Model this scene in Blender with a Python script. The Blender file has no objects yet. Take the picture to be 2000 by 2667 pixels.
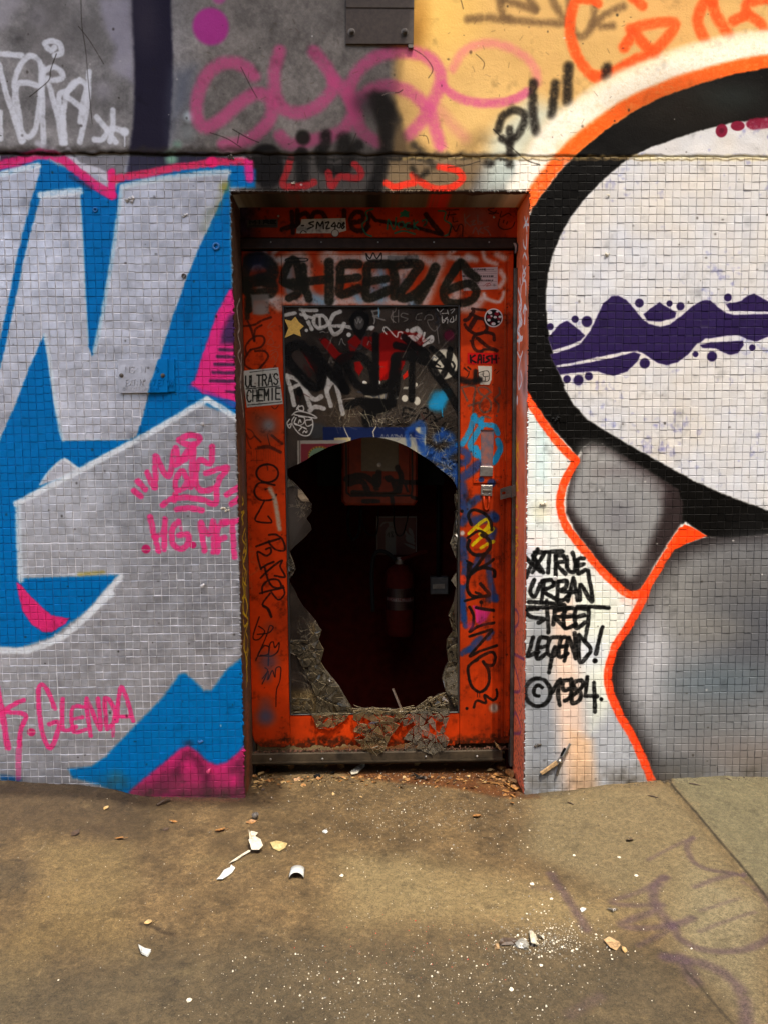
import bpy, bmesh, math, random
import numpy as np
from mathutils import Vector, Matrix
R = math.radians
random.seed(7)
rng = np.random.default_rng(7)
SC = bpy.context.scene
COL = SC.collection

# ---------------------------------------------------------------- camera
F_PX, PW, PH = 2000.0, 2000, 2667            # focal length and frame of the photograph, in its own pixels
DIST = 2.475                                 # metres from the lens to the tiled face of the wall (plane y = 0)
PITCH, ROLL, YAW = R(5.1), R(0.40), R(1.3)
ROT = (Matrix.Rotation(-YAW, 3, 'Z') @ Matrix.Rotation(R(90) - PITCH, 3, 'X') @ Matrix.Rotation(-ROLL, 3, 'Z'))
def ray(px, py):
    return ROT @ Vector(((px - PW / 2) / F_PX, -(py - PH / 2) / F_PX, -1.0))
_d = ray(1000, 2072)
CAM = Vector((0, -DIST, -_d.z * DIST / _d.y))
def on_y(px, py, y=0.0):
    d = ray(px, py); t = (y - CAM.y) / d.y
    return CAM + d * t
def on_z(px, py, z=0.0):
    d = ray(px, py); t = (z - CAM.z) / d.z
    return CAM + d * t
cd = bpy.data.cameras.new('camera'); cam = bpy.data.objects.new('camera', cd); COL.objects.link(cam)
cam.matrix_world = Matrix.Translation(CAM) @ ROT.to_4x4()
cd.sensor_fit = 'VERTICAL'; cd.sensor_height = 36.0; cd.lens = F_PX / PH * 36.0
cd.clip_start = 0.05; cd.clip_end = 500
SC.camera = cam

# ---------------------------------------------------------------- sun, sky, exposure
DY = 0.172                                   # depth of the door behind the tiled face
_a, _b = on_y(1079, 0), on_y(1012, 400)
SHX = (_a.x - _b.x) / (_a.z - _b.z)          # sideways run of the beam's shadow edge per metre of drop
_l = on_y(1200, 497, 0.0); _s = on_y(1250, 900, DY)
SHY = DY / (_l.z - _s.z)                     # inward run per metre of drop
SUNV = Vector((-SHX, SHY, -1.0)).normalized()
EL = math.asin(-SUNV.z)
AZ = math.atan2(-SUNV.x, -SUNV.y)            # compass angle of the sun from +Y, clockwise
sl = bpy.data.lights.new('sun', 'SUN'); sun = bpy.data.objects.new('sun', sl); COL.objects.link(sun)
sl.energy = 2.05; sl.angle = R(0.5); sl.color = (1.0, 0.93, 0.79)
sun.rotation_euler = SUNV.to_track_quat('-Z', 'Y').to_euler()
sun.location = (2, -4, 6)
w = bpy.data.worlds.new('World'); SC.world = w; w.use_nodes = True
nt = w.node_tree
sky = nt.nodes.new('ShaderNodeTexSky'); sky.sky_type = 'NISHITA'; sky.sun_disc = False
sky.sun_elevation = EL; sky.sun_rotation = AZ
sky.air_density = 1.0; sky.dust_density = 5.0; sky.ozone_density = 0.8
bg = nt.nodes['Background']; bg.inputs[1].default_value = 0.15
nt.links.new(sky.outputs[0], bg.inputs[0])
SC.view_settings.view_transform = 'Standard'; SC.view_settings.look = 'None'
SC.view_settings.exposure = 1.48; SC.view_settings.gamma = 1.0; SC.view_settings.use_curve_mapping = False
SC.cycles.max_bounces = 6; SC.cycles.diffuse_bounces = 3; SC.cycles.glossy_bounces = 3
SC.cycles.transmission_bounces = 6; SC.cycles.transparent_max_bounces = 12
SC.cycles.caustics_reflective = False; SC.cycles.caustics_refractive = False
SC.cycles.use_denoising = True

# ---------------------------------------------------------------- tagging and mesh helpers
def tag(o, label=None, cat=None, group=None, kind=None):
    for k, v in (('label', label), ('category', cat), ('group', group), ('kind', kind)):
        if v: o[k] = v
    return o
def empty(name, loc, label=None, cat=None, group=None):
    o = bpy.data.objects.new(name, None); COL.objects.link(o); o.location = loc
    o.empty_display_size = 0.05
    return tag(o, label, cat, group)
def link(name, me, parent=None):
    o = bpy.data.objects.new(name, me); COL.objects.link(o)
    if parent is not None:
        o.parent = parent; o.matrix_parent_inverse = Matrix.Translation(-Vector(parent.location))
    return o
class MB:
    """collects shapes and links them as one mesh object"""
    def __init__(s): s.v = []; s.f = []; s.m = []
    def add(s, vs, fs, mi=0):
        o = len(s.v); s.v += [tuple(p) for p in vs]; s.f += [tuple(i + o for i in f) for f in fs]; s.m += [mi] * len(fs); return s
    def box(s, a, b, mi=0):
        (x0, y0, z0), (x1, y1, z1) = a, b
        return s.add([(x0, y0, z0), (x1, y0, z0), (x1, y1, z0), (x0, y1, z0), (x0, y0, z1), (x1, y0, z1), (x1, y1, z1), (x0, y1, z1)],
                     [(0, 1, 5, 4), (1, 2, 6, 5), (2, 3, 7, 6), (3, 0, 4, 7), (4, 5, 6, 7), (3, 2, 1, 0)], mi)
    def bbox(s, a, b, c=0.002, mi=0):
        """a box with its front (-y) edges eased by c"""
        (x0, y0, z0), (x1, y1, z1) = a, b
        return s.prism([(x0, z0), (x1, z0), (x1, z1), (x0, z1)], y0, y1, c, mi)
    def prism(s, poly, y0, y1, c=0.0, mi=0):
        """a polygon in x,z (any order), front at y0, back at y1, front edge eased by c"""
        p = [Vector((q[0], q[1])) for q in poly]; n = len(p)
        ar = sum(p[i].x * p[(i + 1) % n].y - p[(i + 1) % n].x * p[i].y for i in range(n))
        if ar < 0: p.reverse()
        rings = []
        if c > 0:
            q = []
            for i in range(n):
                e0 = (p[i] - p[i - 1]); e1 = (p[(i + 1) % n] - p[i])
                n0 = Vector((-e0.y, e0.x)).normalized() if e0.length else Vector((0, 0)); n1 = Vector((-e1.y, e1.x)).normalized() if e1.length else n0
                m = n0 + n1; k = c / max(0.35, (m.length / 2) ** 2) / 2
                q.append(p[i] + m * k)
            rings = [[(a.x, y0, a.y) for a in q], [(a.x, y0 + c, a.y) for a in p], [(a.x, y1, a.y) for a in p]]
        else:
            rings = [[(a.x, y0, a.y) for a in p], [(a.x, y1, a.y) for a in p]]
        vs = [v for r in rings for v in r]; fs = [tuple(range(n))]
        for k in range(len(rings) - 1):
            for i in range(n):
                j = (i + 1) % n
                fs.append((k * n + j, k * n + i, (k + 1) * n + i, (k + 1) * n + j))
        fs.append(tuple(reversed(range((len(rings) - 1) * n, len(rings) * n))))
        return s.add(vs, fs, mi)
    def tube(s, pts, r, n=8, mi=0, caps=True):
        pts = [Vector(p) for p in pts]; rs = r if isinstance(r, (list, tuple)) else [r] * len(pts)
        vs = []; up = None
        for i, p in enumerate(pts):
            t = (pts[min(i + 1, len(pts) - 1)] - pts[max(i - 1, 0)]).normalized()
            if up is None: up = t.orthogonal().normalized()
            up = (up - t * up.dot(t)); up = up.normalized() if up.length > 1e-6 else t.orthogonal().normalized()
            b = t.cross(up)
            for k in range(n):
                a = 2 * math.pi * k / n
                vs.append(p + (up * math.cos(a) + b * math.sin(a)) * rs[i])
        fs = []
        for i in range(len(pts) - 1):
            for k in range(n):
                j = (k + 1) % n
                fs.append((i * n + k, i * n + j, (i + 1) * n + j, (i + 1) * n + k))
        if caps: fs += [tuple(reversed(range(n))), tuple(range((len(pts) - 1) * n, len(pts) * n))]
        return s.add(vs, fs, mi)
    def lathe(s, c, ax, prof, n=12, mi=0):
        """profile of (distance along ax, radius) turned about ax through c"""
        ax = Vector(ax).normalized(); c = Vector(c)
        u = ax.orthogonal().normalized(); b = ax.cross(u); vs = []; fs = []
        for d, r in prof:
            for k in range(n):
                a = 2 * math.pi * k / n
                vs.append(c + ax * d + (u * math.cos(a) + b * math.sin(a)) * r)
        for i in range(len(prof) - 1):
            for k in range(n):
                j = (k + 1) % n
                fs.append((i * n + k, i * n + j, (i + 1) * n + j, (i + 1) * n + k))
        fs += [tuple(reversed(range(n))), tuple(range((len(prof) - 1) * n, len(prof) * n))]
        return s.add(vs, fs, mi)
    def mesh(s, name, mats, smooth=False):
        me = bpy.data.meshes.new(name); me.from_pydata(s.v, [], s.f)
        for m in (mats if isinstance(mats, (list, tuple)) else [mats]): me.materials.append(m)
        if len(me.materials) > 1: me.polygons.foreach_set('material_index', s.m)
        bm = bmesh.new(); bm.from_mesh(me); bmesh.ops.recalc_face_normals(bm, faces=bm.faces); bm.to_mesh(me); bm.free()
        if smooth: me.polygons.foreach_set('use_smooth', [True] * len(me.polygons))
        me.update(); return me
    def build(s, name, mats, parent=None, smooth=False):
        return link(name, s.mesh(name, mats, smooth), parent)
# ---------------------------------------------------------------- paint: strokes and shapes laid on the real surfaces they were sprayed on
# A stroke is written in pixels of an enlarged view of the photograph: Z(x0, y0, s) turns such a pixel into a pixel of the photograph,
# and the canvas turns that into metres on its own surface.
class Z:
    def __init__(s, x0, y0, k): s.x0, s.y0, s.k = x0, y0, k
A_, B_, C_, D_ = Z(0, 0, .42194), Z(400, 0, .48222), Z(1000, 0, .60277), Z(0, 350, .42194)
E_, F_, G_, H_ = Z(0, 1000, .42194), Z(0, 1550, .42194), Z(580, 460, .49427), Z(600, 780, .24111)
I_, J_, K_, L_ = Z(950, 780, .27125), Z(600, 1150, .24111), Z(950, 1150, .27125), Z(600, 1550, .2486)
M_, N_, O_, P_ = Z(950, 1550, .27125), Z(1300, 350, .42194), Z(1300, 1000, .42194), Z(1300, 1500, .42194)
Q_, R_, S_, T_ = Z(0, 2000, .60277), Z(1000, 2000, .60277), Z(500, 2100, .24111), Z(1250, 2350, .24111)
W_, U_, V_, X_ = Z(0, 0, 1.20555), Z(740, 1040, .28933), Z(1180, 560, .15375), Z(600, 460, .18083)
Y_, PX = Z(900, 200, .21097), Z(0, 0, 1.0)
BS_ = Z(840, 1780, .24111)

def fbm(h, w, cell, seed, octaves=4, gain=0.55):
    """smooth noise about 0, cell texels to a lump"""
    g = np.random.default_rng(seed); out = np.zeros((h, w), np.float32); amp = 1.0; tot = 0
    for _ in range(octaves):
        gh, gw = int(h / cell) + 3, int(w / cell) + 3
        a = g.random((gh, gw), dtype=np.float32) - .5
        y = np.arange(h, dtype=np.float32) / cell; x = np.arange(w, dtype=np.float32) / cell
        yi = y.astype(int); xi = x.astype(int); fy = (y - yi)[:, None]; fx = (x - xi)[None, :]
        fy = fy * fy * (3 - 2 * fy); fx = fx * fx * (3 - 2 * fx)
        r0 = a[yi]; r1 = a[yi + 1]
        t = r0[:, xi] * (1 - fx) + r0[:, xi + 1] * fx
        b = r1[:, xi] * (1 - fx) + r1[:, xi + 1] * fx
        out += amp * (t * (1 - fy) + b * fy); tot += amp; amp *= gain; cell = max(1.01, cell / 2)
    return out / tot * 2

class Canvas:
    """a painted surface: origin o, unit axes u and v in metres, size su x sv, texel size t"""
    def __init__(s, name, o, u, v, su, sv, t, base):
        s.name, s.o, s.u, s.v, s.su, s.sv, s.t = name, Vector(o), Vector(u).normalized(), Vector(v).normalized(), su, sv, t
        s.n = s.u.cross(s.v); s.w, s.h = int(round(su / t)), int(round(sv / t))
        s.rgb = np.empty((s.h, s.w, 3), np.float32); s.rgb[:] = np.array(base, np.float32) / 255
        s.a = np.zeros((s.h, s.w), np.float32); s.nf = None; s.mist = name != 'ground_paint'
        m = s.px(*PXC(name)); s.ppm = m
    def px(s, cx, cy):
        a = s.uv(PX, cx - 5, cy); b = s.uv(PX, cx + 5, cy); c = s.uv(PX, cx, cy - 5); d = s.uv(PX, cx, cy + 5)
        return math.sqrt(abs((b[0] - a[0]) * (d[1] - c[1]) - (b[1] - a[1]) * (d[0] - c[0]))) / 10
    def uv(s, z, x, y):
        d = ray(z.x0 + x * z.k, z.y0 + y * z.k)
        t = (s.o - CAM).dot(s.n) / d.dot(s.n)
        p = CAM + d * t - s.o
        return p.dot(s.u) / s.t, p.dot(s.v) / s.t
    def pts(s, z, pts): return np.array([s.uv(z, *p[:2]) for p in pts], np.float32)
    @staticmethod
    def curve(p, step, closed=False):
        n = len(p)
        if n < 3 and not closed: return p
        out = []
        rngi = range(n) if closed else range(n - 1)
        for i in rngi:
            a = p[i - 1] if (closed or i > 0) else p[0]
            b, c = p[i], p[(i + 1) % n]
            d = p[(i + 2) % n] if (closed or i + 2 < n) else p[n - 1]
            k = max(1, int(np.hypot(*(c - b)) / step))
            for j in range(k):
                t = j / k
                out.append(.5 * ((2 * b) + (c - a) * t + (2 * a - 5 * b + 4 * c - d) * t * t + (3 * b - a - 3 * c + d) * t ** 3))
        if not closed: out.append(p[-1])
        return np.array(out, np.float32)
    def _lay(s, x0, y0, al, col, a=None):
        h, w = al.shape; sub = s.rgb[y0:y0 + h, x0:x0 + w]
        sub += (np.array(col, np.float32) / 255 - sub) * al[..., None]
        if a is not None:
            sa = s.a[y0:y0 + h, x0:x0 + w]; sa += (a - sa) * al
    def _dist(s, p, reach, closed=False):
        x0 = int(max(0, math.floor(p[:, 0].min() - reach))); x1 = int(min(s.w, math.ceil(p[:, 0].max() + reach) + 1))
        y0 = int(max(0, math.floor(p[:, 1].min() - reach))); y1 = int(min(s.h, math.ceil(p[:, 1].max() + reach) + 1))
        if x1 <= x0 or y1 <= y0: return None
        d = np.full((y1 - y0, x1 - x0), 1e6, np.float32)
        q = np.vstack([p, p[:1]]) if closed else (p if len(p) > 1 else np.vstack([p, p + .01]))
        for i in range(len(q) - 1):
            a, b = q[i], q[i + 1]
            sx0 = int(max(x0, min(a[0], b[0]) - reach)); sx1 = int(min(x1, max(a[0], b[0]) + reach + 2))
            sy0 = int(max(y0, min(a[1], b[1]) - reach)); sy1 = int(min(y1, max(a[1], b[1]) + reach + 2))
            if sx1 <= sx0 or sy1 <= sy0: continue
            X = np.arange(sx0, sx1, dtype=np.float32)[None, :] - a[0]; Y = np.arange(sy0, sy1, dtype=np.float32)[:, None] - a[1]
            e = b - a; L = float(e @ e) + 1e-9
            t = np.clip((X * e[0] + Y * e[1]) / L, 0, 1)
            dd = np.hypot(X - t * e[0], Y - t * e[1])
            v = d[sy0 - y0:sy1 - y0, sx0 - x0:sx1 - x0]; np.minimum(v, dd, out=v)
        return x0, y0, d
    def s_(s, z, pts, w, col, a=1.0, soft=.18, sm=True, al=None, grain=.0):
        """a stroke w wide (in the pixels of z)"""
        p = s.pts(z, pts); k = z.k * s.ppm; r = max(.6, w * k / 2); f = max(.7, w * k * soft)
        if sm: p = s.curve(p, max(2.0, r * .5))
        g = s._dist(p, r + f)
        if g is None: return
        x0, y0, d = g; nf = s.field()[y0:y0 + d.shape[0], x0:x0 + d.shape[1]]
        t = np.clip((r + f - d - nf * min(1.6, r * .22)) / (2 * f), 0, 1); t = t * t * (3 - 2 * t) * a * np.clip(1 - np.abs(nf) * .30, 0, 1)
        if r > 5 and soft < .4 and s.mist: s.mistlay(p, r, col, a)
        if grain: t = t * (1 - grain * np.random.default_rng(int(r * 97) + len(pts)).random(t.shape, dtype=np.float32))
        s._lay(x0, y0, t, col, al)
    def field(s):
        if getattr(s, 'nf', None) is None: s.nf = fbm(s.h, s.w, 9, 7 + s.w, 3) * 1.4
        return s.nf
    def mistlay(s, p, r, col, a):
        """the faint dust of paint round a sprayed line"""
        g = s._dist(p, r * 2.0)
        if g is None: return
        x0, y0, d = g; m = np.clip(1 - (d - r * .8) / (r * 1.2), 0, 1); m = m * m
        gr = np.random.default_rng(int(r * 31) + len(p)).random(m.shape, dtype=np.float32)
        s._lay(x0, y0, m * (.10 + .5 * (gr > .93) * m) * a * .8, col)
    def p_(s, z, pts, col, a=1.0, soft=2.0, sm=False, al=None):
        """a filled shape with an edge soft pixels of z wide"""
        p = s.pts(z, pts); f = max(.7, soft * z.k * s.ppm)
        if sm: p = s.curve(p, 4.0, True)
        g = s._dist(p, f + 1, True)
        if g is None: return
        x0, y0, d = g; h, w = d.shape
        ins = np.zeros((h, w), bool); X = np.arange(x0, x0 + w, dtype=np.float32)
        q = np.vstack([p, p[:1]])
        for i in range(len(q) - 1):
            (ax, ay), (bx, by) = q[i], q[i + 1]
            lo, hi = (ay, by) if ay < by else (by, ay)
            j0 = max(0, int(math.ceil(lo - y0))); j1 = min(h - 1, int(math.ceil(hi - y0)) - 1)
            for j in range(j0, j1 + 1):
                xc = ax + (y0 + j - ay) * (bx - ax) / (by - ay)
                k = int(math.floor(xc - x0)) + 1
                ins[j, max(0, k):] ^= True
        sd = np.where(ins, d, -d) + s.field()[y0:y0 + h, x0:x0 + w] * min(1.2, f * .6); sd = np.clip(sd, -f, f)
        t = (sd + f) / (2 * f); t = t * t * (3 - 2 * t) * a
        s._lay(x0, y0, t, col, al)
    def b_(s, z, x, y, r, col, a=1.0, soft=.25, ry=None, al=None):
        """a round blot"""
        c = s.uv(z, x, y); k = z.k * s.ppm; rx = r * k; ry = (ry or r) * k; m = 1 + soft
        x0, x1 = int(max(0, c[0] - rx * m - 2)), int(min(s.w, c[0] + rx * m + 3)); y0, y1 = int(max(0, c[1] - ry * m - 2)), int(min(s.h, c[1] + ry * m + 3))
        if x1 <= x0 or y1 <= y0: return
        X = (np.arange(x0, x1) - c[0])[None, :] / rx; Y = (np.arange(y0, y1) - c[1])[:, None] / ry
        d = np.hypot(X, Y); t = np.clip((1 + soft - d) / (2 * soft + 1e-6), 0, 1); t = (t * t * (3 - 2 * t) * a).astype(np.float32)
        s._lay(x0, y0, t, col, al)
    def ring(s, z, x, y, r, w, col, ry=None, a=1.0, soft=.18):
        ry = ry or r
        s.s_(z, [(x + r * math.cos(i * math.pi / 12), y + ry * math.sin(i * math.pi / 12)) for i in range(25)], w, col, a, soft)
    def text(s, z, string, x, y, w, h, th, col, dx=0.0, dy=0.0, gap=.28, a=1.0, soft=.12):
        """block letters: first letter's top left at x,y; letters w wide, h tall; each next letter shifted by (w(1+gap), dy); dx slants"""
        for ch in string:
            for st in FONT.get(ch, ()):
                s.s_(z, [(x + p * w + dx * (1 - q), y + q * h) for p, q in st], th, col, a, soft, sm=False)
            x += w * ((1 + gap) if ch not in ' .' else .7); y += dy
    def mottle(s, cell, amt, seed, mask=None):
        n = fbm(s.h, s.w, cell, seed) * amt
        if mask is not None: n = n * mask
        s.rgb *= (1 + n)[..., None]
    def image(s):
        im = bpy.data.images.new(s.name, s.w, s.h, alpha=True)
        out = np.empty((s.h, s.w, 4), np.float32); out[..., :3] = np.clip(s.rgb, 0, 1); out[..., 3] = np.clip(s.a, 0, 1)
        im.alpha_mode = 'CHANNEL_PACKED'
        im.pixels.foreach_set(out.ravel()); im.update(); im.pack()
        s.im = im; s.rgb = s.a = s.nf = None
        return im
def PXC(name): return {'ground_paint': (1000, 2300), 'jamb_paint_lit': (1355, 1200), 'jamb_paint_dark': (632, 1200)}.get(name, (1000, 1200))
_C = [(.95, .15), (.7, 0), (.3, 0), (0, .3), (0, .7), (.3, 1), (.7, 1), (.95, .85)]
_O = [(.3, 0), (.7, 0), (1, .3), (1, .7), (.7, 1), (.3, 1), (0, .7), (0, .3), (.3, 0)]
FONT = {'A': [[(0, 1), (.5, 0), (1, 1)], [(.2, .65), (.8, .65)]], 'B': [[(0, 0), (0, 1), (.75, 1), (1, .75), (.7, .5), (0, .5)], [(.7, .5), (.92, .25), (.7, 0), (0, 0)]],
 'C': [_C], 'D': [[(0, 0), (0, 1), (.65, 1), (1, .7), (1, .3), (.65, 0), (0, 0)]], 'E': [[(1, 0), (0, 0), (0, 1), (1, 1)], [(0, .5), (.8, .5)]],
 'F': [[(1, 0), (0, 0), (0, 1)], [(0, .5), (.8, .5)]], 'G': [_C + [(.95, .5), (.6, .5)]], 'H': [[(0, 0), (0, 1)], [(1, 0), (1, 1)], [(0, .5), (1, .5)]],
 'I': [[(.5, 0), (.5, 1)]], 'J': [[(.8, 0), (.8, .8), (.5, 1), (.1, .85)]], 'K': [[(0, 0), (0, 1)], [(1, 0), (0, .55), (1, 1)]], 'L': [[(0, 0), (0, 1), (1, 1)]],
 'M': [[(0, 1), (0, 0), (.5, .6), (1, 0), (1, 1)]], 'N': [[(0, 1), (0, 0), (1, 1), (1, 0)]], 'O': [_O], 'P': [[(0, 1), (0, 0), (.7, 0), (1, .25), (.7, .52), (0, .52)]],
 'Q': [_O, [(.6, .7), (1, 1)]], 'R': [[(0, 1), (0, 0), (.7, 0), (1, .25), (.7, .5), (0, .5)], [(.5, .5), (1, 1)]],
 'S': [[(.95, .12), (.6, 0), (.2, .05), (.03, .25), (.3, .46), (.75, .56), (.97, .76), (.75, .96), (.35, 1), (.02, .86)]], 'T': [[(0, 0), (1, 0)], [(.5, 0), (.5, 1)]],
 'U': [[(0, 0), (0, .75), (.3, 1), (.7, 1), (1, .75), (1, 0)]], 'V': [[(0, 0), (.5, 1), (1, 0)]], 'X': [[(0, 0), (1, 1)], [(1, 0), (0, 1)]], 'Y': [[(0, 0), (.5, .5), (1, 0)], [(.5, .5), (.5, 1)]],
 'Z': [[(0, 0), (1, 0), (0, 1), (1, 1)]], '0': [_O], '1': [[(.2, .2), (.55, 0), (.55, 1)]], '4': [[(.7, 1), (.7, 0), (0, .7), (1, .7)]], '6': [[(.9, 0), (.2, .4), (0, .75), (.4, 1), (.9, .8), (.7, .5), (.1, .6)]],
 '7': [[(0, 0), (1, 0), (.4, 1)]], '8': [[(.5, .46), (.1, .25), (.5, 0), (.9, .25), (.5, .46), (.02, .74), (.5, 1), (.98, .74), (.5, .46)]], '9': [[(.95, .4), (.5, .55), (.05, .3), (.4, 0), (.95, .2), (.9, .7), (.4, 1)]],
 '2': [[(.05, .2), (.4, 0), (.9, .15), (.9, .4), (0, 1), (1, 1)]], ':': [[(.4, .3), (.4, .36)], [(.4, .8), (.4, .86)]], '°': [[(.2, 0), (.5, 0), (.5, .25), (.2, .25), (.2, 0)]], '.': [[(.3, .97), (.34, 1)]]}
# ---------------------------------------------------------------- the wall's paint
WX0, WZ0, WSX, WSZ = -2.3, -0.12, 4.6, 2.95
cw = Canvas('wall_paint', (WX0, 0, WZ0), (1, 0, 0), (0, 0, 1), WSX, WSZ, .0015, (112, 106, 100))
c = cw
SILVER, BLUE, PINK, WHITE, INK = (174, 175, 180), (0, 108, 176), (228, 44, 116), (226, 232, 235), (7, 7, 7)
# -- concrete above the tiles
c.p_(PX, [(-900, -400), (500, -400), (500, 420), (-900, 420)], (126, 123, 121), soft=60)
c.mottle(60, .30, 3); c.mottle(9, .16, 4); c.mottle(3, .10, 5)
c.p_(A_, [(620, 0), (820, 0), (835, 450), (830, 520), (760, 470), (700, 420), (720, 300), (650, 180)], (152, 148, 162), .7, 30)
for x, y, r in ((40, 60, 60), (20, 140, 40), (250, 120, 50), (640, 570, 50), (740, 430, 45), (790, 380, 30), (310, 640, 30), (100, 20, 40)):
    c.b_(A_, x, y, r, (158, 154, 160), .55, .9)
c.b_(A_, 330, 180, 190, (92, 88, 86), .5, .8); c.b_(A_, 470, 700, 120, (96, 93, 92), .5, .8); c.b_(A_, 560, 200, 80, (95, 92, 90), .5, .8)
# dirty yellow-cream ground of the other half; lit tone painted from the shadow edge
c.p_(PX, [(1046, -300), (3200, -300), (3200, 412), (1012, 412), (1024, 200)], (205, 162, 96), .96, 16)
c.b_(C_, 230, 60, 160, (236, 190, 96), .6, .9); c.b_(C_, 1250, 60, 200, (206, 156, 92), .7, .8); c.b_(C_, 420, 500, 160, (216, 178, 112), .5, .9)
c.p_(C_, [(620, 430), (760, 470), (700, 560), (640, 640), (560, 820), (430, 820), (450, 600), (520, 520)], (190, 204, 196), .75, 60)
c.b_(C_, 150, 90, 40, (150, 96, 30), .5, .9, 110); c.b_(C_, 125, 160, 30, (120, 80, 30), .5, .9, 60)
# near-black violet band
c.p_(A_, [(812, -400), (1058, -400), (1062, 60), (1070, 300), (1072, 520), (1062, 700), (1052, 860), (1040, 960), (1010, 1080), (770, 1080), (800, 950), (826, 800), (836, 560), (834, 380), (826, 200)], (32, 29, 44), .97, 14)
c.b_(A_, 900, 130, 70, (62, 56, 66), .5, .9, 150)
c.p_(A_, [(1080, 450), (1210, 420), (1180, 620), (1090, 760), (1060, 880), (1060, 600)], (88, 94, 108), .7, 70)
c.b_(A_, 1170, 725, 28, (190, 205, 210), .7, .8); c.b_(A_, 1160, 820, 45, (150, 160, 160), .45, .9); c.b_(A_, 1065, 970, 34, (150, 200, 165), .8, .9); c.b_(A_, 1100, 900, 24, (110, 150, 125), .6, .9)
# pink tag across both halves
PK = (192, 76, 122)
c.b_(A_, 1305, 172, 104, (168, 52, 132), .95, .16); c.b_(A_, 1355, -12, 40, (165, 70, 130), .8, .4)
for pts in ([(545, 415), (500, 368), (430, 345), (350, 362), (280, 430), (240, 540), (245, 655), (290, 692), (370, 650), (470, 560), (560, 512), (620, 535), (645, 600), (610, 680), (530, 750), (450, 785), (380, 790)],
            [(682, 285), (655, 400), (660, 510), (700, 590), (780, 617), (870, 590), (930, 540), (972, 480), (960, 410), (905, 330), (865, 285)],
            [(972, 440), (1010, 470), (1060, 540), (1085, 600)],
            [(1230, 780), (1160, 745), (1112, 690), (1095, 610), (1060, 520), (1075, 440), (1120, 375), (1190, 320), (1280, 290), (1390, 286), (1490, 322), (1545, 400), (1537, 480), (1495, 570), (1440, 660), (1375, 735)],
            [(1085, 600), (1040, 690), (960, 740), (850, 765), (740, 785), (685, 740)],
            [(1110, 540), (1150, 505), (1210, 478), (1280, 468), (1380, 500), (1450, 560), (1492, 612), (1520, 700), (1545, 790)]):
    c.s_(B_, pts, 62, PK, .82, .3, grain=.08)
c.s_(C_, [(250, 370), (310, 420), (400, 445), (500, 445), (570, 425), (620, 395)], 34, PK, .8, .3)
c.s_(C_, [(295, 300), (340, 225), (420, 190), (510, 197), (600, 242), (650, 300), (660, 360)], 34, (214, 110, 120), .62, .4)
c.s_(C_, [(240, 480), (300, 550), (350, 600)], 40, PK, .3, .6)
# brown, orange and black tags
BT = (104, 78, 50)
for pts in ([(360, 85), (450, 80), (600, 93), (790, 105)], [(490, -40), (510, 60), (535, 80)], [(510, 0), (580, 20), (650, 45)], [(590, -50), (640, 20), (655, 40)], [(720, -40), (735, 20), (790, 100)],
            [(800, -40), (800, 80), (815, 135), (850, 160), (885, 130), (905, 60), (905, -40)], [(935, 115), (985, 112)], [(900, 110), (960, 60), (1030, 30)]):
    c.s_(C_, pts, 30, BT, .85, .45)
OR = (240, 78, 26)
for pts, wd in (([(838, -30), (806, 60), (800, 140), (825, 230), (870, 300), (915, 335)], 42), ([(905, 335), (1000, 305), (1080, 260), (1150, 232), (1210, 175), (1255, 110), (1215, 98), (1130, 108), (1062, 128)], 42),
                ([(1035, 205), (1075, 150), (1100, 170), (1165, 240)], 44), ([(840, -5), (900, 5), (925, 15)], 36), ([(1060, -20), (1115, 25)], 40), ([(1390, 185), (1352, 90), (1395, 0), (1440, 80), (1485, 155)], 44),
                ([(1505, 92), (1560, 62), (1568, 15), (1659, -5)], 42), ([(1560, 62), (1610, 90), (1640, 130)], 40), ([(1380, -20), (1420, 10)], 40)):
    c.s_(C_, pts, wd, OR, .93, .25)
BK = (20, 16, 13)
for pts, wd in (([(642, 362), (640, 440), (642, 510), (655, 572)], 36), ([(738, 365), (728, 440), (722, 500)], 36), ([(795, 290), (790, 360), (790, 440)], 40), ([(490, 565), (510, 505), (560, 478), (604, 500), (590, 560), (545, 610), (505, 600)], 30),
                ([(540, 560), (540, 640), (540, 710)], 30), ([(445, 705), (455, 705)], 36), ([(960, 295), (958, 330)], 40)):
    c.s_(C_, pts, wd, BK, .9, .35)
c.s_(C_, [(130, 640), (180, 690)], 54, (62, 52, 40), .7, .6); c.s_(C_, [(420, 600), (340, 660)], 60, (120, 96, 60), .6, .7)
# black blot with a stem, and the black marks beside it
c.p_(B_, [(1150, 520), (1190, 492), (1250, 505), (1300, 560), (1335, 650), (1300, 720), (1270, 760), (1230, 750), (1195, 650), (1170, 590)], (26, 23, 20), .95, 26)
c.p_(B_, [(1220, 700), (1330, 640), (1362, 740), (1392, 880), (1300, 900), (1220, 880)], (60, 48, 36), .75, 26)
c.s_(B_, [(1258, 700), (1256, 840), (1225, 930), (1195, 1030)], 64, (28, 25, 22), .95, .3)
c.b_(B_, 1130, 560, 50, (60, 44, 52), .6, .9); c.b_(B_, 1230, 640, 150, (30, 27, 24), .35, .95, 190); c.b_(B_, 980, 830, 190, (34, 31, 28), .35, .95, 90); c.b_(B_, 620, 870, 130, (30, 28, 25), .4, .95, 110)
c.b_(B_, 608, 850, 78, (24, 22, 20), .95, .2, 62); c.b_(B_, 808, 748, 38, (28, 26, 22), .93, .35)
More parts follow.
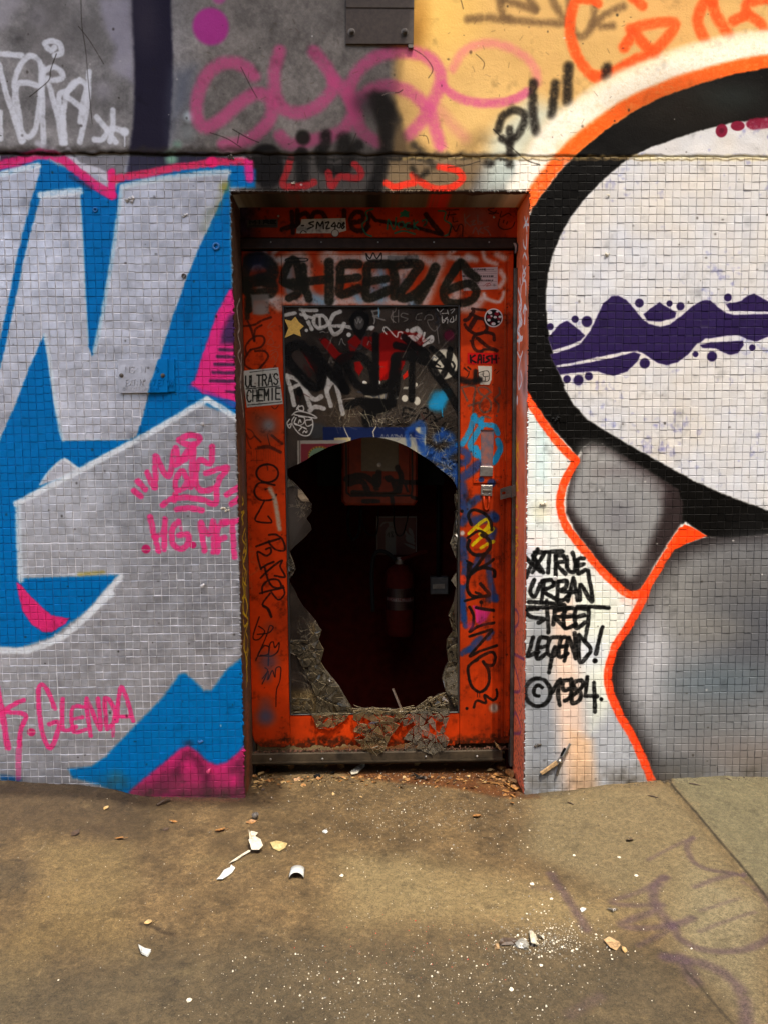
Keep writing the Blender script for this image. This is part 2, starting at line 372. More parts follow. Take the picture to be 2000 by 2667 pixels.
for pts, wd in (([(932, 735), (925, 790), (900, 830), (930, 900), (990, 915), (1045, 890), (1060, 840), (1105, 790)], 58), ([(1030, 760), (1030, 800)], 76), ([(800, 840), (800, 900), (808, 985)], 62), ([(560, 900), (640, 920)], 100), ([(620, 900), (622, 1000)], 120)):
    c.s_(B_, pts, wd, (27, 25, 22), .93, .28)
# strip of tiles over the door, shaded and lit halves put into its colours
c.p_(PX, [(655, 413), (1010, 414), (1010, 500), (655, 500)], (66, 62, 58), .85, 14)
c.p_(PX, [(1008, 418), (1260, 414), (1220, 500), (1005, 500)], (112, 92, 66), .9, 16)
c.b_(B_, 618, 905, 80, (22, 20, 19), .95, .15, 105); c.s_(B_, [(800, 835), (805, 975)], 62, (24, 22, 20), .95, .25)
c.s_(B_, [(905, 830), (915, 900), (985, 925), (1045, 900), (1062, 850)], 56, (26, 24, 22), .93, .3)
c.s_(B_, [(1235, 850), (1215, 950), (1185, 1030)], 70, (27, 25, 23), .95, .25)
for pts in ([(742, 860), (722, 930), (704, 1000), (800, 1006), (866, 985)], [(945, 935), (962, 1005), (1010, 955), (1100, 962), (1120, 930), (1085, 888)]):
    c.s_(B_, pts, 36, (168, 36, 40), .9, .2)  # duller red: the shaded part of the tag, painted in
for pts in ([(500, 1310), (600, 1358), (740, 1330), (850, 1296), (820, 1215), (940, 1310), (1060, 1372), (1250, 1380), (1400, 1310), (1432, 1230), (1350, 1150), (1150, 1112)],):
    c.s_(Y_, pts, 80, (224, 44, 26), .93, .16)  # brighter red: the same tag painted as lit past the shadow edge
c.s_(Y_, [(820, 1130), (900, 1240), (1000, 1170)], 70, (28, 24, 18), .85, .5); c.s_(Y_, [(830, 850), (960, 980), (1080, 1100)], 80, (46, 40, 32), .8, .5)
# -- everything tiled on the near side starts as silver
c.p_(PX, [(-1200, 396), (655, 410), (655, 480), (600, 500), (640, 2200), (-1200, 2200)], SILVER, 1, 5, al=1.0)
g = np.zeros((c.h, c.w), np.float32)
c.p_(D_, [(800, 110), (1275, 118), (1440, 150), (1400, 190), (1100, 210), (780, 262)], (46, 44, 62), .95, 16, al=0)
c.p_(D_, [(0, 110), (220, 100), (150, 165), (0, 180)], (62, 38, 60), .9, 12, al=0); c.b_(D_, 1060, 150, 34, (150, 205, 170), .8, .8, al=0)
c.p_(D_, [(400, 105), (800, 110), (770, 240), (690, 280), (560, 210), (480, 190)], (126, 122, 124), .9, 10, al=.4)
c.s_(D_, [(428, 110), (470, 180), (530, 210), (610, 232), (690, 285)], 42, (206, 204, 212), .95, .2, al=0); c.s_(D_, [(240, 60), (330, 105), (420, 120)], 34, (206, 204, 212), .8, .4, al=0)
# blue body of the letters
c.p_(W_, [(-300, 370), (0, 362), (95, 342), (190, 385), (238, 425), (262, 388), (400, 366), (520, 350), (552, 366), (552, 405), (497, 405), (502, 640), (480, 700), (432, 840), (515, 850), (515, 900), (432, 872), (320, 935), (180, 1008), (40, 1084), (38, 1250), (256, 1243), (190, 1318), (110, 1378), (50, 1398), (-300, 1405)], BLUE, 1, 5, al=0)
SIL2 = (180, 180, 186)
c.p_(D_, [(-600, 300), (0, 262), (245, 195), (250, 232), (205, 370), (120, 700), (60, 1000), (10, 1230), (-40, 1400), (-600, 1500)], SIL2, 1, 8, al=1)
c.p_(D_, [(250, 385), (495, 358), (515, 700), (530, 1000), (545, 1310), (568, 1372), (590, 1345), (640, 1120), (700, 780), (740, 480), (757, 325), (1000, 275), (1410, 240), (1410, 300), (1340, 470), (1240, 680), (1150, 900), (1060, 1150), (1000, 1350), (930, 1560), (880, 1760), (845, 1862), (800, 1885), (390, 1890), (370, 1790), (335, 1659), (300, 1400), (275, 1230), (180, 1450), (100, 1659), (40, 1790), (0, 1900), (-60, 2000), (-60, 1500), (0, 1440), (40, 1290), (90, 1050), (140, 800), (190, 600)], SIL2, 1, 8, al=1)
c.p_(D_, [(0, 1460), (45, 1290), (95, 1050), (140, 800), (60, 900), (-60, 1500)], SIL2, .0, 8)
c.s_(D_, [(-300, 320), (0, 250), (120, 215), (240, 192)], 34, WHITE, .95, .25, al=0)
c.s_(D_, [(255, 375), (380, 362), (495, 352)], 42, WHITE, .92, .25, al=0)
c.s_(D_, [(760, 325), (900, 290), (1100, 262), (1300, 240), (1410, 236)], 36, (205, 215, 218), .92, .3, al=0)
c.s_(D_, [(752, 325), (735, 480), (690, 790), (640, 1080), (585, 1345)], 26, (200, 212, 218), .9, .35, al=0)
c.s_(D_, [(490, 365), (508, 600), (525, 960), (545, 1290)], 14, (190, 200, 205), .7, .4, al=0)
c.s_(D_, [(280, 1240), (310, 1420), (345, 1659), (378, 1840), (392, 1885)], 24, (205, 216, 222), .9, .35, al=0); c.s_(D_, [(390, 1888), (800, 1884)], 10, (205, 212, 214), .8, .4, al=0)
c.s_(D_, [(1405, 300), (1330, 480)], 34, (120, 122, 70), .5, .9, al=.4); c.b_(D_, 1385, 325, 26, (150, 140, 40), .6, .9); c.s_(D_, [(1290, 480), (1265, 590)], 40, (110, 118, 84), .5, .9)
c.p_(E_, [(245, 628), (300, 545), (350, 490), (400, 458), (440, 480), (492, 530), (400, 572), (320, 605)], SIL2, 1, 8, al=1)
c.s_(E_, [(250, 620), (300, 545), (380, 470)], 14, WHITE, .7, .4, al=0); c.s_(E_, [(400, 466), (450, 500), (490, 528)], 18, WHITE, .8, .4, al=0)
for q in ([(100, 742), (250, 662), (500, 532), (800, 372), (1000, 262), (1200, 142), (1280, 98)], [(1280, 98), (1350, 138), (1475, 222)]):
    c.s_(E_, q, 36, WHITE, .95, .25, sm=False, al=0)
c.s_(E_, [(112, 750), (118, 950), (130, 1210)], 36, (205, 216, 222), .9, .3, al=0); c.s_(E_, [(160, 900), (160, 1180)], 14, (196, 202, 206), .6, .5)
c.s_(E_, [(160, 1190), (520, 1180)], 12, (196, 200, 200), .7, .4); c.s_(E_, [(490, 1176), (640, 1164)], 20, (170, 150, 40), .7, .6, al=.2)
c.s_(E_, [(750, 1190), (660, 1290), (560, 1410)], 34, WHITE, .9, .35, al=0)
c.s_(F_, [(690, -10), (560, 110), (430, 225), (330, 285), (220, 328), (100, 345), (-300, 330)], 40, WHITE, .95, .25, al=0)
# pink outline along the top
for q in ([(-300, 210), (0, 190), (140, 160), (240, 122), (330, 130), (400, 160), (480, 232), (580, 310), (695, 378)],):
    c.s_(D_, q, 54, PINK, .96, .16, sm=False, al=0)
c.s_(D_, [(300, 250), (500, 330), (620, 400)], 26, (70, 40, 60), .0, .5)
c.s_(D_, [(690, 235), (690, 380)], 46, (240, 40, 120), .97, .18, al=0); c.s_(D_, [(705, 278), (900, 243), (1100, 205), (1300, 176), (1450, 168), (1535, 172)], 44, (230, 52, 98), .96, .2, al=0)
c.b_(D_, 1310, 170, 34, (246, 40, 112), .95, .3); c.s_(D_, [(1535, 178), (1542, 270)], 52, (238, 44, 134), .95, .25, al=0); c.s_(D_, [(440, 262), (560, 330)], 26, (62, 44, 70), .7, .6)
# striped pink wedge beside the door
c.p_(D_, [(1470, 930), (1415, 965), (1340, 1100), (1290, 1250), (1232, 1420), (1195, 1545), (1250, 1600), (1470, 1650)], (222, 46, 126), 1, 10, al=0)
c.p_(D_, [(1470, 1090), (1420, 1120), (1375, 1210), (1365, 1290), (1470, 1300)], (60, 44, 82), .92, 24)
for y, x in ((1330, 1360), (1372, 1345), (1420, 1330), (1470, 1318), (1522, 1300), (1590, 1400)): c.s_(D_, [(x, y), (1475, y + 4)], 20, (52, 40, 62), .9, .4)
c.s_(E_, [(1180, 20), (1300, 60), (1475, 150)], 26, (110, 60, 150), .6, .6); c.s_(E_, [(1200, 0), (1330, 40), (1475, 100)], 34, (226, 46, 124), .9, .3)
# magenta smile, lower blue and pink
c.p_(F_, [(110, -330), (150, -300), (190, -240), (230, -180), (250, -40), (190, -60)], PINK, .0, 6)
c.p_(E_, [(105, 1228), (135, 1240), (190, 1310), (250, 1370), (320, 1430), (430, 1448), (410, 1470), (408, 1482), (320, 1535), (260, 1530), (190, 1480), (140, 1400), (112, 1300)], (224, 44, 112), .98, 8, sm=False, al=0)
c.p_(F_, [(425, 1075), (560, 1058), (650, 1000), (780, 862), (900, 742), (1000, 640), (1108, 492), (1142, 484), (1200, 528), (1262, 592), (1305, 590), (1350, 530), (1400, 462), (1520, 370), (1530, 1260), (820, 1260), (600, 1170), (450, 1130)], (0, 111, 178), 1, 14, al=0)
c.p_(F_, [(1530, 915), (1450, 990), (1400, 1030), (1340, 1048), (1285, 1030), (1210, 960), (1162, 930), (1110, 950), (1000, 1045), (900, 1125), (800, 1215), (780, 1300), (1530, 1300)], (206, 46, 112), 1, 16, al=0)
for q, wd in (([(1150, 985), (1110, 1040), (1090, 1110)], 44), ([(1180, 985), (1245, 1060), (1275, 1160), (1280, 1250)], 60), ([(900, 1230), (1060, 1120)], 90), ([(1440, 1080), (1500, 1010)], 50), ([(1000, 1230), (1500, 1235)], 60), ([(1490, 1060), (1495, 1200)], 40)):
    c.s_(F_, q, wd, (70, 34, 48), .62, .7)
c.b_(F_, 1165, 915, 30, (50, 40, 60), .6, .9, 18); c.b_(F_, 720, 1130, 50, (60, 110, 120), .5, .9); c.s_(F_, [(0, 1130), (110, 1140)], 40, (10, 100, 180), .9, .4)
# pink tags
PT = (232, 54, 124)
for q in ([(1110, 345), (1170, 318), (1232, 332), (1215, 368), (1150, 372), (1105, 345)], [(910, 548), (955, 642), (962, 560), (962, 448), (1012, 545), (1050, 560), (1082, 398), (1110, 472), (1192, 388), (1186, 520), (1180, 640)],
          [(1200, 380), (1160, 450), (1120, 480), (1085, 500)], [(1120, 540), (1088, 590), (1090, 650), (1130, 650), (1160, 600), (1130, 540)], [(1310, 388), (1302, 492), (1240, 470), (1215, 520), (1212, 620), (1250, 660), (1330, 640), (1360, 580), (1402, 518), (1270, 552)],
          [(1005, 748), (1060, 712), (1150, 702), (1250, 716), (1330, 740), (1336, 650)], [(1085, 680), (1075, 720)], [(1090, 776), (1170, 768), (1250, 782)], [(850, 600), (900, 652)], [(828, 660), (870, 696)], [(1402, 685), (1478, 636)], [(1430, 742), (1480, 705)]):
    c.s_(E_, q, 36, PT, .96, .14, al=0)
c.b_(E_, 903, 1020, 28, PT, .96, .15)
for q in ([(928, 822), (950, 920), (980, 1032)], [(955, 945), (1010, 915), (1020, 840), (1015, 1020)], [(1100, 850), (1065, 900), (1070, 990), (1120, 1020), (1165, 980), (1160, 930), (1100, 935)], [(1265, 1030), (1240, 860), (1290, 930), (1320, 850), (1318, 1040)],
          [(1395, 862), (1350, 880), (1340, 960), (1390, 950)], [(1345, 1040), (1345, 960)], [(1370, 852), (1480, 845)], [(1438, 850), (1440, 960), (1450, 1070)]):
    c.s_(E_, q, 36, PT, .94, .14, al=0)
c.b_(E_, 1192, 995, 22, PT, .96, .15); c.s_(E_, [(1110, 850), (1120, 900)], 20, PT, .6)
for q, wd, al in (([(-20, 570), (10, 700), (50, 945)], 40, .96), ([(10, 730), (80, 680), (148, 648)], 30, .96), ([(30, 722), (158, 742), (130, 830), (120, 930)], 30, .96), ([(122, 900), (116, 1020), (112, 1130)], 36, .6),
              ([(338, 702), (300, 600), (262, 555), (238, 600), (248, 760), (275, 890), (312, 945), (346, 880), (366, 790), (305, 796)], 30, .96), ([(388, 640), (385, 740), (395, 835), (470, 815)], 28, .96), ([(515, 690), (450, 700), (455, 840), (530, 830)], 26, .96), ([(455, 765), (510, 755)], 26, .96),
              ([(562, 870), (535, 640), (620, 830), (606, 640)], 28, .96), ([(660, 830), (650, 640), (700, 690), (705, 780), (660, 830)], 28, .96), ([(720, 780), (752, 570), (825, 778)], 28, .96), ([(720, 752), (800, 750)], 24, .96), ([(700, 800), (700, 870)], 24, .7)):
    c.s_(F_, q, wd, PT, al, .14, al=0)
c.b_(F_, 195, 848, 26, PT, .97, .15)
# white tag on the concrete
WT = (214, 216, 222)
for q in ([(-200, 345), (0, 340), (140, 350)], [(0, 400), (40, 560), (90, 720), (140, 880)], [(8, 700), (10, 860)], [(150, 870), (108, 700), (98, 520), (130, 420), (190, 352), (250, 385), (262, 470), (250, 660), (225, 800), (180, 850), (140, 815), (122, 700), (110, 540), (170, 518), (250, 540)],
          [(275, 420), (268, 600), (275, 880)], [(285, 440), (340, 420), (385, 450), (390, 490), (320, 505), (300, 490), (330, 600), (370, 760), (390, 890)], [(400, 890), (395, 760), (370, 600), (430, 565), (500, 500)],
          [(410, 890), (400, 700), (430, 560), (490, 505), (540, 540), (520, 640), (500, 760)], [(555, 450), (545, 640), (500, 885)], [(410, 600), (470, 640), (520, 685)], [(345, 350), (385, 330), (370, 275), (320, 260), (285, 280), (320, 320), (345, 300)],
          [(602, 728), (660, 800), (722, 885)], [(702, 688), (700, 780), (685, 880)], [(590, 868), (640, 865), (690, 800), (780, 820)]):
    c.s_(A_, q, 32, WT, .95, .2, grain=.05)
c.b_(A_, 775, 820, 26, WT, .9, .3); c.s_(A_, [(775, 830), (776, 910)], 10, WT, .9)
# -- the far side: white, then orange outline, black ring, eye
c.p_(PX, [(1340, 420), (1440, 414), (3400, 412), (3400, 2200), (1340, 2200)], (214, 213, 206), 1, 5)
for pts, col, al, so in (([(1360, 1000), (1440, 1000), (1440, 1560), (1360, 1560)], (204, 214, 212), .6, 30), ([(1360, 1780), (1700, 1780), (1700, 2100), (1360, 2100)], (146, 150, 158), .85, 70),
                         ([(1430, 1590), (1490, 1560), (1540, 2100), (1470, 2100), (1440, 1800)], (222, 188, 164), .75, 26), ([(1365, 1600), (1430, 1600), (1450, 2100), (1360, 2100)], (118, 122, 128), .75, 30),
                         ([(1480, 1900), (1540, 1930), (1560, 2100), (1490, 2100)], (206, 166, 126), .7, 20), ([(1500, 1500), (1600, 1560), (1620, 1800), (1540, 1900)], (216, 220, 204), .8, 30), ([(1400, 1040), (1430, 1090), (1420, 1260), (1395, 1240)], (190, 214, 214), .7, 20)):
    c.p_(PX, pts, col, al, so)
for x, y, r, col in ((1390, 1420, 30, (225, 205, 200)), (1410, 1330, 24, (222, 216, 180)), (1470, 1330, 40, (228, 208, 200)), (1385, 1500, 30, (196, 190, 200)), (1370, 1440, 20, (170, 176, 190)), (1540, 1700, 40, (190, 196, 214))):
    c.b_(PX, x, y, r, col, .6, .9)
ring_in = [(1735, 415), (1700, 425)]
CRM = (236, 228, 212)
c.s_(C_, [(2600, 250), (2000, 175), (1659, 195), (1500, 215), (1300, 268), (1150, 325), (1000, 390), (850, 490), (740, 580), (680, 660), (640, 740), (580, 830)], 112, CRM, .97, .2)
c.s_(C_, [(1700, 150), (1500, 172), (1300, 222), (1150, 276), (1000, 335), (850, 432)], 30, (240, 214, 170), .5, .8)
ring_o = [(4400, 1150), (3200, 560), (2400, 320), (2000, 262), (1659, 272), (1500, 300), (1350, 340), (1200, 392), (1050, 462), (930, 545), (830, 625), (740, 715), (680, 790), (622, 880)]
c.s_(C_, ring_o, 62, (240, 88, 20), .97, .18)
blk_up = [(2600, 700), (2000, 330), (1659, 293), (1500, 324), (1350, 368), (1200, 420), (1080, 480), (960, 560), (850, 650), (760, 740), (690, 830), (630, 920), (560, 1100)]
def conv(z, pts): return [(z.x0 + x * z.k, z.y0 + y * z.k) for x, y in pts]
black = conv(C_, [(3000, 520), (2000, 330), (1659, 293), (1500, 324), (1350, 368), (1200, 420), (1080, 480), (960, 560), (850, 650), (760, 740), (690, 830), (640, 900), (600, 1000)]) + \
    conv(O_, [(150, -200), (150, 40), (185, 75), (320, 270), (440, 400), (478, 450), (520, 385), (570, 358), (660, 380), (800, 460), (1000, 580), (1100, 650), (1132, 720), (1130, 840), (1200, 890), (1280, 940), (1380, 962), (1659, 930), (2400, 900), (2400, 200)])
c.p_(PX, black, (10, 9, 8), 1, 3)
c.b_(C_, 1300, 460, 260, (52, 44, 34), .35, .9, 110); c.b_(C_, 1500, 420, 120, (34, 42, 40), .5, .9, 50)
eye = conv(C_, [(3000, 560), (2000, 500), (1659, 513), (1500, 532), (1380, 560), (1250, 602), (1130, 645), (1050, 690)]) + conv(N_, [(790, 150), (650, 270), (530, 390), (440, 510), (380, 610), (330, 735), (298, 860), (282, 1000), (290, 1130), (310, 1280), (350, 1430), (400, 1550)]) + \
    conv(O_, [(395, 20), (450, 122), (540, 220), (650, 290), (800, 380), (1000, 490), (1200, 600), (1400, 690), (1600, 762), (2400, 1050)])
c.p_(PX, eye, (194, 192, 191), 1, 3)
EYEM = np.abs(c.rgb - np.array((194, 192, 191), np.float32) / 255).sum(2) < .02
n = fbm(c.h, c.w, 90, 21); c.rgb += (n * EYEM)[..., None] * np.array((.035, .01, -.035), np.float32)
n = fbm(c.h, c.w, 13, 22, 3) + fbm(c.h, c.w, 120, 23, 2) * .5; c.rgb -= (np.clip(n - .42, 0, 1) * EYEM)[..., None] * np.array((.42, .40, .16), np.float32)
for x, y, r in ((1455, 566, 25),): c.b_(C_, x, y, r, (112, 18, 42), .97, .12, 27)
c.b_(C_, 1525, 545, 30, (112, 18, 42), .97, .12, 20); c.s_(C_, [(1585, 538), (1640, 532), (1800, 525)], 44, (112, 18, 42), .97, .12); c.b_(C_, 1455, 566, 10, (70, 10, 26), .6, .5)
NV = (38, 26, 66)
nav = [[(310, 1360), (420, 1330), (500, 1292), (560, 1212), (600, 1130), (640, 1042), (690, 1002), (732, 996), (780, 1020), (830, 1080), (880, 1140), (920, 1172), (990, 1190), (1050, 1176), (1120, 1122), (1190, 1062), (1250, 1026), (1300, 1026), (1350, 1070), (1400, 1106), (1450, 1115), (1659, 1110), (2000, 1130), (2000, 1200), (1659, 1250), (1580, 1280), (1530, 1266), (1470, 1240), (1380, 1246), (1270, 1262), (1220, 1292), (1160, 1360), (1100, 1408), (1030, 1425), (970, 1410), (900, 1362), (850, 1335), (760, 1345), (600, 1376), (450, 1410), (345, 1428)],
       [(300, 1256), (370, 1172), (415, 1152), (470, 1190), (525, 1242), (500, 1272), (440, 1300), (325, 1332)],
       [(352, 1440), (500, 1420), (700, 1380), (830, 1345), (870, 1360), (850, 1402), (790, 1462), (710, 1490), (660, 1482), (600, 1462), (480, 1470), (372, 1482)],
       [(885, 1112), (930, 1075), (985, 1038), (1030, 1065), (1092, 1102), (1080, 1132), (1000, 1156), (910, 1150)],
       [(1395, 1048), (1440, 1040), (1490, 1030), (1530, 996), (1570, 984), (1610, 1005), (1659, 1035), (1900, 1060), (1900, 1100), (1659, 1095), (1500, 1090), (1420, 1090)],
       [(1235, 1302), (1300, 1285), (1500, 1275), (1505, 1302), (1470, 1350), (1420, 1362), (1370, 1340), (1330, 1320), (1250, 1320)]]
for q in nav:
    c.p_(N_, q, (150, 140, 172), .6, 12); c.p_(N_, q, NV, 1, 4)
for x, y, r in ((312, 1188, 21), (465, 1142, 22), (538, 1156, 33), (862, 1042, 27), (1048, 1045, 19), (1115, 1062, 25), (1408, 1008, 24), (415, 1512, 24), (486, 1518, 31), (550, 1494, 25), (895, 1414, 32), (1208, 1358, 18), (1310, 1372, 31), (1558, 1317, 20)):
    c.b_(N_, x, y, r, NV, 1, .14)
# grey leaf shapes and the orange line round them
GR = (128, 128, 128)
leaf = [(485, 470), (520, 410), (570, 372), (650, 388), (800, 466), (1000, 590), (1100, 655), (1130, 740), (1125, 850), (1060, 950), (960, 1110), (900, 1230), (860, 1275), (800, 1290), (740, 1250), (600, 1090), (480, 930), (410, 800), (415, 690), (440, 560)]
c.s_(O_, leaf[1:9], 34, (10, 9, 8), 1, .2, sm=False); c.p_(O_, leaf, (44, 36, 36), 1, 10)
c.p_(O_, [(505, 470), (545, 415), (600, 405), (690, 440), (800, 500), (960, 590), (1010, 650), (1000, 800), (950, 930), (870, 1120), (825, 1195), (790, 1205), (720, 1150), (600, 980), (470, 820), (432, 730), (450, 610)], GR, 1, 40)
c.s_(O_, [(560, 440), (680, 480), (560, 640)], 90, (158, 156, 154), .6, .9); c.s_(O_, [(600, 540), (800, 540), (950, 620), (1010, 700)], 60, (76, 62, 64), .35, .8); c.b_(O_, 560, 470, 90, (140, 138, 134), .5, .9); c.b_(O_, 740, 820, 90, (104, 102, 108), .5, .9); c.b_(O_, 830, 1080, 90, (142, 140, 138), .4, .9)
big = conv(O_, [(1150, 985), (1280, 942), (1400, 950), (1659, 930), (2800, 900)]) + [(3000, 2200)] + conv(P_, [(985, 1600), (955, 1250), (905, 1135), (828, 995), (758, 855), (698, 720), (668, 620), (688, 515), (758, 380), (840, 230), (918, 82)]) + conv(O_, [(940, 1232), (1022, 1090), (1068, 1008)])
c.p_(PX, big, (38, 33, 33), 1, 5)
big2 = conv(O_, [(1100, 1120), (1200, 1050), (1350, 1000), (1659, 965), (2800, 960)]) + [(3000, 2200)] + conv(P_, [(1040, 1600), (1010, 1250), (960, 1110), (890, 960), (810, 800), (770, 690), (775, 600), (820, 510), (890, 370), (960, 200), (1040, 40)])
c.p_(PX, big2, (122, 123, 125), 1, 36)
for z, x, y, rx, ry, col, al in ((P_, 930, 520, 110, 330, (176, 176, 180), .8), (P_, 1080, 150, 110, 160, (140, 138, 134), .5), (P_, 1200, 100, 260, 200, (116, 114, 110), .6), (P_, 1560, 300, 260, 440, (66, 68, 74), .8), (P_, 1350, 660, 300, 120, (84, 96, 104), .7), (P_, 1500, 600, 160, 40, (98, 106, 110), .3), (P_, 1250, 900, 300, 140, (92, 94, 96), .6),
                                 (P_, 1450, 1080, 320, 110, (108, 100, 96), .6), (P_, 1100, 1180, 200, 80, (74, 74, 74), .7), (P_, 1300, 330, 220, 100, (128, 124, 116), .5), (O_, 1500, 1200, 260, 160, (102, 100, 98), .6)):
    c.b_(z, x, y, rx, col, al, .9, ry)
c.b_(P_, 1620, 1150, 220, (104, 92, 82), .45, .9, 90)
for q in ([(150, 60), (185, 112), (300, 285), (400, 405), (468, 470)], [(468, 478), (445, 520), (395, 620), (372, 740), (400, 860), (480, 975), (600, 1122), (720, 1240), (800, 1302), (870, 1290), (930, 1220), (1050, 1020), (1120, 910)]):
    c.s_(O_, q, 50, (242, 66, 18), 1, .1)
c.p_(O_, [(1060, 1030), (1110, 900), (1140, 868), (1200, 892), (1278, 940), (1180, 975), (1110, 1010)], (242, 66, 18), 1, 5)
c.s_(P_, [(905, 80), (880, 150), (800, 300), (722, 420), (682, 530), (667, 620), (684, 720), (742, 860), (822, 1000), (882, 1130), (925, 1235), (960, 1330)], 52, (240, 62, 20), 1, .1)
c.s_(O_, [(760, 1330), (830, 1360), (900, 1340)], 26, (230, 120, 90), .35, .9)
# black lettering
for z, qs in ((O_, ([(165, 1195), (232, 1022)], [(160, 1075), (250, 1160)], [(200, 1165), (280, 1040)], [(205, 1060), (268, 1165)], [(215, 1042), (300, 1038), (388, 1034)], [(305, 1045), (298, 1165)], [(345, 1060), (345, 1182)], [(345, 1060), (392, 1062), (398, 1095), (352, 1112), (405, 1172)], [(415, 1070), (418, 1140), (455, 1162), (468, 1110), (450, 1045)], [(522, 1078), (482, 1086), (484, 1170), (526, 1148)], [(484, 1124), (520, 1114)],
                   [(212, 1212), (188, 1280), (215, 1312), (250, 1235)], [(272, 1215), (258, 1352)], [(262, 1218), (320, 1212), (330, 1245), (272, 1280), (352, 1332)], [(362, 1222), (352, 1335)], [(362, 1222), (412, 1218), (405, 1260), (365, 1276), (425, 1290), (400, 1330), (350, 1340)], [(420, 1342), (455, 1200), (480, 1335)], [(425, 1290), (480, 1280)], [(495, 1335), (500, 1240), (570, 1345), (545, 1155)], [(180, 1348), (290, 1352), (400, 1366)])),
              (P_, ([(235, 205), (165, 212), (185, 250), (270, 268), (240, 290)], [(290, 155), (300, 350)], [(160, 195), (430, 200)], [(340, 215), (330, 300)], [(340, 215), (395, 212), (385, 248), (345, 260), (400, 318)], [(465, 205), (405, 210), (400, 320), (470, 300)], [(405, 255), (460, 248)], [(535, 205), (470, 212), (470, 320), (525, 290)], [(470, 255), (525, 245)], [(480, 192), (560, 190), (672, 198)], [(550, 195), (545, 300), (525, 400)],
                   [(205, 382), (172, 498), (240, 470)], [(295, 385), (245, 390), (230, 510), (290, 480)], [(240, 445), (290, 435)], [(370, 378), (310, 390), (295, 480), (340, 490), (340, 440), (318, 520), (305, 598)], [(430, 385), (380, 390), (365, 500), (420, 480)], [(370, 440), (415, 435)], [(400, 525), (425, 385), (470, 510), (462, 355)], [(490, 365), (492, 530), (545, 490), (560, 450), (520, 400), (490, 365)], [(634, 318), (612, 400), (594, 482)],
                   [(325, 718), (372, 640), (360, 720), (370, 800)], [(440, 645), (392, 650), (395, 705), (440, 690), (440, 640), (438, 740), (400, 772)], [(502, 645), (457, 660), (464, 698), (500, 722), (492, 768), (452, 790), (446, 745), (494, 705), (514, 665), (502, 645)], [(540, 625), (528, 740), (600, 745)], [(582, 660), (588, 840)]))):
    for q in qs: c.s_(z, q, 27, INK, .98, .14, sm=len(q) > 3)
c.b_(P_, 588, 525, 17, INK, 1, .2); c.b_(P_, 627, 762, 13, INK, 1, .2); c.ring(P_, 235, 720, 78, 27, INK, 86); c.s_(P_, [(262, 690), (235, 675), (212, 700), (215, 735), (240, 742)], 24, INK, 1, .14)
c.s_(P_, [(170, 660), (165, 780)], 50, (40, 40, 44), .5, .8)
# -- wear: grime towards the ground and joints, specks, hairline cracks
zz = (np.arange(c.h, dtype=np.float32) * c.t + WZ0)[:, None]
n1 = fbm(c.h, c.w, 40, 31); n2 = fbm(c.h, c.w, 14, 32, 3)
low = np.clip(1 - (zz + .02) / .13, 0, 1) * (.62 + .8 * n1 + .4 * n2)
c.rgb += (np.array((70, 62, 50), np.float32) / 255 - c.rgb) * np.clip(low, 0, .8)[..., None]
gm = np.clip((n1 + .5 * n2) - .36, 0, 1) * .3; c.rgb *= (1 - gm)[..., None]
silv = c.a.copy(); n3 = fbm(c.h, c.w, 22, 33, 4)
c.rgb *= (1 + (n3 * .15 + n2 * .07) * silv)[..., None]
c.rgb += (np.clip(fbm(c.h, c.w, 300, 34, 2), -1, 1) * silv * .10)[..., None]
tile_n = np.random.default_rng(5).random((c.h // 16 + 2, c.w // 16 + 2), dtype=np.float32) - .5
ti = tile_n[(np.arange(c.h) * c.t / .025).astype(int)][:, (np.arange(c.w) * c.t / .025).astype(int)]
band = zz > 2.0
c.rgb *= (1 + ti * np.where(band, 0, .05) )[..., None]
gs = np.random.default_rng(9)
for _ in range(420):
    x, y = gs.uniform(-100, 2100), gs.uniform(-40, 2080); r = gs.uniform(1.0, 3.4)
    c.b_(PX, x, y, r, (40, 34, 28) if gs.random() < .8 else (200, 196, 190), gs.uniform(.3, .85), .7, r * gs.uniform(.5, 1.4))
for _ in range(70):
    x, y = gs.uniform(480, 1700), gs.uniform(0, 400); a = gs.uniform(0, 6.3); L = gs.uniform(4, 16)
    c.s_(PX, [(x, y), (x + L * math.cos(a), y + L * math.sin(a))], 1.2, (70, 54, 38), .5, .5)
for z, q, wd in ((A_, [(505, -50), (510, 150), (535, 320), (550, 500), (575, 770)], 3), (A_, [(355, 340), (320, 440), (310, 500), (245, 560), (190, 605)], 5), (A_, [(1300, 825), (1400, 860), (1490, 915)], 4), (A_, [(1440, 805), (1530, 855), (1600, 885)], 5), (A_, [(1480, 830), (1470, 890)], 4), (A_, [(1490, 420), (1550, 540), (1590, 610)], 3), (A_, [(490, 170), (560, 260), (645, 400)], 3),
              (Y_, [(0, 985), (60, 880), (130, 710)], 8), (Y_, [(450, 240), (540, 205), (640, 205), (700, 170)], 9), (Y_, [(1260, 1120), (1450, 1100), (1659, 1040)], 9), (Y_, [(900, 730), (990, 740), (1020, 830)], 5), (C_, [(470, 560), (540, 630), (610, 690), (670, 712)], 5), (C_, [(100, 205), (170, 245), (208, 300), (190, 340)], 3), (C_, [(340, 40), (330, 0)], 3), (C_, [(395, 235), (430, 270), (425, 300)], 2.5)):
    c.s_(z, q, wd, (34, 28, 22), .85, .4)
c.s_(Y_, [(450, 240), (520, 210), (600, 205)], 4, (190, 180, 165), .6)
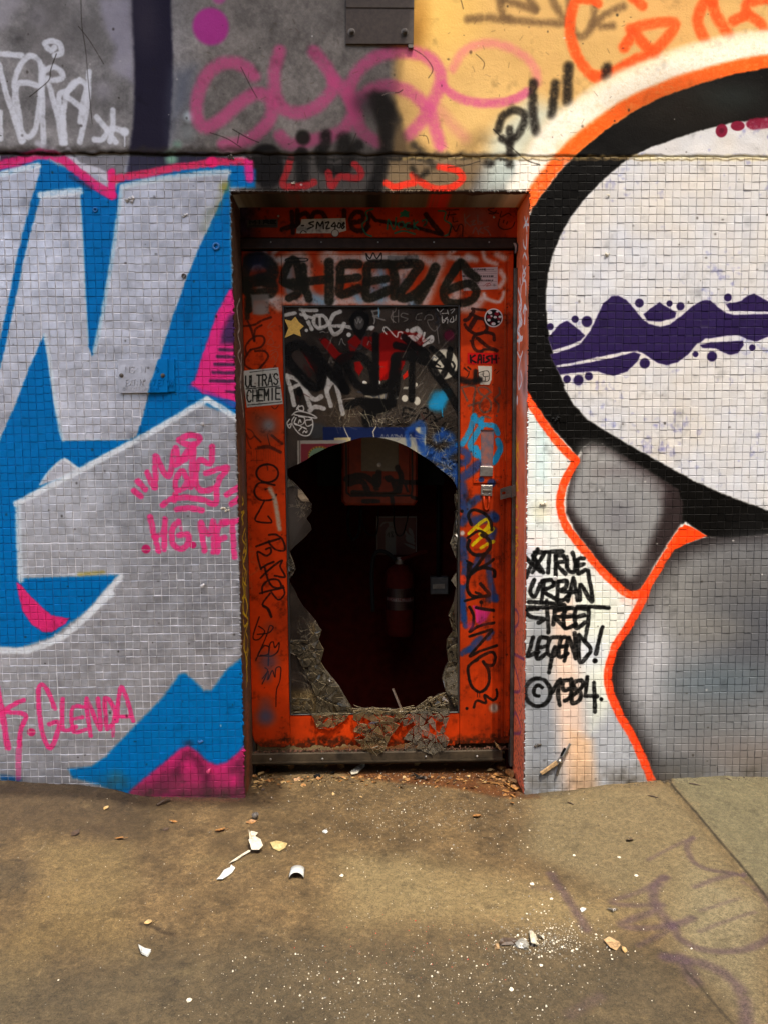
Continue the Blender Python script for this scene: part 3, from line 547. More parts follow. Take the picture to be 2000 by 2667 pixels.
# ragged dark line where the concrete stops
lz0 = 396
xs = np.linspace(-300, 1340, 120)
c.s_(PX, [(x, 394 + (x > 650) * 12 + gs.uniform(-6, 5)) for x in xs], 13, (52, 46, 40), .7, .6, sm=False)
c.s_(PX, [(x, 402 + (x > 650) * 12 + gs.uniform(-3, 4)) for x in xs], 6, (24, 22, 18), .8, .5, sm=False)
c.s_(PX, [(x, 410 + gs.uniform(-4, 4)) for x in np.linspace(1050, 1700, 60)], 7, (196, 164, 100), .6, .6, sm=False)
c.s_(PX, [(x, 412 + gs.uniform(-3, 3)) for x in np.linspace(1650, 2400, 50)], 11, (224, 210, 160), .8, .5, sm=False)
c.s_(PX, [(x, 416 + gs.uniform(-3, 3)) for x in np.linspace(1350, 2400, 90)], 3.5, (90, 74, 50), .7, .5, sm=False)
wall_img = c.image()
# ---------------------------------------------------------------- the door's paint, the glass and the reveals
DX0, DZ0 = -0.50, -0.06
dc = Canvas('door_paint', (DX0, DY, DZ0), (1, 0, 0), (0, 0, 1), 1.12, 2.12, .001, (202, 58, 11))
gc = Canvas('glass_paint', (DX0, DY, DZ0), (1, 0, 0), (0, 0, 1), 1.12, 2.12, .001, (60, 52, 46))
c = dc
c.mottle(80, .14, 41); c.mottle(12, .07, 42)
DK = (46, 20, 13)
# transom
c.p_(G_, [(-20, 60), (175, 80), (170, 330), (-20, 330)], (38, 56, 104), .75, 60)
c.b_(G_, 1350, 245, 110, (176, 92, 90), .6, .8, 60); c.b_(G_, 1340, 190, 60, (150, 110, 130), .5, .9, 30); c.b_(G_, 1450, 290, 50, (110, 40, 30), .5, .9)
for q in ([(365, 188), (372, 296)], [(395, 180), (392, 262)], [(312, 282), (352, 268), (398, 262)], [(405, 260), (400, 215), (440, 195), (455, 215)], [(470, 225), (480, 195), (520, 190), (545, 225)], [(640, 182), (642, 215)], [(675, 245), (735, 232), (735, 195), (700, 190), (672, 230), (690, 280), (740, 285), (768, 262)]):
    c.s_(G_, q, 24, DK, .92, .15)
c.s_(G_, [(755, 285), (775, 195), (805, 232), (900, 248), (1010, 268), (1150, 306)], 18, DK, .95, .15, sm=False); c.s_(G_, [(1068, 203), (1105, 250), (1150, 304)], 26, DK, .95, .12)
TL = (44, 124, 102)
for q in ([(865, 278), (872, 228), (900, 280), (912, 218)], [(930, 272), (922, 250), (945, 240), (955, 262), (935, 275)], [(985, 245), (965, 250), (965, 275), (990, 275)], [(1005, 232), (1005, 278)], [(1025, 240), (1008, 258), (1030, 280)], [(1050, 235), (1068, 228), (1072, 245), (1058, 260)],
          [(935, 212), (958, 180), (975, 212), (936, 194), (978, 190), (935, 212)], [(792, 172), (755, 188), (762, 225), (735, 255), (752, 300), (785, 316)], [(1135, 182), (1172, 188), (1166, 228), (1200, 255), (1190, 300), (1168, 314)], [(905, 300), (950, 288), (1010, 304)]):
    c.s_(G_, q, 9, TL, .95, .2)
c.b_(G_, 958, 198, 14, TL, .9, .3)
for q in ([(1192, 188), (1180, 230)], [(1175, 178), (1240, 176)], [(1182, 205), (1225, 200)], [(1210, 215), (1212, 240), (1235, 236)], [(1190, 312), (1205, 262), (1225, 290), (1245, 255), (1262, 262), (1260, 315)], [(1455, 225), (1450, 262), (1480, 280), (1520, 270), (1536, 240)], [(1450, 195), (1420, 190), (1395, 175), (1425, 168)], [(1400, 195), (1425, 198), (1440, 180)], [(1465, 185), (1460, 215), (1500, 195), (1515, 205)]):
    c.s_(G_, q, 6, DK, .9, .2)
for x, y in ((1478, 232), (1496, 240)): c.s_(G_, [(x, y), (x - 4, y + 12)], 6, DK, .9)
for q in ([(1270, 200), (1275, 262)], [(1298, 205), (1275, 232), (1302, 262)], [(1305, 240), (1325, 232), (1310, 255), (1330, 252)], [(1340, 205), (1342, 250)], [(1350, 238), (1366, 246), (1352, 252)], [(1315, 300), (1330, 270), (1345, 305)], [(1360, 270), (1348, 290), (1370, 300)], [(1395, 265), (1372, 272), (1392, 285), (1408, 312)]):
    c.s_(G_, q, 7, (150, 120, 118), .8, .3)
c.p_(G_, [(128, 232), (292, 224), (292, 270), (130, 272)], (92, 86, 82), 1, 2); c.text(G_, 'MIRE', 146, 234, 28, 16, 6, (24, 22, 22)); c.s_(G_, [(140, 262), (284, 262)], 4, (30, 28, 28), .8)
c.p_(G_, [(388, 300), (392, 272), (412, 252), (416, 226), (648, 220), (652, 286), (600, 300), (400, 302)], (222, 214, 206), 1, 1); c.b_(G_, 593, 300, 18, (222, 214, 206), 1, .1); c.ring(G_, 593, 300, 19, 3, (60, 50, 46)); c.s_(G_, [(410, 300), (424, 286), (442, 296)], 4, (30, 26, 24))
for q in ([(480, 240), (455, 248), (480, 262), (448, 278)], [(494, 276), (500, 242), (515, 262), (528, 240), (532, 276)], [(543, 246), (560, 242), (546, 275), (566, 273)], [(590, 244), (574, 264), (602, 262)], [(594, 252), (592, 278)], [(612, 246), (606, 266), (618, 272), (622, 250), (612, 246)], [(640, 244), (630, 256), (642, 266), (632, 276), (628, 266), (642, 250)], [(418, 260), (428, 260)]):
    c.s_(G_, q, 7, (16, 14, 14), .97, .15)
# top rail: white fog, pale blue, then the olive-black letters
WF, LB, OL = (236, 230, 228), (120, 182, 216), (32, 30, 18)
for q, wd in (([(215, 380), (245, 440)], 22), ([(300, 372), (262, 425), (340, 440)], 22), ([(160, 470), (300, 450)], 40), ([(330, 440), (430, 430), (450, 600)], 50), ([(540, 430), (560, 410), (575, 440), (575, 660)], 60), ([(600, 430), (900, 430)], 40), ([(760, 430), (1000, 425), (1090, 450)], 44),
              ([(1145, 440), (1110, 520), (1060, 660)], 60), ([(1225, 378), (1190, 420), (1235, 430)], 26), ([(1240, 440), (1290, 435)], 36), ([(1290, 420), (1330, 440)], 30), ([(1370, 400), (1385, 440), (1440, 460)], 24), ([(1440, 410), (1480, 430)], 30), ([(1460, 500), (1480, 540), (1455, 580)], 26), ([(1375, 620), (1390, 645), (1455, 660), (1478, 610)], 18),
              ([(1180, 560), (1230, 620), (1200, 672), (1310, 690), (1360, 640)], 50), ([(440, 640), (560, 660), (700, 655), (900, 660), (1000, 670)], 50), ([(640, 500), (700, 520)], 60), ([(250, 640), (420, 660)], 40), ([(200, 590), (260, 660), (300, 690)], 40), ([(780, 520), (860, 560)], 50), ([(930, 520), (980, 480)], 60)):
    c.s_(G_, q, wd, WF, .78, .45)
for q, wd in (([(480, 640), (520, 660)], 60), ([(780, 600), (830, 640)], 60), ([(830, 480), (850, 600)], 50), ([(990, 640), (1010, 680)], 50), ([(700, 620), (720, 650)], 40), ([(345, 490), (350, 600)], 40), ([(930, 600), (960, 560)], 50)):
    c.s_(G_, q, wd, LB, .75, .5)
c.p_(G_, [(865, 418), (1030, 416), (1032, 448), (868, 450)], (150, 146, 142), .85, 3)
c.p_(G_, [(330, 432), (436, 430), (440, 620), (340, 620)], (140, 136, 134), .7, 4)
c.p_(G_, [(1255, 484), (1446, 476), (1446, 594), (1266, 604)], (198, 170, 166), 1, 1)
c.text(G_, 'TELEGRAMME', 1296, 486, 7, 9, 2, (50, 40, 40)); c.s_(G_, [(1375, 492), (1425, 491)], 1.6, (60, 50, 50))
for y, x0, x1 in ((503, 1290, 1440), (515, 1268, 1440), (536, 1268, 1440), (556, 1270, 1440), (576, 1340, 1440)): c.s_(G_, [(x0, y), (x1, y - 3)], 1.6, (110, 86, 84), .7)
jr = np.random.default_rng(3)
for y, x0, x1 in ((526, 1262, 1428), (548, 1270, 1420), (562, 1318, 1345)):
    x = x0
    while x < x1:
        L = jr.uniform(4, 9); c.s_(G_, [(x, y + 3), (x + L * .3, y - 4), (x + L * .6, y + 3), (x + L, y - 3)], 2.6, (34, 26, 28), .9); x += L + jr.uniform(1, 6)
c.s_(G_, [(1370, 578), (1395, 562), (1410, 572), (1385, 578), (1405, 560)], 2.4, (150, 50, 44), .9)
for q, wd in (([(140, 440), (200, 430), (255, 470), (260, 520), (200, 545), (130, 560)], 62), ([(200, 545), (260, 570), (250, 610), (150, 620), (130, 580)], 60), ([(140, 450), (115, 520), (120, 590)], 50), ([(150, 620), (140, 700)], 40), ([(425, 600), (330, 560), (318, 535), (355, 450), (385, 445), (405, 530), (400, 610), (350, 640)], 40),
              ([(425, 475), (430, 560), (455, 645)], 42), ([(330, 560), (430, 555), (560, 540)], 42), ([(560, 455), (562, 545), (562, 655)], 50), ([(715, 462), (630, 468), (620, 540), (622, 620), (715, 590)], 46), ([(620, 545), (715, 530)], 40), ([(868, 462), (770, 468), (760, 540), (762, 640), (872, 600)], 46), ([(760, 555), (862, 540)], 40),
              ([(888, 470), (905, 540), (900, 630)], 46), ([(888, 468), (1030, 462), (1000, 520), (930, 630), (1000, 628), (1090, 540)], 46), ([(1118, 480), (1080, 560), (1030, 650)], 50), ([(1215, 500), (1250, 455), (1290, 500), (1335, 535)], 44), ([(1250, 460), (1190, 540), (1160, 610), (1190, 665), (1290, 660), (1335, 610), (1290, 565), (1180, 600)], 42)):
    c.s_(G_, q, wd, OL, .97, .14)
c.b_(G_, 185, 445, 60, (28, 44, 96), .6, .9)
c.s_(G_, [(755, 408), (768, 442), (830, 446), (835, 404), (812, 432), (793, 404), (776, 432), (756, 406)], 6, (20, 16, 14), .95, .2)
c.s_(G_, [(330, 442), (350, 432), (440, 432), (438, 446), (340, 452)], 6, (20, 18, 16), .8, .2)
# near stile
def both(fn, z, *a, **k):
    for q in (dc, gc): getattr(q, fn)(z, *a, **k)
c.p_(X_, [(300, 1700), (560, 1690), (560, 1980), (330, 1990)], (150, 142, 138), .8, 20); c.b_(H_, 330, 110, 70, (158, 150, 146), .7, .5, 60)
c.s_(H_, [(180, 0), (185, 200)], 50, OL, .9, .3)
for q, wd in (([(130, 290), (260, 275), (340, 230), (440, 195)], 24), ([(190, 240), (230, 330), (262, 450)], 26), ([(262, 440), (270, 330), (340, 280)], 22), ([(175, 590), (170, 500), (260, 405), (350, 400), (372, 455), (330, 515), (220, 545)], 22), ([(220, 545), (160, 640), (170, 720), (280, 770), (350, 710), (410, 620), (370, 560), (270, 560)], 22),
              ([(470, 740), (490, 712), (500, 760)], 10), ([(450, 1160), (485, 1185), (520, 1150)], 10), ([(190, 1400), (230, 1420), (260, 1470), (210, 1510), (170, 1440), (200, 1560), (225, 1610)], 16), ([(270, 1480), (330, 1540)], 20), ([(400, 1460), (430, 1580)], 12), ([(450, 1470), (560, 1560)], 30), ([(300, 1600), (420, 1590), (545, 1650)], 30)):
    c.s_(H_, q, wd, DK, .75 if wd != 16 else .5, .2)
for q in ([(400, 300), (460, 235), (410, 310), (490, 280), (440, 300)], [(430, 340), (400, 370), (430, 405), (460, 375), (430, 340)], [(395, 480), (440, 420), (470, 480), (400, 485)], [(430, 500), (520, 520), (530, 490)], [(430, 560), (500, 540)], [(440, 600), (500, 560), (520, 620)], [(440, 650), (470, 610), (490, 660), (520, 600)], [(480, 700), (505, 660)]):
    c.s_(H_, q, 7, (150, 118, 108), .6, .3)
c.b_(H_, 390, 1360, 120, (86, 98, 108), .65, .95); c.b_(H_, 420, 1360, 50, (130, 150, 160), .6, .9); c.b_(H_, 260, 1260, 70, (120, 60, 40), .5, .9)
for q, wd in (([(280, 80), (420, 70), (542, 122)], 24), ([(225, 206), (360, 206)], 6), ([(290, 100), (290, 240)], 6), ([(330, 260), (395, 262), (405, 312)], 14)): c.s_(J_, q, wd, (70, 30, 22), .7, .3)
for x in range(230, 560, 26): c.s_(J_, [(x, 30 + (x * 7) % 60), (x + 2, 160 + (x * 13) % 90)], 6, (120, 50, 26), .45, .6)
DB = (34, 16, 14)
c.ring(J_, 402, 345, 118, 22, DB, 98)
for q, wd in (([(480, 472), (330, 445), (268, 505), (270, 580), (330, 632), (445, 630), (500, 575)], 22), ([(378, 518), (430, 505)], 14), ([(368, 650), (320, 740), (275, 855), (445, 876), (410, 808)], 19),
              ([(420, 1010), (500, 1008), (570, 1070), (590, 1172), (500, 1172), (432, 1112), (420, 1075)], 22), ([(282, 1136), (400, 1090), (530, 1052)], 24), ([(388, 1165), (432, 1150), (440, 1200), (390, 1235), (300, 1192), (300, 1260), (332, 1380)], 22), ([(332, 1372), (400, 1330), (472, 1300)], 22),
              ([(328, 1475), (440, 1370), (560, 1285), (540, 1350), (592, 1462), (480, 1450)], 22), ([(372, 1360), (412, 1500), (470, 1575), (550, 1575), (520, 1500), (430, 1495), (352, 1560), (348, 1640)], 22), ([(322, 1642), (400, 1620), (580, 1580)], 22), ([(440, 1620), (520, 1710), (585, 1650), (570, 1560)], 20), ([(432, 1640), (350, 1760), (400, 1810), (442, 1900)], 20)):
    c.s_(J_, q, wd, DB, .95, .15, sm=len(q) > 3)
c.s_(J_, [(430, 512), (480, 620), (505, 760), (532, 945)], 46, (190, 182, 164), .92, .35)
for q in ([(190, 860), (196, 920)], [(220, 1000), (215, 1050)], [(230, 1130), (200, 1190), (260, 1190), (230, 1260)], [(230, 1300), (290, 1320), (300, 1390), (210, 1450)], [(220, 1520), (240, 1600)]): c.s_(J_, q, 16, (170, 90, 60), .5, .5)
for q, wd in (([(335, 100), (402, 145), (436, 228)], 18), ([(305, 230), (240, 440), (300, 465), (362, 382), (300, 328)], 14), ([(285, 412), (400, 398), (452, 342), (415, 325), (380, 430), (270, 682)], 14), ([(360, 528), (300, 605), (300, 640), (395, 620), (405, 545), (345, 528)], 14), ([(400, 740), (412, 532), (450, 492), (470, 552), (512, 500), (500, 590), (430, 640), (320, 632)], 15),
              ([(365, 762), (392, 800), (335, 935)], 14), ([(335, 880), (402, 800), (390, 890)], 12), ([(400, 885), (442, 792), (470, 860), (482, 768), (530, 765), (520, 900), (486, 1000), (480, 1168)], 13)):
    c.s_(L_, q, wd, DB, .93, .15)
for x, y, r, a in ((400, 700, 100, .6), (380, 860, 60, .4), (372, 1275, 90, .8), (370, 1130, 70, .35), (410, 330, 60, .2)): c.b_(L_, x, y, r, (56, 84, 124), a, .9)
# far stile
c.s_(I_, [(1340, -200), (1342, 1548)], 5, (235, 140, 90), .8, .4)
for q, wd in (([(1025, 92), (1152, 104)], 26), ([(1010, 140), (1100, 180)], 26), ([(1040, 115), (985, 190), (955, 200)], 34), ([(1005, 272), (1060, 180)], 44), ([(1062, 180), (1140, 195), (1165, 290), (1080, 335), (1000, 300), (955, 245)], 30), ([(1238, 390), (1225, 335), (1150, 318), (1050, 350), (1030, 430), (1065, 495), (1120, 500)], 30), ([(1075, 372), (1170, 450), (1262, 492)], 34), ([(1110, 500), (1150, 480), (1260, 492)], 22)):
    c.s_(I_, q, wd, (50, 21, 14), .95, .12)
GB = (116, 78, 66)
for q in ([(978, 972), (930, 862), (935, 842), (1050, 838), (1042, 960), (1032, 1100)], [(992, 1022), (1090, 990)], [(1205, 892), (1160, 848), (1088, 848), (1100, 900), (1195, 970), (1200, 1055), (1135, 1085), (1095, 1020), (1140, 940), (1205, 892)], [(1282, 848), (1290, 905), (1240, 962), (1280, 1015), (1272, 1080)], [(1090, 1148), (1150, 1125), (1200, 1140)]):
    c.s_(I_, q, 20, GB, .95, .15)
c.b_(I_, 1260, 1118, 11, GB, .9, .2)
CY, DBL = (28, 146, 200), (28, 66, 128)
for fn, z, q, wd in ((c, I_, [(1050, 1120), (1000, 1270), (930, 1390)], 56), (c, I_, [(1040, 1130), (1110, 1210), (1060, 1300), (1010, 1400), (1070, 1500)], 60), (c, I_, [(1120, 1150), (1110, 1200), (1230, 1215), (1272, 1290)], 50), (c, I_, [(1270, 1350), (1300, 1430), (1240, 1560)], 50), (c, K_, [(1060, 60), (1110, 150), (1130, 210)], 50), (c, K_, [(1280, 20), (1290, 80), (1230, 200)], 60), (gc, I_, [(890, 1400), (930, 1380)], 50)):
    fn.s_(z, q, wd, CY, .95, .15, al=1)
c.b_(K_, 1160, 50, 40, (18, 110, 160), .9, .4)
for z, q, wd in ((K_, [(900, 80), (980, 120), (970, 190), (900, 210)], 70), (K_, [(930, 340), (1010, 290), (1080, 220)], 90), (K_, [(925, 420), (940, 520), (920, 600)], 90), (K_, [(950, 650), (1080, 545)], 74), (K_, [(930, 780), (985, 690)], 80), (K_, [(1050, 765), (1140, 740), (1220, 715)], 96), (K_, [(1225, 860), (1200, 940)], 80), (K_, [(930, 950), (945, 1120)], 84), (K_, [(960, 1180), (950, 1380)], 70), (K_, [(1175, 1110), (1200, 1350), (1250, 1520)], 62), (K_, [(925, 1400), (940, 1700)], 66), (K_, [(1090, 1100), (1030, 1250)], 50), (M_, [(930, 60), (960, 300)], 50), (M_, [(990, 520), (930, 560)], 60), (M_, [(1100, 420), (1040, 480), (1010, 530)], 70), (M_, [(1190, 40), (1255, 30)], 70), (M_, [(1210, 360), (1180, 410)], 60)):
    c.s_(z, q, wd, DBL, .88, .25)
for x, y, r in ((1210, 400, 42), (1112, 366, 28), (1245, 735, 46)): c.b_(K_, x, y, r, DBL, .9, .3)
c.s_(K_, [(960, 190), (962, 290)], 10, DBL, .9); c.s_(K_, [(985, 700), (1000, 560)], 26, (70, 110, 150), .5, .7)
c.b_(K_, 930, 880, 24, (220, 214, 210), .9, .5)
YE = (238, 216, 14)
for q in ([(995, 885), (1090, 795), (1165, 748), (1190, 790), (1135, 862), (1080, 830)], [(1032, 995), (1110, 920), (1222, 850), (1195, 830), (1100, 890)], [(1110, 1025), (1175, 985), (1230, 962)]): c.s_(K_, q, 32, YE, .97, .14)
BL = (17, 15, 15)
for z, q, wd in ((K_, [(1020, 800), (990, 710), (1035, 660), (1130, 685), (1200, 760), (1215, 850)], 30), (K_, [(985, 925), (1090, 860), (1170, 900)], 26), (K_, [(1000, 950), (985, 1020), (1040, 1085), (1130, 1085), (1195, 1030), (1190, 950), (1120, 900)], 34), (K_, [(1190, 1030), (1090, 1170), (1000, 1290)], 34), (K_, [(975, 1150), (1030, 1180)], 22), (K_, [(1240, 1295), (1232, 1235), (1120, 1215), (1010, 1275), (980, 1390), (1010, 1475), (1085, 1490), (1190, 1475), (1150, 1420), (1105, 1365)], 34), (K_, [(1232, 1132), (1170, 1180), (1080, 1215)], 28), (K_, [(955, 1532), (1110, 1482), (1060, 1450)], 26), (K_, [(1000, 1180), (990, 1300)], 50),
                 (M_, [(1112, 70), (1112, 130)], 8), (M_, [(1065, 122), (1150, 138), (1232, 146)], 32), (M_, [(1000, 115), (1040, 200), (1030, 300), (1005, 352), (1090, 300), (1235, 268)], 28), (M_, [(1000, 398), (1090, 370), (1215, 335), (1120, 450), (1005, 585), (1100, 540), (1262, 485)], 28), (M_, [(1012, 662), (1110, 590), (1210, 548), (1248, 590), (1228, 668), (1170, 672), (1130, 640), (1182, 720), (1188, 830), (1150, 905), (1090, 930), (1025, 880), (992, 780), (995, 680), (1080, 620)], 30), (M_, [(1258, 908), (1265, 970), (1225, 1010), (1145, 962), (1155, 1035), (1070, 1015), (1042, 1080)], 26), (M_, [(1075, 930), (1076, 980)], 7), (M_, [(1098, 930), (1098, 980)], 7)):
    c.s_(z, q, wd, BL, .97, .12)
c.b_(K_, 928, 670, 17, BL, .97, .2); c.b_(M_, 1112, 70, 19, BL, .97, .15); c.b_(M_, 975, 1090, 16, BL, .97, .2)
c.p_(M_, [(1030, 105), (1065, 100), (1205, 158), (1160, 235), (1100, 285), (1065, 265), (1055, 170)], (238, 48, 138), .95, 10); c.b_(M_, 1130, 230, 50, (160, 50, 130), .5, .9); c.b_(M_, 1010, 290, 40, (180, 60, 130), .6, .9)
c.s_(M_, [(1065, 122), (1150, 138), (1232, 146)], 30, BL, .97, .12); c.b_(M_, 1235, 1085, 46, (186, 172, 156), .95, .5)
c.b_(K_, 935, 1330, 34, (238, 66, 30), .95, .3, 50)
# stickers printed here (their own thin sheets stand just proud of the door)
c.p_(H_, [(128, 772), (520, 735), (571, 1130), (180, 1170)], (206, 204, 196), 1, 2)
c.text(H_, 'ULTRAS', 168, 830, 45, 118, 15, (22, 24, 22), dy=-5.5, gap=.35); c.text(H_, 'CHEMIE', 184, 985, 45, 122, 15, (22, 24, 22), dy=-5.5, gap=.38)
for q, wd in (([(172, 968), (530, 936)], 11), ([(192, 1142), (556, 1108)], 9), ([(215, 788), (330, 774)], 9), ([(330, 774), (500, 756)], 5)): c.s_(H_, q, wd, (24, 26, 24), .95)
c.p_(I_, [(980, 514), (1278, 514), (1274, 618), (1060, 622), (1050, 628), (982, 620)], (196, 12, 14), 1, 2)
for q in ([(1008, 538), (1014, 606)], [(1052, 538), (1014, 574), (1058, 606)], [(1080, 610), (1090, 540), (1110, 545), (1112, 610)], [(1085, 580), (1112, 578)], [(1135, 560), (1135, 605)], [(1195, 545), (1160, 560), (1190, 585), (1155, 605)], [(1215, 540), (1215, 610)], [(1255, 540), (1258, 608)], [(1215, 575), (1258, 575)]):
    c.s_(I_, q, 17, (14, 12, 12), .98, .1)
c.b_(I_, 1136, 540, 9, (14, 12, 12))
c.p_(I_, [(1080, 638), (1215, 642), (1212, 770), (1190, 822), (1100, 818)], (218, 206, 190), 1, 2)
for q in ([(1095, 760), (1085, 715), (1110, 698), (1180, 692), (1182, 780), (1110, 784)], [(1130, 700), (1135, 740), (1180, 740)], [(1150, 742), (1150, 780)]): c.s_(I_, q, 7, (30, 26, 24), .95)
for q, wd in (([(910, 770), (1000, 795), (1060, 790), (1095, 770)], 60), ([(1060, 690), (1055, 780)], 40), ([(950, 660), (985, 690)], 14), ([(985, 650), (1010, 672)], 14), ([(998, 690), (990, 730), (975, 750)], 9), ([(1232, 690), (1252, 672)], 5), ([(1255, 712), (1284, 686)], 6)): c.s_(I_, q, wd, BL, .95, .3)
c.b_(I_, 1098, 780, 24, BL, .6, .9)
c.b_(I_, 1231, 178, 88, (236, 226, 222), 1, .02); c.b_(I_, 1231, 178, 76, (14, 12, 14), 1, .03)
for x, y, r, col in ((1190, 170, 26, (130, 20, 34)), (1262, 140, 24, (130, 20, 34)), (1220, 232, 22, (130, 20, 34)), (1282, 186, 20, (130, 20, 34)), (1196, 128, 20, (236, 226, 222)), (1246, 172, 16, (236, 226, 222)), (1266, 118, 13, (236, 226, 222)), (1186, 200, 17, (236, 226, 222)), (1230, 236, 20, (236, 226, 222)), (1292, 168, 15, (236, 226, 222)), (1212, 160, 12, (236, 226, 222)), (1280, 216, 12, (236, 226, 222))):
    c.b_(I_, x, y, r, col, 1, .1, r * .75)
# rust and grime: bottom edge, streaks down the far side
zz = (np.arange(c.h, dtype=np.float32) * c.t + DZ0)[:, None]; xx = (np.arange(c.w, dtype=np.float32) * c.t + DX0)[None, :]
n1 = fbm(c.h, c.w, 50, 51); n2 = fbm(c.h, c.w, 9, 52, 3)
m = np.clip(1 - (zz - .122) / .022 + n1 * 1.2, 0, 1) * np.clip(.75 + n2, 0, 1)
c.rgb += (np.array((70, 32, 16), np.float32) / 255 - c.rgb) * np.clip(m, 0, .92)[..., None]
stk = fbm(1, c.w, 9, 53, 3) * np.ones((c.h, 1), np.float32)
m = np.clip(stk + .25, 0, 1) * np.clip((xx - .36) / .05, 0, 1) * np.clip((1.2 - zz) / .5, 0, 1) * np.clip(.6 + n1, 0, 1)
c.rgb += (np.array((96, 28, 10), np.float32) / 255 - c.rgb) * np.clip(m * .9, 0, .8)[..., None]
m = np.clip((n1 + n2 * .6) - .19, 0, 1) * .6; c.rgb *= (1 - np.clip(m, 0, .7))[..., None]; c.mottle(200, .25, 54)
for _ in range(260):
    x, y = gs.uniform(625, 1340), gs.uniform(540, 1950); r = gs.uniform(.8, 2.6); c.b_(PX, x, y, r, (60, 24, 14), gs.uniform(.3, .9), .7)
door_img = c.image()
# -- glass
c = gc
c.a[:] = .66; c.mottle(70, .5, 61); c.mottle(8, .2, 62)
c.a += fbm(c.h, c.w, 90, 63) * .25
c.b_(I_, 520, 950, 200, (110, 100, 88), .5, .9); c.b_(H_, 1150, 1200, 250, (120, 100, 78), .5, .9); c.b_(J_, 680, 850, 90, (104, 98, 92), .6, .9, 320, al=.8); c.b_(H_, 650, 700, 120, (96, 76, 72), .5, .9)
c.b_(H_, 940, 1420, 90, (62, 64, 66), .8, .3, al=.9)
sr = np.random.default_rng(8)
for _ in range(260):
    x, y = sr.uniform(750, 1195), sr.uniform(795, 1130); a = sr.normal(-.9 if x > 950 else .8, .45); L = sr.uniform(8, 60)
    c.s_(PX, [(x, y), (x + L * math.cos(a), y + L * math.sin(a))], sr.uniform(.8, 1.6), (130, 122, 114) if sr.random() < .6 else (30, 27, 25), sr.uniform(.15, .5), .6, al=.85)
RD = (128, 8, 6)
for q in ([(950, 430), (1010, 405), (1080, 450), (1180, 575), (1300, 590), (1265, 450), (1340, 385), (1500, 400), (1700, 340), (1780, 330), (2040, 360), (2120, 440), (2040, 510), (1900, 520), (1880, 700), (1800, 840), (1620, 880), (1600, 600), (1400, 480), (1300, 640), (1200, 700), (1100, 620)], [(765, 555), (850, 600), (940, 720), (940, 830), (860, 720)], [(1335, 680), (1400, 660), (1440, 740), (1390, 830), (1345, 760)], [(2190, 730), (2240, 700), (2270, 760), (2210, 800)]): c.p_(H_, q, RD, .97, 8, al=1)
c.b_(I_, 510, 520, 16, (190, 24, 12), .9, .4, al=1); c.p_(I_, [(360, 730), (410, 680), (415, 735), (370, 770)], (200, 30, 16), .95, 6, al=1); c.p_(I_, [(135, 600), (215, 590), (220, 690), (145, 780)], (190, 16, 8), .8, 14, al=1)
WG = (222, 218, 210)
for q, wd in (([(590, 165), (700, 145)], 40), ([(755, 100), (840, 115), (935, 115)], 36), ([(760, 160), (880, 195)], 30), ([(775, 110), (880, 320)], 40), ([(910, 180), (900, 250), (960, 310), (1050, 260), (1010, 180), (930, 170)], 38), ([(965, 190), (970, 290)], 26), ([(1185, 130), (1110, 170), (1075, 280), (1120, 370), (1190, 340), (1230, 260)], 42), ([(1110, 285), (1240, 290), (1400, 320), (1540, 300)], 36),
              ([(605, 820), (650, 960), (690, 1140)], 46), ([(605, 825), (760, 900), (860, 1150)], 46), ([(650, 960), (740, 920)], 40), ([(800, 970), (900, 1080), (980, 1050)], 50), ([(860, 1200), (920, 1160), (1010, 1180)], 46), ([(1065, 840), (1040, 980), (1085, 1150)], 46), ([(1040, 990), (1130, 900), (1215, 1235)], 46), ([(780, 820), (830, 880), (900, 915)], 16)):
    c.s_(H_, q, wd, WG, .93, .15, al=1)
for x, y, r in ((822, 332, 18), (1280, 380, 24), (1445, 895, 18), (1600, 895, 22)): c.b_(H_, x, y, r, WG, .95, .2, al=1)
for q, wd in (([(1480, 490), (1500, 450), (1530, 470), (1570, 420)], 10), ([(1345, 215), (1370, 260), (1385, 200), (1400, 250), (1420, 210)], 8), ([(1175, 490), (1200, 420), (1220, 470), (1245, 490)], 8), ([(970, 355), (1000, 345), (1030, 360), (1060, 350)], 10), ([(1530, 120), (1560, 215), (1550, 260)], 14), ([(1530, 130), (1600, 120), (1600, 170), (1540, 180), (1659, 220)], 14)): c.s_(H_, q, wd, (150, 146, 140), .9, .2, al=1)
for q in ([(75, 110), (95, 220)], [(75, 110), (140, 100), (140, 140), (95, 160), (190, 200)], [(265, 105), (270, 220)], [(320, 100), (320, 215)], [(265, 165), (320, 160)], [(410, 140), (360, 130), (345, 160), (410, 185), (370, 210)], [(545, 130), (500, 145), (490, 190), (540, 195)], [(570, 190), (590, 150), (640, 150), (650, 190), (600, 200), (620, 260), (670, 300), (720, 240)], [(690, 260), (710, 420)]):
    c.s_(I_, q, 10, (124, 118, 112), .85, .3, al=1)
for q, wd in (([(690, 90), (740, 160)], 8), ([(750, 90), (720, 130), (790, 130)], 7), ([(790, 100), (800, 140)], 6), ([(820, 100), (860, 90), (830, 130)], 6), ([(740, 170), (745, 220), (770, 200), (740, 195)], 9), ([(790, 170), (770, 185), (795, 190), (790, 225)], 9), ([(830, 180), (815, 210), (850, 210), (845, 165)], 9), ([(875, 150), (870, 200)], 7),
              ([(205, 330), (175, 290), (205, 265), (300, 360), (320, 315), (360, 320), (345, 375), (430, 345)], 13), ([(450, 300), (500, 280), (530, 330), (480, 380), (450, 360)], 44), ([(570, 320), (560, 400), (640, 350), (650, 400), (600, 420)], 20), ([(560, 440), (620, 400), (640, 360)], 24)): c.s_(I_, q, wd, (228, 224, 216), .93, .2, al=1)
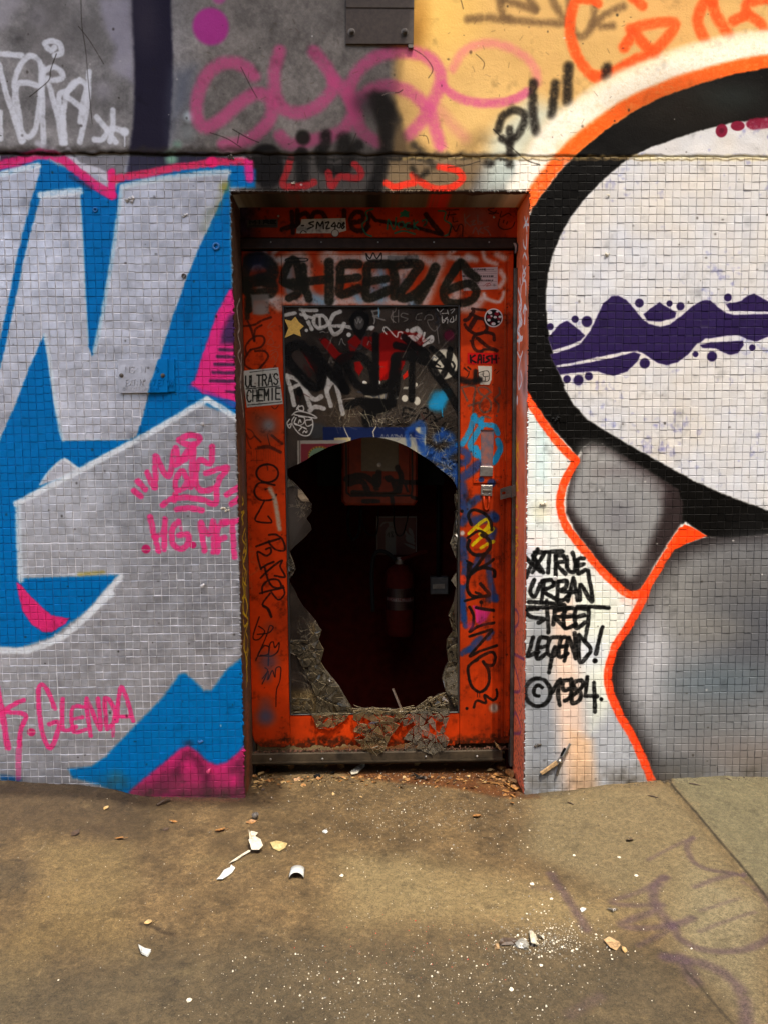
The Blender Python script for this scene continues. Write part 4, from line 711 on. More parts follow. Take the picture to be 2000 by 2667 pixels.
c.b_(I_, 405, 297, 18, (190, 186, 180), .95, .2, al=1); c.b_(I_, 808, 345, 52, (92, 18, 44), .85, .3, al=1); c.b_(I_, 65, 275, 22, WG, .9, .3, al=1)
c.b_(I_, 760, 620, 128, (198, 190, 172), .97, .06, 142, al=1)
for q, wd in (([(700, 950), (700, 1010)], 130), ([(780, 900), (720, 990), (650, 1010)], 90)): c.s_(I_, q, wd, CY, .9, .3, al=1)
for q in ([(740, 1010), (742, 1090)], [(738, 1050), (745, 1130)]): c.s_(I_, q, 10, CY, .9, al=1)
c.s_(I_, [(130, 0), (135, 165)], 12, LB, .9, al=1)
for x, y, rx, ry in ((300, 940, 18, 20), (382, 950, 30, 32), (500, 975, 30, 40), (492, 818, 12, 18), (132, 795, 14, 14), (10, 800, 12, 14)): c.b_(I_, x, y, rx, (216, 208, 190), .95, .15, ry, al=1)
c.p_(I_, [(0, 905), (170, 850), (215, 845), (200, 960), (0, 950)], (170, 160, 140), .8, 10, al=1); c.p_(I_, [(370, 840), (420, 835), (415, 860), (365, 860)], (190, 184, 170), .8, 6, al=1)
# papers glued to the back of the pane
for q, col, a in (([(350, 250), (1180, 252), (1180, 470), (350, 470)], (22, 34, 74), 1), ([(1178, 250), (1272, 250), (1272, 520), (1178, 520)], (190, 180, 150), 1), ([(450, 348), (600, 344), (600, 420), (450, 420)], (176, 160, 116), 1), ([(840, 345), (1180, 345), (1180, 470), (840, 470)], (170, 164, 144), .9),
                  ([(120, 372), (560, 368), (560, 640), (120, 640)], (150, 142, 130), 1), ([(150, 402), (560, 400), (560, 640), (150, 640)], (112, 40, 46), 1), ([(126, 812), (160, 822), (238, 910), (236, 924), (160, 920), (126, 880)], (178, 156, 128), 1)):
    c.p_(U_, q, col, a, 2, al=1)
c.s_(U_, [(140, 372), (140, 640)], 10, (60, 50, 44), .8, al=1); c.b_(U_, 320, 510, 104, (150, 120, 40), 1, .05, 86, al=1); c.b_(U_, 320, 512, 92, (98, 118, 92), 1, .05, 76, al=1)
for k in range(22): c.b_(U_, 320 + 98 * math.cos(k * .2856), 511 + 80 * math.sin(k * .2856), 6, (60, 40, 30), .9, .2, al=1)
for x in range(870, 1140, 42): c.s_(U_, [(x, 350), (x + 14, 318), (x + 26, 352)], 9, (120, 120, 128), .8, .2, al=1)
c.s_(U_, [(990, 320), (1050, 345), (1010, 372)], 10, (120, 120, 128), .8, al=1); c.s_(U_, [(1130, 400), (1150, 350), (1190, 420), (1200, 470)], 22, (120, 122, 126), .8, .2, al=1)
c.p_(U_, [(1160, 262), (1240, 330), (1260, 440), (1200, 420), (1170, 330)], (18, 42, 110), .9, 12, al=1)
for k in range(26):                                                  # older tags, half lost under the newer ones
    x, y = sr.uniform(760, 1180), sr.uniform(810, 1110); q = [(x, y)]; a = sr.uniform(0, 6.3)
    for _ in range(int(sr.integers(3, 8))): a += sr.normal(0, 1.3); L = sr.uniform(6, 22); x += L * math.cos(a); y += L * math.sin(a); q.append((x, y))
    c.s_(PX, q, sr.uniform(1.6, 5), ((120, 112, 104), (24, 20, 18), (150, 140, 130), (70, 20, 18), (60, 66, 80))[k % 5], sr.uniform(.35, .8), .25, al=.9)
KB = (13, 12, 12)
for z, q, wd in ((H_, [(640, 520), (760, 490), (860, 590), (960, 760), (980, 900), (930, 945), (850, 920), (740, 800), (640, 680), (610, 580), (640, 520)], 108), (H_, [(900, 540), (1050, 760), (1180, 900), (1240, 980)], 96), (H_, [(1250, 980), (1190, 830), (1170, 690), (1240, 620), (1330, 605), (1430, 625), (1520, 740), (1550, 900), (1480, 960), (1380, 930), (1290, 800), (1250, 690)], 92), (H_, [(1580, 380), (1575, 940)], 62),
                 (I_, [(0, 860), (80, 885), (180, 860), (255, 780), (285, 620), (300, 555), (400, 545), (500, 560)], 84), (I_, [(100, 340), (95, 880)], 58), (I_, [(370, 355), (420, 400), (500, 460), (600, 520)], 60), (I_, [(300, 440), (420, 470), (560, 500)], 70), (I_, [(452, 520), (448, 960)], 62), (I_, [(300, 560), (290, 800), (260, 960)], 100), (I_, [(0, 900), (200, 880)], 40),
                 (I_, [(540, 500), (620, 620), (700, 745), (800, 880), (900, 1060), (1000, 1260)], 74), (I_, [(640, 470), (740, 560), (830, 690), (930, 770)], 60), (I_, [(820, 480), (800, 590), (770, 690), (710, 765)], 62), (I_, [(650, 640), (740, 540)], 22), (I_, [(640, 650), (770, 672)], 18), (I_, [(660, 600), (720, 640)], 18), (I_, [(840, 600), (860, 640), (840, 690)], 20), (I_, [(540, 590), (650, 620)], 70),
                 (H_, [(1270, 1150), (1400, 1100), (1540, 1110), (1750, 1130)], 84), (H_, [(1640, 1160), (1520, 1190), (1470, 1280), (1480, 1330)], 110), (I_, [(0, 1010), (120, 990), (230, 1010)], 84), (I_, [(10, 1120), (130, 1060), (190, 1050)], 90), (H_, [(745, 1000), (745, 1150)], 10)):
    c.s_(z, q, wd, KB, .98, .12, al=1)
c.p_(H_, [(1275, 210), (1320, 140), (1420, 108), (1500, 160), (1500, 260), (1460, 370), (1410, 442), (1350, 380), (1300, 300)], KB, .98, 10, al=1); c.b_(H_, 1390, 250, 50, (92, 88, 84), .9, .2, 70, al=.8); c.b_(H_, 748, 1005, 36, KB, .98, .15, 44, al=1)
c.s_(H_, [(1345, 215), (1370, 260), (1385, 200), (1400, 250), (1420, 210)], 8, (150, 146, 140), .9, .2, al=1)
for q in ([(665, 1250), (730, 1210), (850, 1230), (935, 1280), (830, 1270), (690, 1245)], [(690, 1270), (665, 1320), (700, 1400), (770, 1465), (850, 1465), (890, 1380), (885, 1300), (850, 1270)], [(640, 1295), (612, 1340), (640, 1390), (660, 1340), (625, 1360)], [(710, 1280), (690, 1340), (740, 1360), (790, 1340), (800, 1280), (740, 1265)], [(870, 1300), (810, 1310), (830, 1370), (885, 1350)], [(735, 1340), (750, 1300), (765, 1330)], [(700, 1340), (820, 1400), (780, 1380), (740, 1420)], [(785, 1440), (800, 1420), (820, 1440), (830, 1420)], [(715, 1190), (740, 1145), (735, 1190), (790, 1200), (780, 1150), (720, 1170)]):
    c.s_(H_, q, 13, (230, 226, 218), .95, .2, al=1)
for q, wd in (([(360, 1110), (380, 1040), (470, 1070)], 20), ([(360, 1090), (470, 1120)], 16), ([(370, 1140), (480, 1110)], 14), ([(490, 1170), (520, 1110)], 16), ([(540, 1050), (590, 1040), (600, 1090), (560, 1090)], 18), ([(530, 1190), (640, 1090)], 16), ([(640, 1090), (690, 1170), (630, 1150)], 16), ([(740, 1130), (620, 1200), (720, 1240)], 16), ([(770, 1180), (690, 1290), (790, 1270)], 16), ([(835, 1230), (730, 1290), (690, 1350), (780, 1370), (830, 1330)], 16), ([(740, 1440), (790, 1470), (850, 1440)], 30)): c.s_(I_, q, wd, KB, .95, .18, al=1)
for q, wd in (([(430, 1250), (520, 1190), (560, 1240), (540, 1400), (560, 1480)], 60), ([(400, 1280), (420, 1400)], 40), ([(700, 1330), (760, 1300), (820, 1330)], 90), ([(600, 1480), (700, 1520), (880, 1420)], 90), ([(740, 1240), (740, 1300)], 30)): c.s_(I_, q, wd, (30, 74, 150), .8, .35, al=.95)
for q, wd in (([(560, 60), (640, 100), (760, 190), (860, 240), (900, 330)], 80), ([(700, 260), (860, 320), (890, 420)], 60)): c.s_(K_, q, wd, (30, 74, 150), .75, .35, al=.95)
# fracture lines: fans from the blows, pale where the laminate has whitened
CR = (206, 192, 160)
cr = np.random.default_rng(12)
def fan(z, cx, cy, n, r0, r1, a0, a1, al, wd=2.2):
    for _ in range(n):
        a = cr.uniform(a0, a1); L = cr.uniform(r0, r1) * cr.choice((.35, .5, 1)); j = cr.uniform(0, .8) * r1; x, y = cx + j * math.cos(a) + cr.normal(0, r1 * .12), cy + j * math.sin(a) + cr.normal(0, r1 * .12)
        a += cr.choice((0, 0, 0, 1.2, -1.2)); p = [(x, y)]
        for k in range(4): a += cr.normal(0, .16); x += L / 4 * math.cos(a); y += L / 4 * math.sin(a); p.append((x, y))
        c.s_(z, p, cr.uniform(.6, 1.3) * wd, CR, al * cr.uniform(.5, 1), .3, sm=False, al=1)
fan(I_, 190, 1195, 26, 50, 130, -3.0, .1, .5, 3); fan(I_, 330, 1190, 16, 60, 170, -2.6, -.3, .45, 3); fan(I_, 120, 1195, 16, 30, 80, -3.1, 0, .5, 4)
fan(I_, 700, 1370, 60, 40, 190, 0, 6.28, .55, 5); fan(PX, 1180, 1230, 40, 10, 40, 1.5, 4.7, .6, 1.4); fan(H_, 1220, 1380, 34, 80, 330, -2.6, -1.0, .45, 6); fan(H_, 1560, 1400, 16, 60, 200, -2.4, -.9, .6, 7)
fan(J_, 830, 700, 40, 30, 150, 1.8, 4.4, .55, 5); fan(J_, 700, 1300, 40, 20, 80, 1.5, 4.7, .55, 5); fan(L_, 900, 500, 70, 40, 240, 1.6, 4.6, .6, 5); fan(L_, 1000, 1000, 80, 40, 330, 1.8, 3.8, .6, 5); fan(L_, 800, 1150, 40, 30, 160, 2, 5, .6, 5)
for q, wd in (([(1225, 1380), (1250, 1440), (1290, 1520)], 10), ([(1570, 1380), (1540, 1430), (1550, 1490)], 12), ([(600, 355), (600, 355)], 2)): c.s_(H_, q, wd, (214, 200, 170), .9, .2, sm=False, al=1)
for q in ([(700, 1000), (560, 1010), (400, 1190)], [(690, 800), (600, 960), (480, 1150)], [(800, 400), (640, 560), (500, 760)], [(560, 90), (470, 330), (360, 560)], [(900, 300), (760, 430)], [(580, 900), (420, 1130)]): c.s_(I_, q, 4, (176, 168, 150), .55, .3, sm=False, al=.95)
# yellow tint near the sill: warm light painted on the glass
c.p_(L_, [(610, 1000), (900, 1000), (1200, 1100), (1300, 1200), (1280, 1260), (610, 1260)], (120, 96, 52), .5, 60, al=.85); c.p_(L_, [(850, 300), (960, 420), (1000, 800), (1180, 1080), (1000, 1150), (880, 700)], (140, 112, 64), .5, 40, al=.9)
glass_img = c.image()
# -- reveals
RFX, LFX = on_y(1373, 1280).x, on_y(618, 1280).x
RBX, LBX = on_y(1341, 1280, DY).x, on_y(642, 1280, DY).x
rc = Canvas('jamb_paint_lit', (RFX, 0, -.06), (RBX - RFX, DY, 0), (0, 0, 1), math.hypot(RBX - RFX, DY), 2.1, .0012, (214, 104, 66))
c = rc; c.mottle(60, .2, 71); c.mottle(8, .12, 72)
for q, wd, col, a in (([(1490, 700), (1530, 1000)], 80, (196, 176, 180), .8), ([(1545, 560), (1560, 900)], 50, (190, 180, 186), .8), ([(1540, 1000), (1545, 1500)], 40, (210, 190, 180), .6), ([(1560, 0), (1575, 400)], 30, (120, 110, 110), .6), ([(1530, 850), (1540, 760)], 40, (60, 56, 60), .5)): c.s_(I_, q, wd, col, a, .8)
c.s_(K_, [(1500, 0), (1490, 500), (1500, 1600)], 60, (214, 120, 92), .7, .8); c.s_(M_, [(1490, 300), (1490, 1300), (1500, 1800)], 90, (206, 110, 84), .7, .8)
c.s_(K_, [(1545, 0), (1540, 800), (1530, 1659)], 20, (190, 170, 168), .7, .7); c.s_(M_, [(1528, 0), (1520, 1000), (1525, 1800)], 16, (190, 160, 150), .6, .7)
c.s_(I_, [(1430, 0), (1432, 1548)], 26, (66, 44, 46), .85, .4); c.s_(K_, [(1420, 0), (1415, 1659)], 30, (96, 58, 60), .85, .4); c.s_(M_, [(1405, 0), (1400, 1500)], 26, (110, 76, 90), .8, .4)
c.s_(V_, [(1250, 1300), (1260, 1500)], 50, (120, 90, 60), .6, .8)
RWH = (232, 228, 228)
for z, qs, wd in ((V_, ([(1212, 40), (1235, 150), (1255, 270)], [(1195, 212), (1230, 165), (1282, 168)], [(1265, 60), (1225, 160)], [(1188, 430), (1200, 530), (1240, 560), (1252, 350)], [(1185, 720), (1215, 655), (1252, 750)], [(1182, 872), (1195, 950), (1232, 890)], [(1178, 1170), (1178, 1000), (1225, 1000), (1180, 1110), (1230, 1130), (1236, 1350)], [(1215, 1850), (1215, 1530)], [(1188, 1665), (1215, 1530), (1245, 1600)], [(1130, 1080), (1135, 1170)]), 22),
                  (V_, ([(1105, 1260), (1140, 1400), (1160, 1480), (1115, 1600), (1140, 1720), (1165, 1830), (1120, 1900), (1095, 1980), (1140, 2080), (1115, 2160)], [(1155, 1200), (1145, 1420), (1160, 1560), (1120, 1690), (1130, 1800), (1150, 1850)], [(1175, 2070), (1110, 2120)]), 30), (I_, ([(1478, 20), (1502, 170), (1468, 300), (1512, 385), (1460, 400)], [(1486, 300), (1480, 490)], [(1465, 508), (1492, 560), (1515, 505), (1480, 640), (1472, 770), (1482, 862), (1510, 780), (1498, 690)], [(1532, 230), (1540, 70), (1520, 120)], [(1540, 70), (1555, 100)]), 12)):
    for q in qs: c.s_(z, q, wd, RWH, .95, .15)
c.b_(I_, 1466, 970, 12, RWH, .95, .2, 24)
OY = (240, 168, 24)
for q in ([(1440, 0), (1470, 60), (1455, 130), (1475, 200)], [(1480, 0), (1450, 150), (1468, 260), (1462, 340)], [(1435, 380), (1470, 430), (1440, 470), (1476, 470)], [(1470, 340), (1450, 480), (1470, 620), (1440, 600)], [(1455, 620), (1438, 690), (1455, 760), (1475, 690), (1455, 620)], [(1470, 830), (1440, 830), (1442, 900), (1470, 900)], [(1470, 930), (1440, 940), (1470, 990), (1440, 1010)], [(1455, 1030), (1435, 1080), (1460, 1120), (1475, 1060)], [(1470, 1130), (1435, 1240), (1440, 1300), (1465, 1220), (1460, 1300)], [(1440, 1360), (1450, 1430)], [(1445, 1440), (1448, 1520)], [(1438, 1540), (1438, 1560)]): c.s_(K_, q, 9, OY, .93, .2)
for q in ([(1450, 1270), (1460, 1400), (1440, 1500)], [(1470, 1400), (1480, 1520)], [(1440, 1460), (1465, 1540)]): c.s_(I_, q, 12, OY, .9, .2)
PU = (104, 52, 110)
for q in ([(1415, 160), (1450, 140), (1478, 200), (1465, 290), (1415, 310)], [(1440, 330), (1446, 380)], [(1420, 560), (1530, 620)], [(1425, 640), (1470, 800), (1490, 920), (1410, 930)], [(1430, 980), (1420, 1180), (1450, 1130), (1500, 1310), (1420, 1330)]): c.s_(M_, q, 14, PU, .75, .35)
n1 = fbm(c.h, c.w, 6, 75, 3); zz = (np.arange(c.h, dtype=np.float32) * c.t - .06)[:, None]
m = np.clip(n1 + .1 - zz * .6, 0, 1) * .9; c.rgb += (np.array((40, 26, 22), np.float32) / 255 - c.rgb) * np.clip(m, 0, .85)[..., None]
c.b_(V_, 1100, 120, 70, (230, 96, 44), .6, .9, 160)
jamb_lit_img = c.image()
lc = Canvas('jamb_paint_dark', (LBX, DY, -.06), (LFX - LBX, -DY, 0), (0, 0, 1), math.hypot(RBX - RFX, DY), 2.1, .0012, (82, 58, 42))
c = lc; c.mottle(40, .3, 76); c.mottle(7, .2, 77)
c.s_(L_, [(175, 1200), (185, 1700), (180, 2000)], 70, (148, 70, 36), .85, .6); c.s_(J_, [(130, 0), (140, 500)], 40, (90, 84, 96), .7, .7); c.s_(L_, [(170, 900), (170, 1200)], 50, (120, 100, 90), .6, .7); c.s_(H_, [(90, 0), (130, 1200)], 60, (70, 48, 44), .6, .8)
c.s_(J_, [(75, 0), (90, 300), (105, 700)], 24, (160, 100, 60), .7, .5)
for q in ([(100, 0), (70, 120), (102, 300), (80, 380), (110, 520), (82, 600), (120, 740), (105, 900), (125, 1100), (142, 1270)], [(72, 110), (95, 330)], [(120, 600), (112, 950)]): c.s_(H_, q, 12, (190, 186, 176), .9, .2)
LY = (214, 186, 26)
for q in ([(130, 600), (140, 660), (128, 690)], [(120, 770), (150, 760), (125, 820), (140, 880), (130, 900)], [(160, 940), (130, 1050), (160, 1120), (140, 1200), (170, 1180), (150, 1300), (130, 1240)], [(165, 1000), (172, 1200), (135, 1320), (165, 1400), (140, 1500), (175, 1560)], [(140, 1350), (130, 1500), (150, 1640), (130, 1700)], [(180, 1400), (160, 1600), (185, 1800)], [(150, 1560), (140, 1866)]): c.s_(J_, q, 11, LY, .95, .18)
for q in ([(150, 0), (130, 120), (160, 220), (180, 100), (150, 20)], [(130, 180), (185, 260), (150, 330), (135, 260)], [(185, 300), (150, 420), (140, 560), (170, 600), (185, 480), (165, 400)], [(150, 450), (150, 580), (180, 700), (165, 760)], [(190, 560), (170, 700), (180, 900)], [(160, 640), (172, 800), (168, 960)]): c.s_(L_, q, 11, LY, .9, .18)
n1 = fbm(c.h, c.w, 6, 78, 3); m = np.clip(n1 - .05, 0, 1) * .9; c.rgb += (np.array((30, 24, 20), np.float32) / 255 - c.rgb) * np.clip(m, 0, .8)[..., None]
jamb_dark_img = c.image()
# ---------------------------------------------------------------- the ground's colour and the tag sprayed on it
fc = Canvas('ground_paint', (-2.3, -2.3, 0), (1, 0, 0), (0, 1, 0), 4.6, 2.6, .002, (122, 100, 67))
c = fc
c.mottle(150, .16, 81); c.mottle(30, .20, 82); c.mottle(6, .18, 83); c.mottle(2, .12, 84)
def gp(z, pts): return pts
for z, pts, col, a, so in ((Q_, [(-200, 60), (560, 70), (640, 140), (600, 300), (400, 330), (200, 300), (-200, 420)], (86, 70, 50), .6, 60), (Q_, [(560, 120), (740, 130), (760, 170), (620, 320), (540, 280)], (80, 66, 44), .5, 50), (R_, [(-200, 380), (300, 420), (900, 560), (1100, 640), (900, 720), (500, 690), (-200, 700)], (174, 152, 106), .75, 110),
                           (R_, [(1230, 60), (1250, 120), (1659, 600), (2600, 1700), (6000, 1700), (6000, 20)], (136, 130, 100), .8, 12), (R_, [(900, 100), (1240, 120), (1640, 600), (1400, 800), (1000, 560), (600, 360), (640, 120)], (150, 134, 98), .8, 80), (R_, [(1330, 450), (1640, 620), (1659, 1200), (1450, 1000), (1250, 800)], (160, 148, 114), .7, 70),
                           (Q_, [(150, 380), (560, 340), (600, 520), (480, 640), (320, 640), (200, 560)], (150, 128, 84), .6, 60), (Q_, [(200, 560), (560, 640), (600, 820), (260, 780), (100, 1000), (-100, 1100), (-100, 900)], (148, 124, 78), .6, 80), (Q_, [(700, 900), (780, 870), (890, 850), (820, 900)], (168, 142, 92), .7, 18), (Q_, [(1500, 400), (1800, 380), (1900, 620), (1560, 560)], (156, 138, 98), .5, 80)):
    c.p_(z, pts, col, a, so)
for x, y, r, ry in ((870, 400, 70, 26), (1060, 400, 80, 30), (1400, 590, 90, 30), (300, 630, 60, 16)): c.b_(Q_, x, y, r, (150, 126, 84), .45, .9, ry)
# rougher dark asphalt along the bottom
asp = [(-400, 900), (300, 860), (700, 780), (1100, 745), (1659, 735)]
apts = [(Q_.x0 + x * Q_.k, Q_.y0 + y * Q_.k) for x, y in asp] + [(R_.x0 + x * R_.k, R_.y0 + y * R_.k) for x, y in [(500, 742), (800, 770), (1000, 782), (1180, 815), (1300, 890), (1400, 1000), (1500, 1110), (1700, 4000), (-3500, 4000)]]
c.p_(PX, apts, (96, 86, 66), .65, 90)
ASPH = np.zeros((c.h, c.w), np.float32)
# rust stain before the door, spray dust along the wall
c.p_(PX, [(830, 1960), (1400, 1960), (1400, 2075), (1290, 2072), (1180, 2050), (1060, 2040), (960, 2030), (860, 2010)], (112, 62, 22), .85, 14)
c.s_(F_, [(820, 1235), (1000, 1262), (1480, 1262)], 40, (150, 70, 66), .6, .8)
c.s_(R_, [(600, 110), (900, 98), (1240, 55)], 30, (74, 68, 54), .6, .8); c.s_(Q_, [(-20, 62), (420, 70), (560, 98), (720, 126), (1060, 124)], 24, (66, 54, 38), .6, .8)
c.b_(Q_, 30, 520, 90, (80, 70, 54), .45, .9, 70)
PV = (96, 74, 84)
for q, wd, a in (([(718, 460), (770, 540), (830, 630), (870, 700)], 30, .75), ([(1210, 490), (1165, 540), (1170, 600), (1230, 690)], 30, .75), ([(1210, 490), (1120, 540), (985, 580), (1050, 600), (1200, 605)], 22, .6), ([(1170, 630), (1040, 670), (1040, 690), (1150, 698), (1250, 690), (1330, 665)], 26, .7), ([(1250, 690), (1270, 740), (1350, 790), (1480, 810), (1600, 790), (1690, 740)], 24, .7),
                 ([(1250, 700), (1100, 770)], 20, .55), ([(1330, 335), (1305, 370), (1340, 440), (1440, 480), (1550, 490)], 20, .65), ([(1330, 335), (1240, 370), (1140, 415)], 16, .5), ([(1340, 535), (1450, 505), (1550, 490)], 20, .65), ([(1550, 525), (1620, 560), (1680, 640)], 20, .5), ([(1360, 635), (1530, 592)], 14, .45), ([(1360, 720), (1480, 680), (1600, 650)], 14, .45),
                 ([(1215, 825), (1280, 830), (1310, 880), (1340, 930)], 36, .75), ([(1215, 822), (1380, 860), (1500, 930), (1550, 1010), (1560, 1120)], 32, .75), ([(800, 1070), (880, 1020), (930, 990)], 30, .4), ([(640, 520), (760, 530)], 26, .25)):
    c.s_(R_, q, wd, PV, a, .4, grain=.25)
# joints and cracks
for z, q, wd, col, a in ((R_, [(1228, 95), (1250, 130), (1310, 195), (1360, 250), (1450, 355), (1560, 480), (1660, 602), (1900, 900)], 9, (56, 48, 34), .9), (R_, [(1300, 880), (1370, 960), (1440, 1045), (1520, 1130)], 8, (60, 50, 36), .7), (R_, [(375, 535), (440, 640), (590, 740)], 4, (170, 146, 110), .6), (Q_, [(610, 680), (660, 690), (700, 710), (750, 722)], 14, (66, 52, 34), .7), (Q_, [(0, 470), (60, 450), (110, 460), (90, 520), (20, 590)], 6, (64, 54, 42), .4), (Q_, [(110, 450), (180, 400), (200, 370)], 5, (170, 150, 120), .6)):
    c.s_(z, q, wd, col, a, .4)
n1 = fbm(c.h, c.w, 26, 86); n2 = fbm(c.h, c.w, 4, 87, 2)
m = np.clip(n1 - .25, 0, 1); c.rgb += (np.array((150, 128, 90), np.float32) / 255 - c.rgb) * (m * .9)[..., None]
m = np.clip(-n1 - .30, 0, 1); c.rgb *= (1 - m * .4)[..., None]
c.rgb *= (1 + n2 * .16)[..., None]
floor_img = c.image()
# ---------------------------------------------------------------- materials
def nodes(name):
    m = bpy.data.materials.new(name); m.use_nodes = True; n = m.node_tree
    return m, n, n.nodes['Principled BSDF'], n.nodes['Material Output']
def N(n, kind, **kw):
    x = n.nodes.new(kind)
    for k, v in kw.items(): setattr(x, k, v)
    return x
def math_n(n, op, a, b=None, clamp=False):
    x = N(n, 'ShaderNodeMath', operation=op, use_clamp=clamp)
    for i, v in enumerate((a, b)):
        if v is None: continue
        if isinstance(v, (int, float)): x.inputs[i].default_value = v
        else: n.links.new(v, x.inputs[i])
    return x.outputs[0]
def mix_n(n, fac, a, b, blend='MIX'):
    x = N(n, 'ShaderNodeMix', data_type='RGBA', blend_type=blend)
    for i, v in ((0, fac), (6, a), (7, b)):
        if isinstance(v, (int, float)): x.inputs[i].default_value = v
        elif isinstance(v, tuple): x.inputs[i].default_value = (*v, 1)
        else: n.links.new(v, x.inputs[i])
    return x.outputs[2]
def noise(n, scale, detail=4, rough=.6, vec=None):
    x = N(n, 'ShaderNodeTexNoise'); x.inputs['Scale'].default_value = scale; x.inputs['Detail'].default_value = detail; x.inputs['Roughness'].default_value = rough
    if vec is None: vec = N(n, 'ShaderNodeNewGeometry').outputs['Position']
    n.links.new(vec, x.inputs['Vector']); return x.outputs['Fac']
def bump(n, b, h, strength, dist):
    x = N(n, 'ShaderNodeBump'); x.inputs['Strength'].default_value = strength; x.inputs['Distance'].default_value = dist
    n.links.new(h, x.inputs['Height']); n.links.new(x.outputs[0], b.inputs['Normal'])
def ramp(n, fac, stops):
    x = N(n, 'ShaderNodeValToRGB'); e = x.color_ramp.elements
    while len(e) < len(stops): e.new(.5)
    for i, (p, c) in enumerate(stops): e[i].position = p; e[i].color = (*c, 1) if isinstance(c, tuple) else (c, c, c, 1)
    n.links.new(fac, x.inputs[0]); return x.outputs[0]
def canvas_nodes(n, cv, ext='MIRROR'):
    pos = N(n, 'ShaderNodeNewGeometry').outputs['Position']
    sub = N(n, 'ShaderNodeVectorMath', operation='SUBTRACT'); n.links.new(pos, sub.inputs[0]); sub.inputs[1].default_value = cv.o
    out = []
    for ax, sz in ((cv.u, cv.su), (cv.v, cv.sv)):
        d = N(n, 'ShaderNodeVectorMath', operation='DOT_PRODUCT'); n.links.new(sub.outputs[0], d.inputs[0]); d.inputs[1].default_value = ax
        out.append(math_n(n, 'DIVIDE', d.outputs['Value'], sz))
    cb = N(n, 'ShaderNodeCombineXYZ'); n.links.new(out[0], cb.inputs[0]); n.links.new(out[1], cb.inputs[1])
    t = N(n, 'ShaderNodeTexImage', image=cv.im, extension=ext, interpolation='Cubic'); n.links.new(cb.outputs[0], t.inputs[0])
    return t.outputs[0], t.outputs[1]
def gain_n(n, col, g): return mix_n(n, 1.0, col, (g, g, g), 'MULTIPLY')
def painted(name, cv, rough=.5, b1=(350, .25, .0006), b2=None, metal=0., gain=1., spec=.4, coat=0.):
    m, n, b, o = nodes(name); col, a = canvas_nodes(n, cv)
    n.links.new(gain_n(n, col, gain), b.inputs['Base Color'])
    r = math_n(n, 'ADD', math_n(n, 'MULTIPLY', noise(n, 60, 3), .3), rough - .15); n.links.new(r, b.inputs['Roughness'])
    if metal: n.links.new(math_n(n, 'MULTIPLY', a, metal), b.inputs['Metallic'])
    b.inputs['Specular IOR Level'].default_value = spec; b.inputs['Coat Weight'].default_value = coat; b.inputs['Coat Roughness'].default_value = .25
    h = noise(n, b1[0], 5, .65)
    if b2: h = math_n(n, 'ADD', h, math_n(n, 'MULTIPLY', noise(n, b2[0], 4, .6), b2[1]))
    bump(n, b, h, b1[1], b1[2]); return m
def plain(name, col, rough=.6, metal=0., var=.25, scale=60, bmp=(200, .3, .0006), spec=.5, col2=None):
    m, n, b, o = nodes(name); f = noise(n, scale, 5, .65)
    a = tuple(v * (1 - var) for v in col); c2 = tuple(min(1, v * (1 + var)) for v in (col2 or col))
    n.links.new(ramp(n, f, [(.3, a), (.7, c2)]), b.inputs['Base Color'])
    b.inputs['Roughness'].default_value = rough; b.inputs['Metallic'].default_value = metal; b.inputs['Specular IOR Level'].default_value = spec
    if bmp: bump(n, b, noise(n, bmp[0], 4, .65), bmp[1], bmp[2])
    return m
MT = {}
MT['tile'] = painted('painted_mosaic', cw, .45, (420, .36, .0012), (70, 1.4), metal=.65, spec=.06)
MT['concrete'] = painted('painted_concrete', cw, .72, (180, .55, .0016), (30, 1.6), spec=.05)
def grout_mat():
    m, n, b, o = nodes('painted_grout'); col, a = canvas_nodes(n, cw)
    dk = mix_n(n, .16, col, (.06, .055, .05)); lt = mix_n(n, .58, col, (.92, .92, .94))  # lt whitens the silver side's grout, standing in for light on its edges
    n.links.new(mix_n(n, a, dk, lt), b.inputs['Base Color']); b.inputs['Roughness'].default_value = .6; b.inputs['Specular IOR Level'].default_value = .05
    bump(n, b, noise(n, 300, 4), .5, .0015); return m
MT['grout'] = grout_mat()
MT['door'] = painted('painted_steel', dc, .50, (260, .16, .0005), (26, 1.2), spec=.08, gain=.56)
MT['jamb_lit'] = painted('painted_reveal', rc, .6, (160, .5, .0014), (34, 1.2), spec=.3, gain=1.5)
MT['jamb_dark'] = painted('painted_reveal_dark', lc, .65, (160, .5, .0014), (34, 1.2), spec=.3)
def ground_mat():
    m, n, b, o = nodes('dirty_ground'); col, a = canvas_nodes(n, fc)
    vo = N(n, 'ShaderNodeTexVoronoi'); vo.inputs['Scale'].default_value = 330; n.links.new(N(n, 'ShaderNodeNewGeometry').outputs['Position'], vo.inputs['Vector'])
    grit = ramp(n, noise(n, 260, 6, .75), [(.34, .45), (.5, 1.0), (.66, 1.5)])
    sp = ramp(n, vo.outputs['Distance'], [(.0, 1.7), (.12, 1.0)]); pk = ramp(n, noise(n, 110, 3), [(.52, 0.0), (.66, .8)])
    col = mix_n(n, 1.0, col, grit, 'MULTIPLY'); col = mix_n(n, pk, col, mix_n(n, 1.0, col, sp, 'MULTIPLY'))
    n.links.new(gain_n(n, col, .45), b.inputs['Base Color']); b.inputs['Specular IOR Level'].default_value = .3
    n.links.new(math_n(n, 'ADD', math_n(n, 'MULTIPLY', noise(n, 18, 4), .5), .36), b.inputs['Roughness'])
    bump(n, b, math_n(n, 'ADD', noise(n, 520, 6, .75), math_n(n, 'MULTIPLY', noise(n, 90, 4), .8)), .85, .0030); return m
MT['ground'] = ground_mat()
